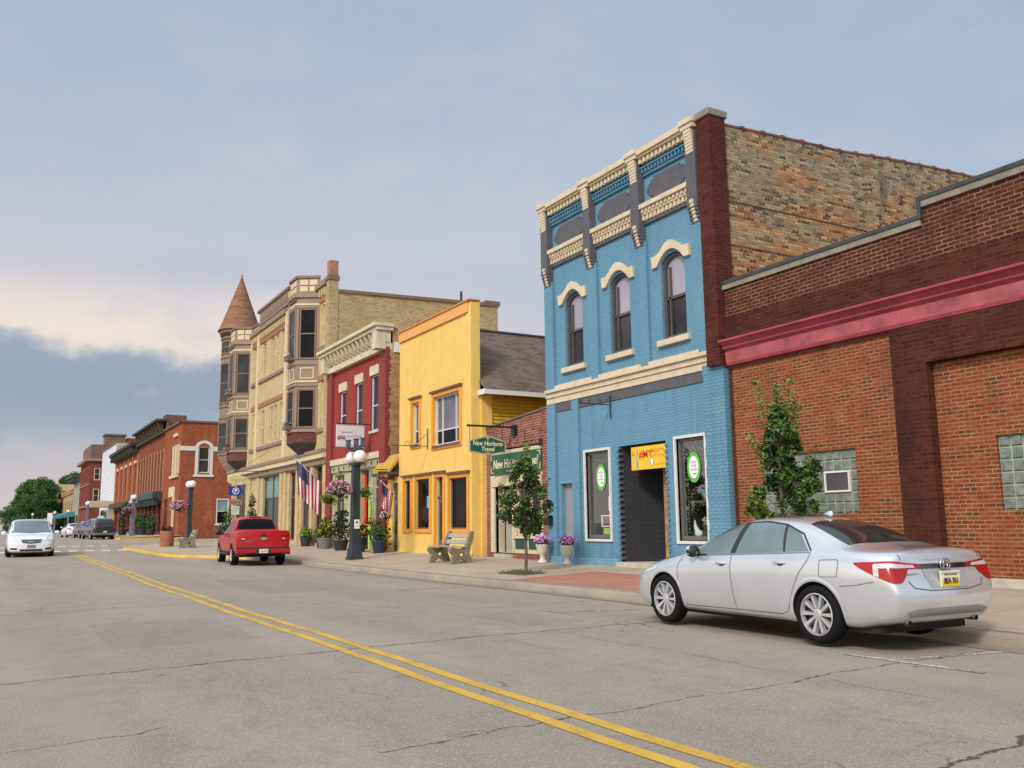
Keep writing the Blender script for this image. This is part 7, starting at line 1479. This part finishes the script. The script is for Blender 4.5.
small_car('silver_car', 'pale car at the far left end of the street', 'car', (-.9, 140, road_z(140)), rad(180), 4.7, 1.5, 1.84, M_silver, 'sedan', None)
# ================================================================== STREET FURNITURE
M_lamp = pm('lamp_post_paint', (.028, .036, .048), .45, .12); M_globe = pm('opal_globe', (.80, .77, .72), .25, .03, 3); M_lpg = pm('lamp_post_grey', (.12, .16, .21), .5, .12)
M_conc = pm('bench_concrete', (.225, .20, .13), .9, .22, 9, .5, bscale=60); M_slat = pm('weathered_slat', (.34, .31, .27), .85, .2, 14, .2)
L_fol = leafm('pot_leaf', [(.015, .04, .01), (.04, .10, .02), (.08, .17, .03)], 3); L_lime = leafm('lime_leaf', [(.08, .17, .02), (.20, .32, .03)], 3); L_dk = leafm('dark_leaf', [(.01, .018, .01), (.03, .05, .02)], 3)
P_pink = leafm('petal_pink', [(.22, .04, .10), (.50, .14, .26), (.66, .40, .50), (.72, .62, .66)], 9); P_wht = leafm('petal_white2', [(.55, .5, .5), (.75, .72, .7)], 5); P_yel = leafm('petal_yellow', [(.62, .36, .02), (.75, .55, .05)], 5); P_mag = leafm('petal_magenta', [(.42, .10, .42), (.62, .28, .58), (.72, .45, .66)], 6); P_red = leafm('petal_red2', [(.35, .02, .03), (.55, .06, .06)], 5)
def street_lamp(x, y, z, lab, mat=None, both=True, sc_=1.0, rot=0):
    m = mat or M_lamp; s = thing('street_lamp', lab, 'street lamp', (x, y, z), 'globe lamps along the pavement', rot if rot else rad(92), local=True)
    o = MB()
    def sq(h0, h1, a, b): o.hexa([(-a, -a, h0), (a, -a, h0), (a, a, h0), (-a, a, h0), (-b, -b, h1), (b, -b, h1), (b, b, h1), (-b, b, h1)])
    sq(-.05, .07, .26, .26); sq(.07, .62, .235, .155); sq(.62, .68, .175, .165); bs = o.build('base', m, s, local=True, bevel=.012)
    o = MB(); o.hexa([(-.15, -.15, .68), (.15, -.15, .68), (.15, .15, .68), (-.15, .15, .68), (-.13, -.13, 3.35), (.13, -.13, 3.35), (.13, .13, 3.35), (-.13, .13, 3.35)]); o.box(-.16, .16, -.16, .16, 3.35, 3.43); o.build('post', m, s, local=True, bevel=.01)
    o = MB(); o.tube([(-.40, 0, 3.42), (-.40, 0, 3.40), (.40, 0, 3.40), (.40, 0, 3.42)], .035, 8); o.lathe([(.05, 3.43), (.04, 3.9), (.09, 3.92), (.07, 3.98), (0, 4.0)], (0, 0, 0), 10); o.build('cross_arm', m, s, local=True)
    for i, sx_ in enumerate((-1, 1)):
        g = MB(); g.ball((sx_ * .40, 0, 3.68), .235, 22, 16); gb = g.build('globe', M_globe, s, smooth=True, local=True)
        o = MB(); o.lathe([(.11, 3.42), (.13, 3.46), (.12, 3.48)], (sx_ * .40, 0, 0), 12); o.lathe([(.09, 3.915), (.09, 3.98), (.03, 3.99), (.04, 4.05), (0, 4.1)], (sx_ * .40, 0, 0), 10)
        o.build('globe_cap', m, gb, local=True)
    return s
zl = side_z(11.35, 31.2)
street_lamp(11.45, 31.4, zl, rot=rad(90), lab='dark square street lamp with two white globes and a small taped notice')
# little fixtures on the lamp head, and its notice
s = thing('loudspeaker_cluster', 'three small grey box fixtures clustered on top of the near street lamp', 'fixture', (11.45, 31.4, zl + 4.0)); o = MB()
for i, (dx, h) in enumerate(((-.30, .30), (0, .36), (.26, .40))):
    o.box(11.45 + dx - .07, 11.45 + dx + .07, 31.33, 31.47, zl + 4.0 + .03 * i, zl + 3.96 + h); o.box(11.45 + dx - .09, 11.45 + dx + .09, 31.31, 31.49, zl + 4.10, zl + 4.13); o.box(11.45 + dx - .09, 11.45 + dx + .09, 31.31, 31.49, zl + 3.962 + h, zl + 4.0 + h)
o.box(11.1, 11.8, 31.37, 31.43, zl + 3.93, zl + 4.0); o.build('box', pm('fixture_slate', (.09, .10, .13), .5, .3, 9), s)
s = thing('notice', 'small white notice taped to the near lamp post', 'notice', (11.45, 31.27, zl + 1.2)); FN = FY(31.235); o = MB(); o.fbox(FN, 11.36, 11.56, zl + 1.10, zl + 1.42, .003, .008); o.build('sheet', M_paper, s); o = MB(); o.fbox(FN, 11.42, 11.50, zl + 1.28, zl + 1.37, .009, .011); o.build('picture', pm('ink_grey', (.10, .10, .11), .6, 0), s); strokes(s, FN, 11.39, 11.53, zl + 1.17, .03, .009, pm('ink_grey', (.1, .1, .1), .6, 0), seed=2)
street_lamp(11.0, 60.5, side_z(11, 60.5), 'dark street lamp with white globes on the corner, a dark flower basket hung beside it', sc_=1)
street_lamp(11.75, 93, .72, 'grey blue street lamp with white globes beyond the side street', M_lpg)
street_lamp(9.9, 118, .78, 'pale street lamp in front of the white building', M_lpg)
street_lamp(11.6, 174, .85, 'slim street lamp in front of the dark red tower building', M_lpg)
for x, y, lab in ((10.3, 188, 'street lamp globe beside the teal awning'), (7.6, 214, 'small distant street lamp in front of the dark foliage, right of two'), (6.9, 250, 'small distant street lamp in front of the dark foliage, left of two')): street_lamp(x, y, road_z(y) + .16, lab, M_lpg)
# hanging baskets
def basket(x, y, z, r, petals, leaf, lab, cat='hanging basket', chain=None, np_=220, drop=1.0):
    s = thing('hanging_basket', lab, cat, (x, y, z)); random.seed(int(x * 100 + y)); o = MB(); o.lathe([(r * .15, z - r * .55), (r * .5, z - r * .35), (r * .62, z)], (x, y, 0), 12); o.build('basket', L_dk, s)
    o = MB(); o.leaves([((x, y, z), (r, r, r * .62)), ((x + r * .3, y - .1, z - r * .45 * drop), (r * .5, r * .5, r * .5 * drop))], np_, r * .24); o.build('foliage', leaf, s)
    if petals:
        o = MB()
        for _ in range(np_):
            th, ph = random.uniform(0, 6.283), random.uniform(-.5, 1.45); q = Vector((x + r * .98 * math.cos(th) * math.cos(ph), y + r * .98 * math.sin(th) * math.cos(ph), z + r * .66 * math.sin(ph)))
            o.leaves([(q, (.03, .03, .03))], 3, r * .16, asp=.9)
        o.build('flowers', petals, s)
    if chain: o = MB(); [o.tube([chain, (x + dx, y, z + r * .3)], .008, 4) for dx in (-r * .4, r * .4)]; o.build('hanger', M_iron, s)
    return s
basket(10.85, 31.4, zl + 2.5, .46, P_pink, L_fol, 'big round basket of pink and white petunias hanging on the near lamp post', chain=(10.87, 31.4, zl + 3.12), np_=330)
o = MB(); o.tube([(11.4, 31.4, zl + 3.14), (10.8, 31.4, zl + 3.14)], .02, 5); s = thing('basket_arm', 'iron arm carrying the petunia basket on the near lamp post', 'bracket', (11.4, 31.4, zl + 3.14)); o.build('bar', M_iron, s)
basket(10.3, 60.5, side_z(10.3, 60.5) + 2.3, .55, P_pink, L_dk, 'dark basket with pink flowers hanging on the corner lamp post', np_=200)
basket(13.3, 35.5, 2.85, .42, None, L_lime, 'bright green fern basket to the right of the near lamp post', np_=300)
basket(13.6, 40.9, 2.75, .48, None, L_lime, 'green basket hanging in front of the red pilaster', np_=300)
basket(13.75, 37.6, 4.2, .40, P_yel, L_fol, 'basket of yellow flowers high by the red shop door', np_=160)
basket(14.0, 34.7, 1.85, .28, P_wht, L_dk, 'small basket with white blooms by the plum door of the yellow shop', np_=90)
basket(13.9, 36.35, 1.6, .27, P_red, L_dk, 'small dark basket with a few red flowers under the flag', np_=90)
basket(11.3, 93, 3.1, .6, P_pink, L_dk, 'pink flower basket on the grey blue lamp beyond the side street', np_=100)
# planters in front of the red shop
def planter(name, x, y, rr, h, mat, lab, blobs, leaf, petals=None, prof=None, nl=260, lsz=.16, cat='planter'):
    z = side_z(x, y); s = thing(name, lab, cat, (x, y, z)); random.seed(int(x * 91 + y * 7)); o = MB()
    P = prof or [(0, 0), (rr * .72, 0), (rr * .98, h * .85), (rr * 1.05, h * .87), (rr * 1.05, h), (rr * .9, h), (rr * .9, h * .9), (0, h * .9)]
    o.lathe([(r_, z + q) for r_, q in P], (x, y, 0), 20); o.build('pot', mat, s, smooth=False)
    o = MB(); o.leaves([((x + a, y + b, z + c_), r_) for a, b, c_, r_ in blobs], nl, lsz, .2); o.build('foliage', leaf, s)
    if petals: o = MB(); o.leaves([((x + a, y + b, z + c_ + .05), (r_[0] * 1.05, r_[1] * 1.05, r_[2] * 1.05)) for a, b, c_, r_ in blobs], int(nl * .5), lsz * .6, asp=.9); o.build('flowers', petals, s)
    return s
M_pg = pm('pot_green_grey', (.15, .17, .13), .6, .15, 8); M_pt = pm('pot_teal', (.012, .06, .07), .35, .15, 6); M_pd = pm('pot_dark', (.03, .028, .03), .6, .15); M_pb = pm('pot_blue', (.015, .03, .075), .4, .15); M_terra = pm('barrel_terracotta', (.30, .115, .055), .8, .16, 4)
planter('flower_pot', 13.6, 41.3, .36, .5, M_pg, 'grey green pot of yellow flowers beside the red pilaster', [(0, 0, .85, (.5, .5, .35)), (0, 0, 1.2, (.35, .35, .3))], L_fol, P_yel)
planter('flower_pot', 13.9, 42.6, .32, .5, M_pd, 'small dark pot left of the grey green one', [(0, 0, .7, (.4, .4, .3))], L_fol)
planter('flower_pot', 13.5, 38.8, .34, .45, M_pd, 'dark pot holding a tall purple black bush', [(0, 0, .9, (.5, .5, .5)), (0, 0, 1.45, (.38, .38, .4))], L_dk, None, nl=420)
planter('flower_pot', 13.4, 36.3, .36, .60, M_pt, 'large teal glazed pot with yellow flowers right of the lamp post', [(0, 0, .88, (.5, .5, .33))], L_dk, P_yel, nl=320)
planter('flower_pot', 13.6, 34.5, .30, .5, M_pb, 'dark blue pot with trailing plants by the yellow wall', [(0, 0, .9, (.45, .45, .4)), (.2, -.1, .5, (.3, .3, .4))], L_fol, None)
planter('flower_pot', 13.8, 35.3, .28, .42, pm('pot_ochre', (.42, .28, .08), .6, .15), 'small ochre pot left of the dark blue one', [(0, 0, .7, (.35, .35, .35))], L_fol, None)
planter('flower_pot', 14.0, 45.6, .3, .45, M_pd, 'small dark pot below the near oriel', [(0, 0, .65, (.35, .35, .3))], L_lime)
planter('potted_tree', 13.4, 54.3, .3, .5, M_pd, 'thin potted evergreen seen over the red pickup roof', [(0, 0, .9, (.32, .32, .4)), (0, 0, 1.6, (.3, .3, .5)), (0, 0, 2.4, (.22, .22, .5))], L_dk, None, nl=420, cat='potted tree')
planter('potted_tree', 13.5, 61.3, .3, .5, M_pd, 'leafy potted shrub at the corner of the turret building', [(0, 0, .9, (.5, .5, .5)), (.1, 0, 1.6, (.4, .4, .5))], L_fol, None, nl=420, cat='potted tree')
bar_p = [(0, 0), (.37, 0), (.39, .45), (.38, .86), (.35, .86), (.34, .8), (0, .8)]
for x, y, lab in ((8.75, 54.6, 'terracotta coloured barrel planter on the corner of the yellow kerb'), (10.2, 97, 'terracotta barrel planter beyond the zebra crossing, near the black pickup')): planter('barrel_planter', x, y, .4, .86, M_terra, lab, [(0, 0, .98, (.36, .36, .16))], L_dk, P_red, bar_p, nl=160, lsz=.12)
def zpl(x, y): return road_z(y) + .15 + .02 * (x - 7)
for x, y, r, h, lf, lab in ((11.7, 100, .55, 3.0, L_dk, 'tall dark potted tree in front of the white canopy'), (13.1, 100, .6, 1.6, L_fol, 'left green potted shrub in front of the green storefront'), (13.2, 97, .6, 1.5, L_fol, 'right green potted shrub in front of the green storefront'), (13.3, 92.5, .5, 1.4, L_fol, 'green potted shrub beside the corner brick building front')):
    z = zpl(x, y); s = thing('potted_tree', lab, 'potted tree', (x, y, z)); o = MB(); o.lathe([(0, z), (.35, z), (.45, z + .6), (.35, z + .6), (0, z + .55)], (x, y, 0), 14); o.build('pot', M_pd, s)
    random.seed(int(x * 17 + y)); o = MB(); o.leaves([((x, y, z + .6 + h * .3), (r, r, h * .35)), ((x + .1, y, z + .6 + h * .7), (r * .8, r * .8, h * .3))], 500, .2); o.build('foliage', lf, s)
    o = MB(); o.tube([(x, y, z + .5), (x, y, z + .6 + h * .7)], .04, 5); o.build('stem', BARK, s)
# urns of pink flowers
for x, y, lab in ((14.05, 22.75, 'white footed urn of purple pink flowers by the left corner of the blue shop'), (14.0, 21.35, 'white footed urn of purple pink flowers by the mauve door of the blue shop')):
    z = side_z(x, y); s = thing('flower_urn', lab, 'urn', (x, y, z), 'urns by the blue shop'); o = MB()
    o.lathe([(0, z), (.15, z), (.15, z + .05), (.09, z + .09), (.06, z + .18), (.10, z + .24), (.165, z + .34), (.175, z + .46), (.20, z + .52), (.20, z + .54), (.16, z + .54), (0, z + .5)], (x, y, 0), 24); o.build('urn', pm('urn_stone', (.55, .52, .45), .7, .12, 10, .1), s, smooth=True)
    random.seed(int(y * 10)); o = MB(); o.leaves([((x, y, z + .60), (.24, .24, .13))], 120, .10); o.build('foliage', L_fol, s); o = MB(); o.leaves([((x, y, z + .67), (.27, .27, .13))], 330, .075, asp=.95); o.build('flowers', P_mag, s)
# benches: two cast concrete ends with a diamond hole, three back slats, three seat slats
def bench(x, y, z, lab, rot=0, lean=0):
    s = thing('park_bench', lab, 'bench', (x, y, z), 'concrete and slat benches', rot, local=True)
    out = [(-.36, 0), (-.18, 0), (-.14, .06), (.0, .13), (.14, .06), (.18, 0), (.40, 0), (.36, .14), (.30, .30), (.34, .48), (.44, .74), (.47, .92), (.42, .99), (.33, .95), (.24, .72), (.14, .50), (.02, .44), (-.20, .46), (-.36, .49), (-.43, .43), (-.40, .34), (-.30, .26), (-.33, .12)]
    hole = [(-.06, .25), (.03, .17), (.12, .25), (.03, .34)]
    for yy in (-.68, .68):
        bm = bmesh.new(); F_ = Fac((0, yy, 0), (1, 0, 0), (0, -1, 0))
        def loop(pts, d): return [bm.verts.new(F_.p(u, w, d)) for u, w in pts]
        rings = []
        for d in (-.06, .06):
            a, h = loop(out, d), loop(hole, d); es = [bm.edges.new((r[i], r[(i + 1) % len(r)])) for r in (a, h) for i in range(len(r))]
            bmesh.ops.triangle_fill(bm, edges=es, use_beauty=True); rings.append((a, h))
        for k in (0, 1):
            A, B_ = rings[0][k], rings[1][k]
            for i in range(len(A)): bm.faces.new((A[i], A[(i + 1) % len(A)], B_[(i + 1) % len(A)], B_[i]))
        bmesh.ops.recalc_face_normals(bm, faces=bm.faces); me = bpy.data.meshes.new('bench_end'); bm.to_mesh(me); bm.free(); me.materials.append(M_conc)
        o = bpy.data.objects.new('bench_end', me); COL.objects.link(o); o.parent = s; ORG[o] = Vector((0, 0, 0)); b = o.modifiers.new('bevel', 'BEVEL'); b.width = .015; b.segments = 2; b.limit_method = 'ANGLE'
    for u0, u1, w in ((-.36, -.22, .50), (-.19, -.05, .485), (-.02, .10, .475)): o = MB(); o.box(u0, u1, -.78, .78, w, w + .035); o.build('seat_slat', M_slat, s, local=True, bevel=.004)
    for u, w in ((.215, .58), (.30, .78)):
        o = MB(); o.hexa([(u, -.72, w), (u + .04, -.72, w - .012), (u + .04, .72, w - .012), (u, .72, w), (u + .055, -.72, w + .13), (u + .095, -.72, w + .118), (u + .095, .72, w + .118), (u + .055, .72, w + .13)]); o.build('back_slat', M_slat, s, local=True, bevel=.004)
    return s
bench(12.62, 26.0, side_z(12.62, 26.0) , 'weathered concrete and slat bench facing the street in front of the yellow building', rad(4))
bench(9.3, 51.5, side_z(9.3, 51.5), 'small distant concrete bench on the corner near the terracotta barrel', rad(-4))
# flags
M_fr = pm('flag_red', (.42, .03, .05), .8, .1, 6); M_fw = pm('flag_white', (.68, .66, .68), .8, .06, 6); M_fb = pm('flag_navy', (.035, .04, .12), .8, .1, 6)
def flag(root_pt, tip, hoist, fly, lab, seed, droop):
    s = thing('flag', lab, 'flag', root_pt); root_pt, tip = Vector(root_pt), Vector(tip); o = MB(); o.tube([root_pt, tip], .022, 6); o.ball(tip, .04, 8, 6); o.build('pole', pm('pole_white', (.55, .54, .52), .4, .05), s, smooth=True)
    d = (root_pt - tip).normalized(); NX, NY = 27, 26; rows = []
    for j in range(NY + 1):       # j runs down the hoist stripes, i out along the fly
        row = []
        for i in range(NX + 1):
            a = i / NX; b = j / NY; base = tip + d * (.05 + hoist * b)
            off = Vector((droop[0] * a, droop[1] * a, -fly * a)); wv = .035 * math.sin(b * 9 + a * 4 + seed) * (.3 + a) + .03 * math.sin(b * 17 + seed)
            row.append(base + off + Vector((wv * .5 - d.x * hoist * b * .12 * a, wv * 1.6, 0)))
        rows.append(row)
    o = MB()
    for j in range(NY):
        for i in range(NX):
            st_ = j // 2; canton = i < NX * .42 and st_ < 7; star = canton and (i % 2 == 1) and (j % 2 == 1)
            o.mat(2 if canton else (0 if st_ % 2 == 0 else 1)); q = [rows[j][i], rows[j][i + 1], rows[j + 1][i + 1], rows[j + 1][i]]; o.poly(*q)
            if star:
                c_ = sum(q, Vector()) / 4
                for e in (.006, -.006): o.mat(1); o.poly(*[c_ + (p - c_) * .42 + Vector((0, e, 0)) for p in q])
    o.build('cloth', [M_fr, M_fw, M_fb], s, smooth=True)
flag((14.45, 44.3, 3.5), (13.0, 44.3, 4.78), 1.7, 1.7, 'large American flag hanging from a slanting white pole on the tan building', 1, (.12, -.05))
flag((14.35, 34.55, 2.62), (13.62, 34.4, 3.22), .72, .95, 'smaller American flag hanging furled beside the yellow wall', 4, (-.05, -.03))
# parking sign post at the corner behind the pickup
zc = side_z(10.6, 52.2); FS = FY(52.2)
s = thing('sign_post', 'steel post with a blue parking arrow and smaller signs, behind the red pickup', 'sign post', (11.9, 52.2, zc)); XC = 11.95
o = MB(); o.tube([(XC, 52.25, zc), (XC, 52.25, zc + 3.6)], .035, 6); o.build('post', pm('galvanised', (.32, .33, .33), .5, .1, metal=.4), s)
o = MB(); o.fpoly(FS, [(XC - .42, zc + 2.78), (XC + .18, zc + 2.78), (XC + .45, zc + 3.04), (XC + .18, zc + 3.30), (XC - .42, zc + 3.30)], .0, .02); pa = o.build('arrow_panel', pm('sign_blue', (.012, .045, .30), .4, .08), s)
o = MB(); cx, cz = XC - .02, zc + 3.04
for k in range(20):
    a, b_ = k * 6.28319 / 20, (k + 1) * 6.28319 / 20; P = FS.p; o.add([P(cx + .19 * math.cos(a), cz + .19 * math.sin(a), .024), P(cx + .19 * math.cos(b_), cz + .19 * math.sin(b_), .024), P(cx + .15 * math.cos(b_), cz + .15 * math.sin(b_), .024), P(cx + .15 * math.cos(a), cz + .15 * math.sin(a), .024)], [(0, 1, 2, 3)])
o.build('ring', M_paper, pa); text_part('P', FS, cx, cz - .10, .29, .024, M_paper, pa, bold=.01)
o = MB(); o.fpoly(FS, [(XC - .36, zc + 2.26), (XC + .36, zc + 2.26), (XC + .36, zc + 2.46), (XC + .2, zc + 2.58), (XC - .2, zc + 2.58), (XC - .36, zc + 2.46)], 0, .02); bp = o.build('brown_panel', pm('sign_taupe', (.30, .20, .15), .6, .1), s); strokes(bp, FS, XC - .25, XC + .28, zc + 2.36, .10, .022, pm('sign_dark', (.08, .05, .04), .6, 0), seed=7)
o = MB(); o.fbox(FS, XC - .22, XC + .22, zc + 1.72, zc + 2.2, 0, .02); wp = o.build('white_panel', pm('sign_pale_green', (.50, .58, .55), .5, .05), s); strokes(wp, FS, XC - .15, XC + .16, zc + 2.03, .08, .022, pm('sign_ink_green', (.05, .2, .12), .6, 0), seed=8); strokes(wp, FS, XC - .15, XC + .16, zc + 1.86, .08, .022, pm('sign_ink_green', (.05, .2, .12), .6, 0), seed=9)
# oval sign on a curled bracket
FS = FY(54.5); s = thing('oval_sign', 'pale oval sign on a scrolled bracket above the blue parking arrow', 'sign', (12.7, 54.5, 4.2)); cx, cz = 12.55, 4.20
o = MB(); o.fpoly(FS, [(cx + .62 * math.cos(a), cz + .29 * math.sin(a)) for a in [k * 6.28319 / 32 for k in range(32)]], -.03, .03); o.build('panel', pm('sign_straw', (.60, .52, .26), .5, .06), s); strokes(s, FS, cx - .38, cx + .40, cz - .04, .11, .032, pm('sign_bronze', (.36, .27, .10), .5, 0), seed=4)
o = MB(); o.tube([(14.45, 54.5, 4.75), (13.4, 54.5, 4.75), (12.3, 54.5, 4.72)], .02, 5); o.tube([(14.45, 54.5, 4.2), (13.9, 54.5, 4.4), (13.5, 54.5, 4.75)], .015, 5); o.tube([(cx - .25, 54.5, 4.72), (cx - .25, 54.5, 4.44)], .01, 4); o.tube([(cx + .25, 54.5, 4.72), (cx + .25, 54.5, 4.44)], .01, 4); o.tube([(14.4, 54.5, 6.0), (12.4, 54.5, 4.74)], .012, 4); o.build('iron_arm', M_iron, s)
# little things far along the pavement
s = thing('parasol', 'pink and white cafe flag by the green storefront', 'flag', (13.0, 103, .7)); o = MB(); o.tube([(13.0, 103, .7), (13.0, 103, 4.2)], .04, 5); o.build('pole', M_iron, s); o = MB(); o.lathe([(0, 4.9), (.3, 4.6), (.5, 4.1), (.45, 4.05)], (13.0, 103, 0), 10); o.build('cloth', pm('cloth_pink', (.60, .42, .44), .8, .25, 3), s)
s = thing('sandwich_board', 'white banner on the pavement beneath the pale canopy', 'sign', (11.6, 120, .8)); o = MB(); o.hexa([(11.2, 120, .9), (12.0, 120, .9), (12.0, 120.6, .9), (11.2, 120.6, .9), (11.25, 120.25, 3.0), (11.95, 120.25, 3.0), (11.95, 120.35, 3.0), (11.25, 120.35, 3.0)]); o.build('board', pm('banner_white', (.62, .60, .62), .7, .15, 2), s)
s = thing('street_sign', 'white sign on a post in front of the big tree', 'sign', (9.0, 178, .9)); o = MB(); o.tube([(9.0, 178, .9), (9.0, 178, 4.2)], .05, 5); o.build('post', M_iron, s); o = MB(); o.box(8.6, 9.4, 177.9, 177.95, 2.3, 4.3); o.build('panel', M_paper, s)
# a drain grate by the kerb
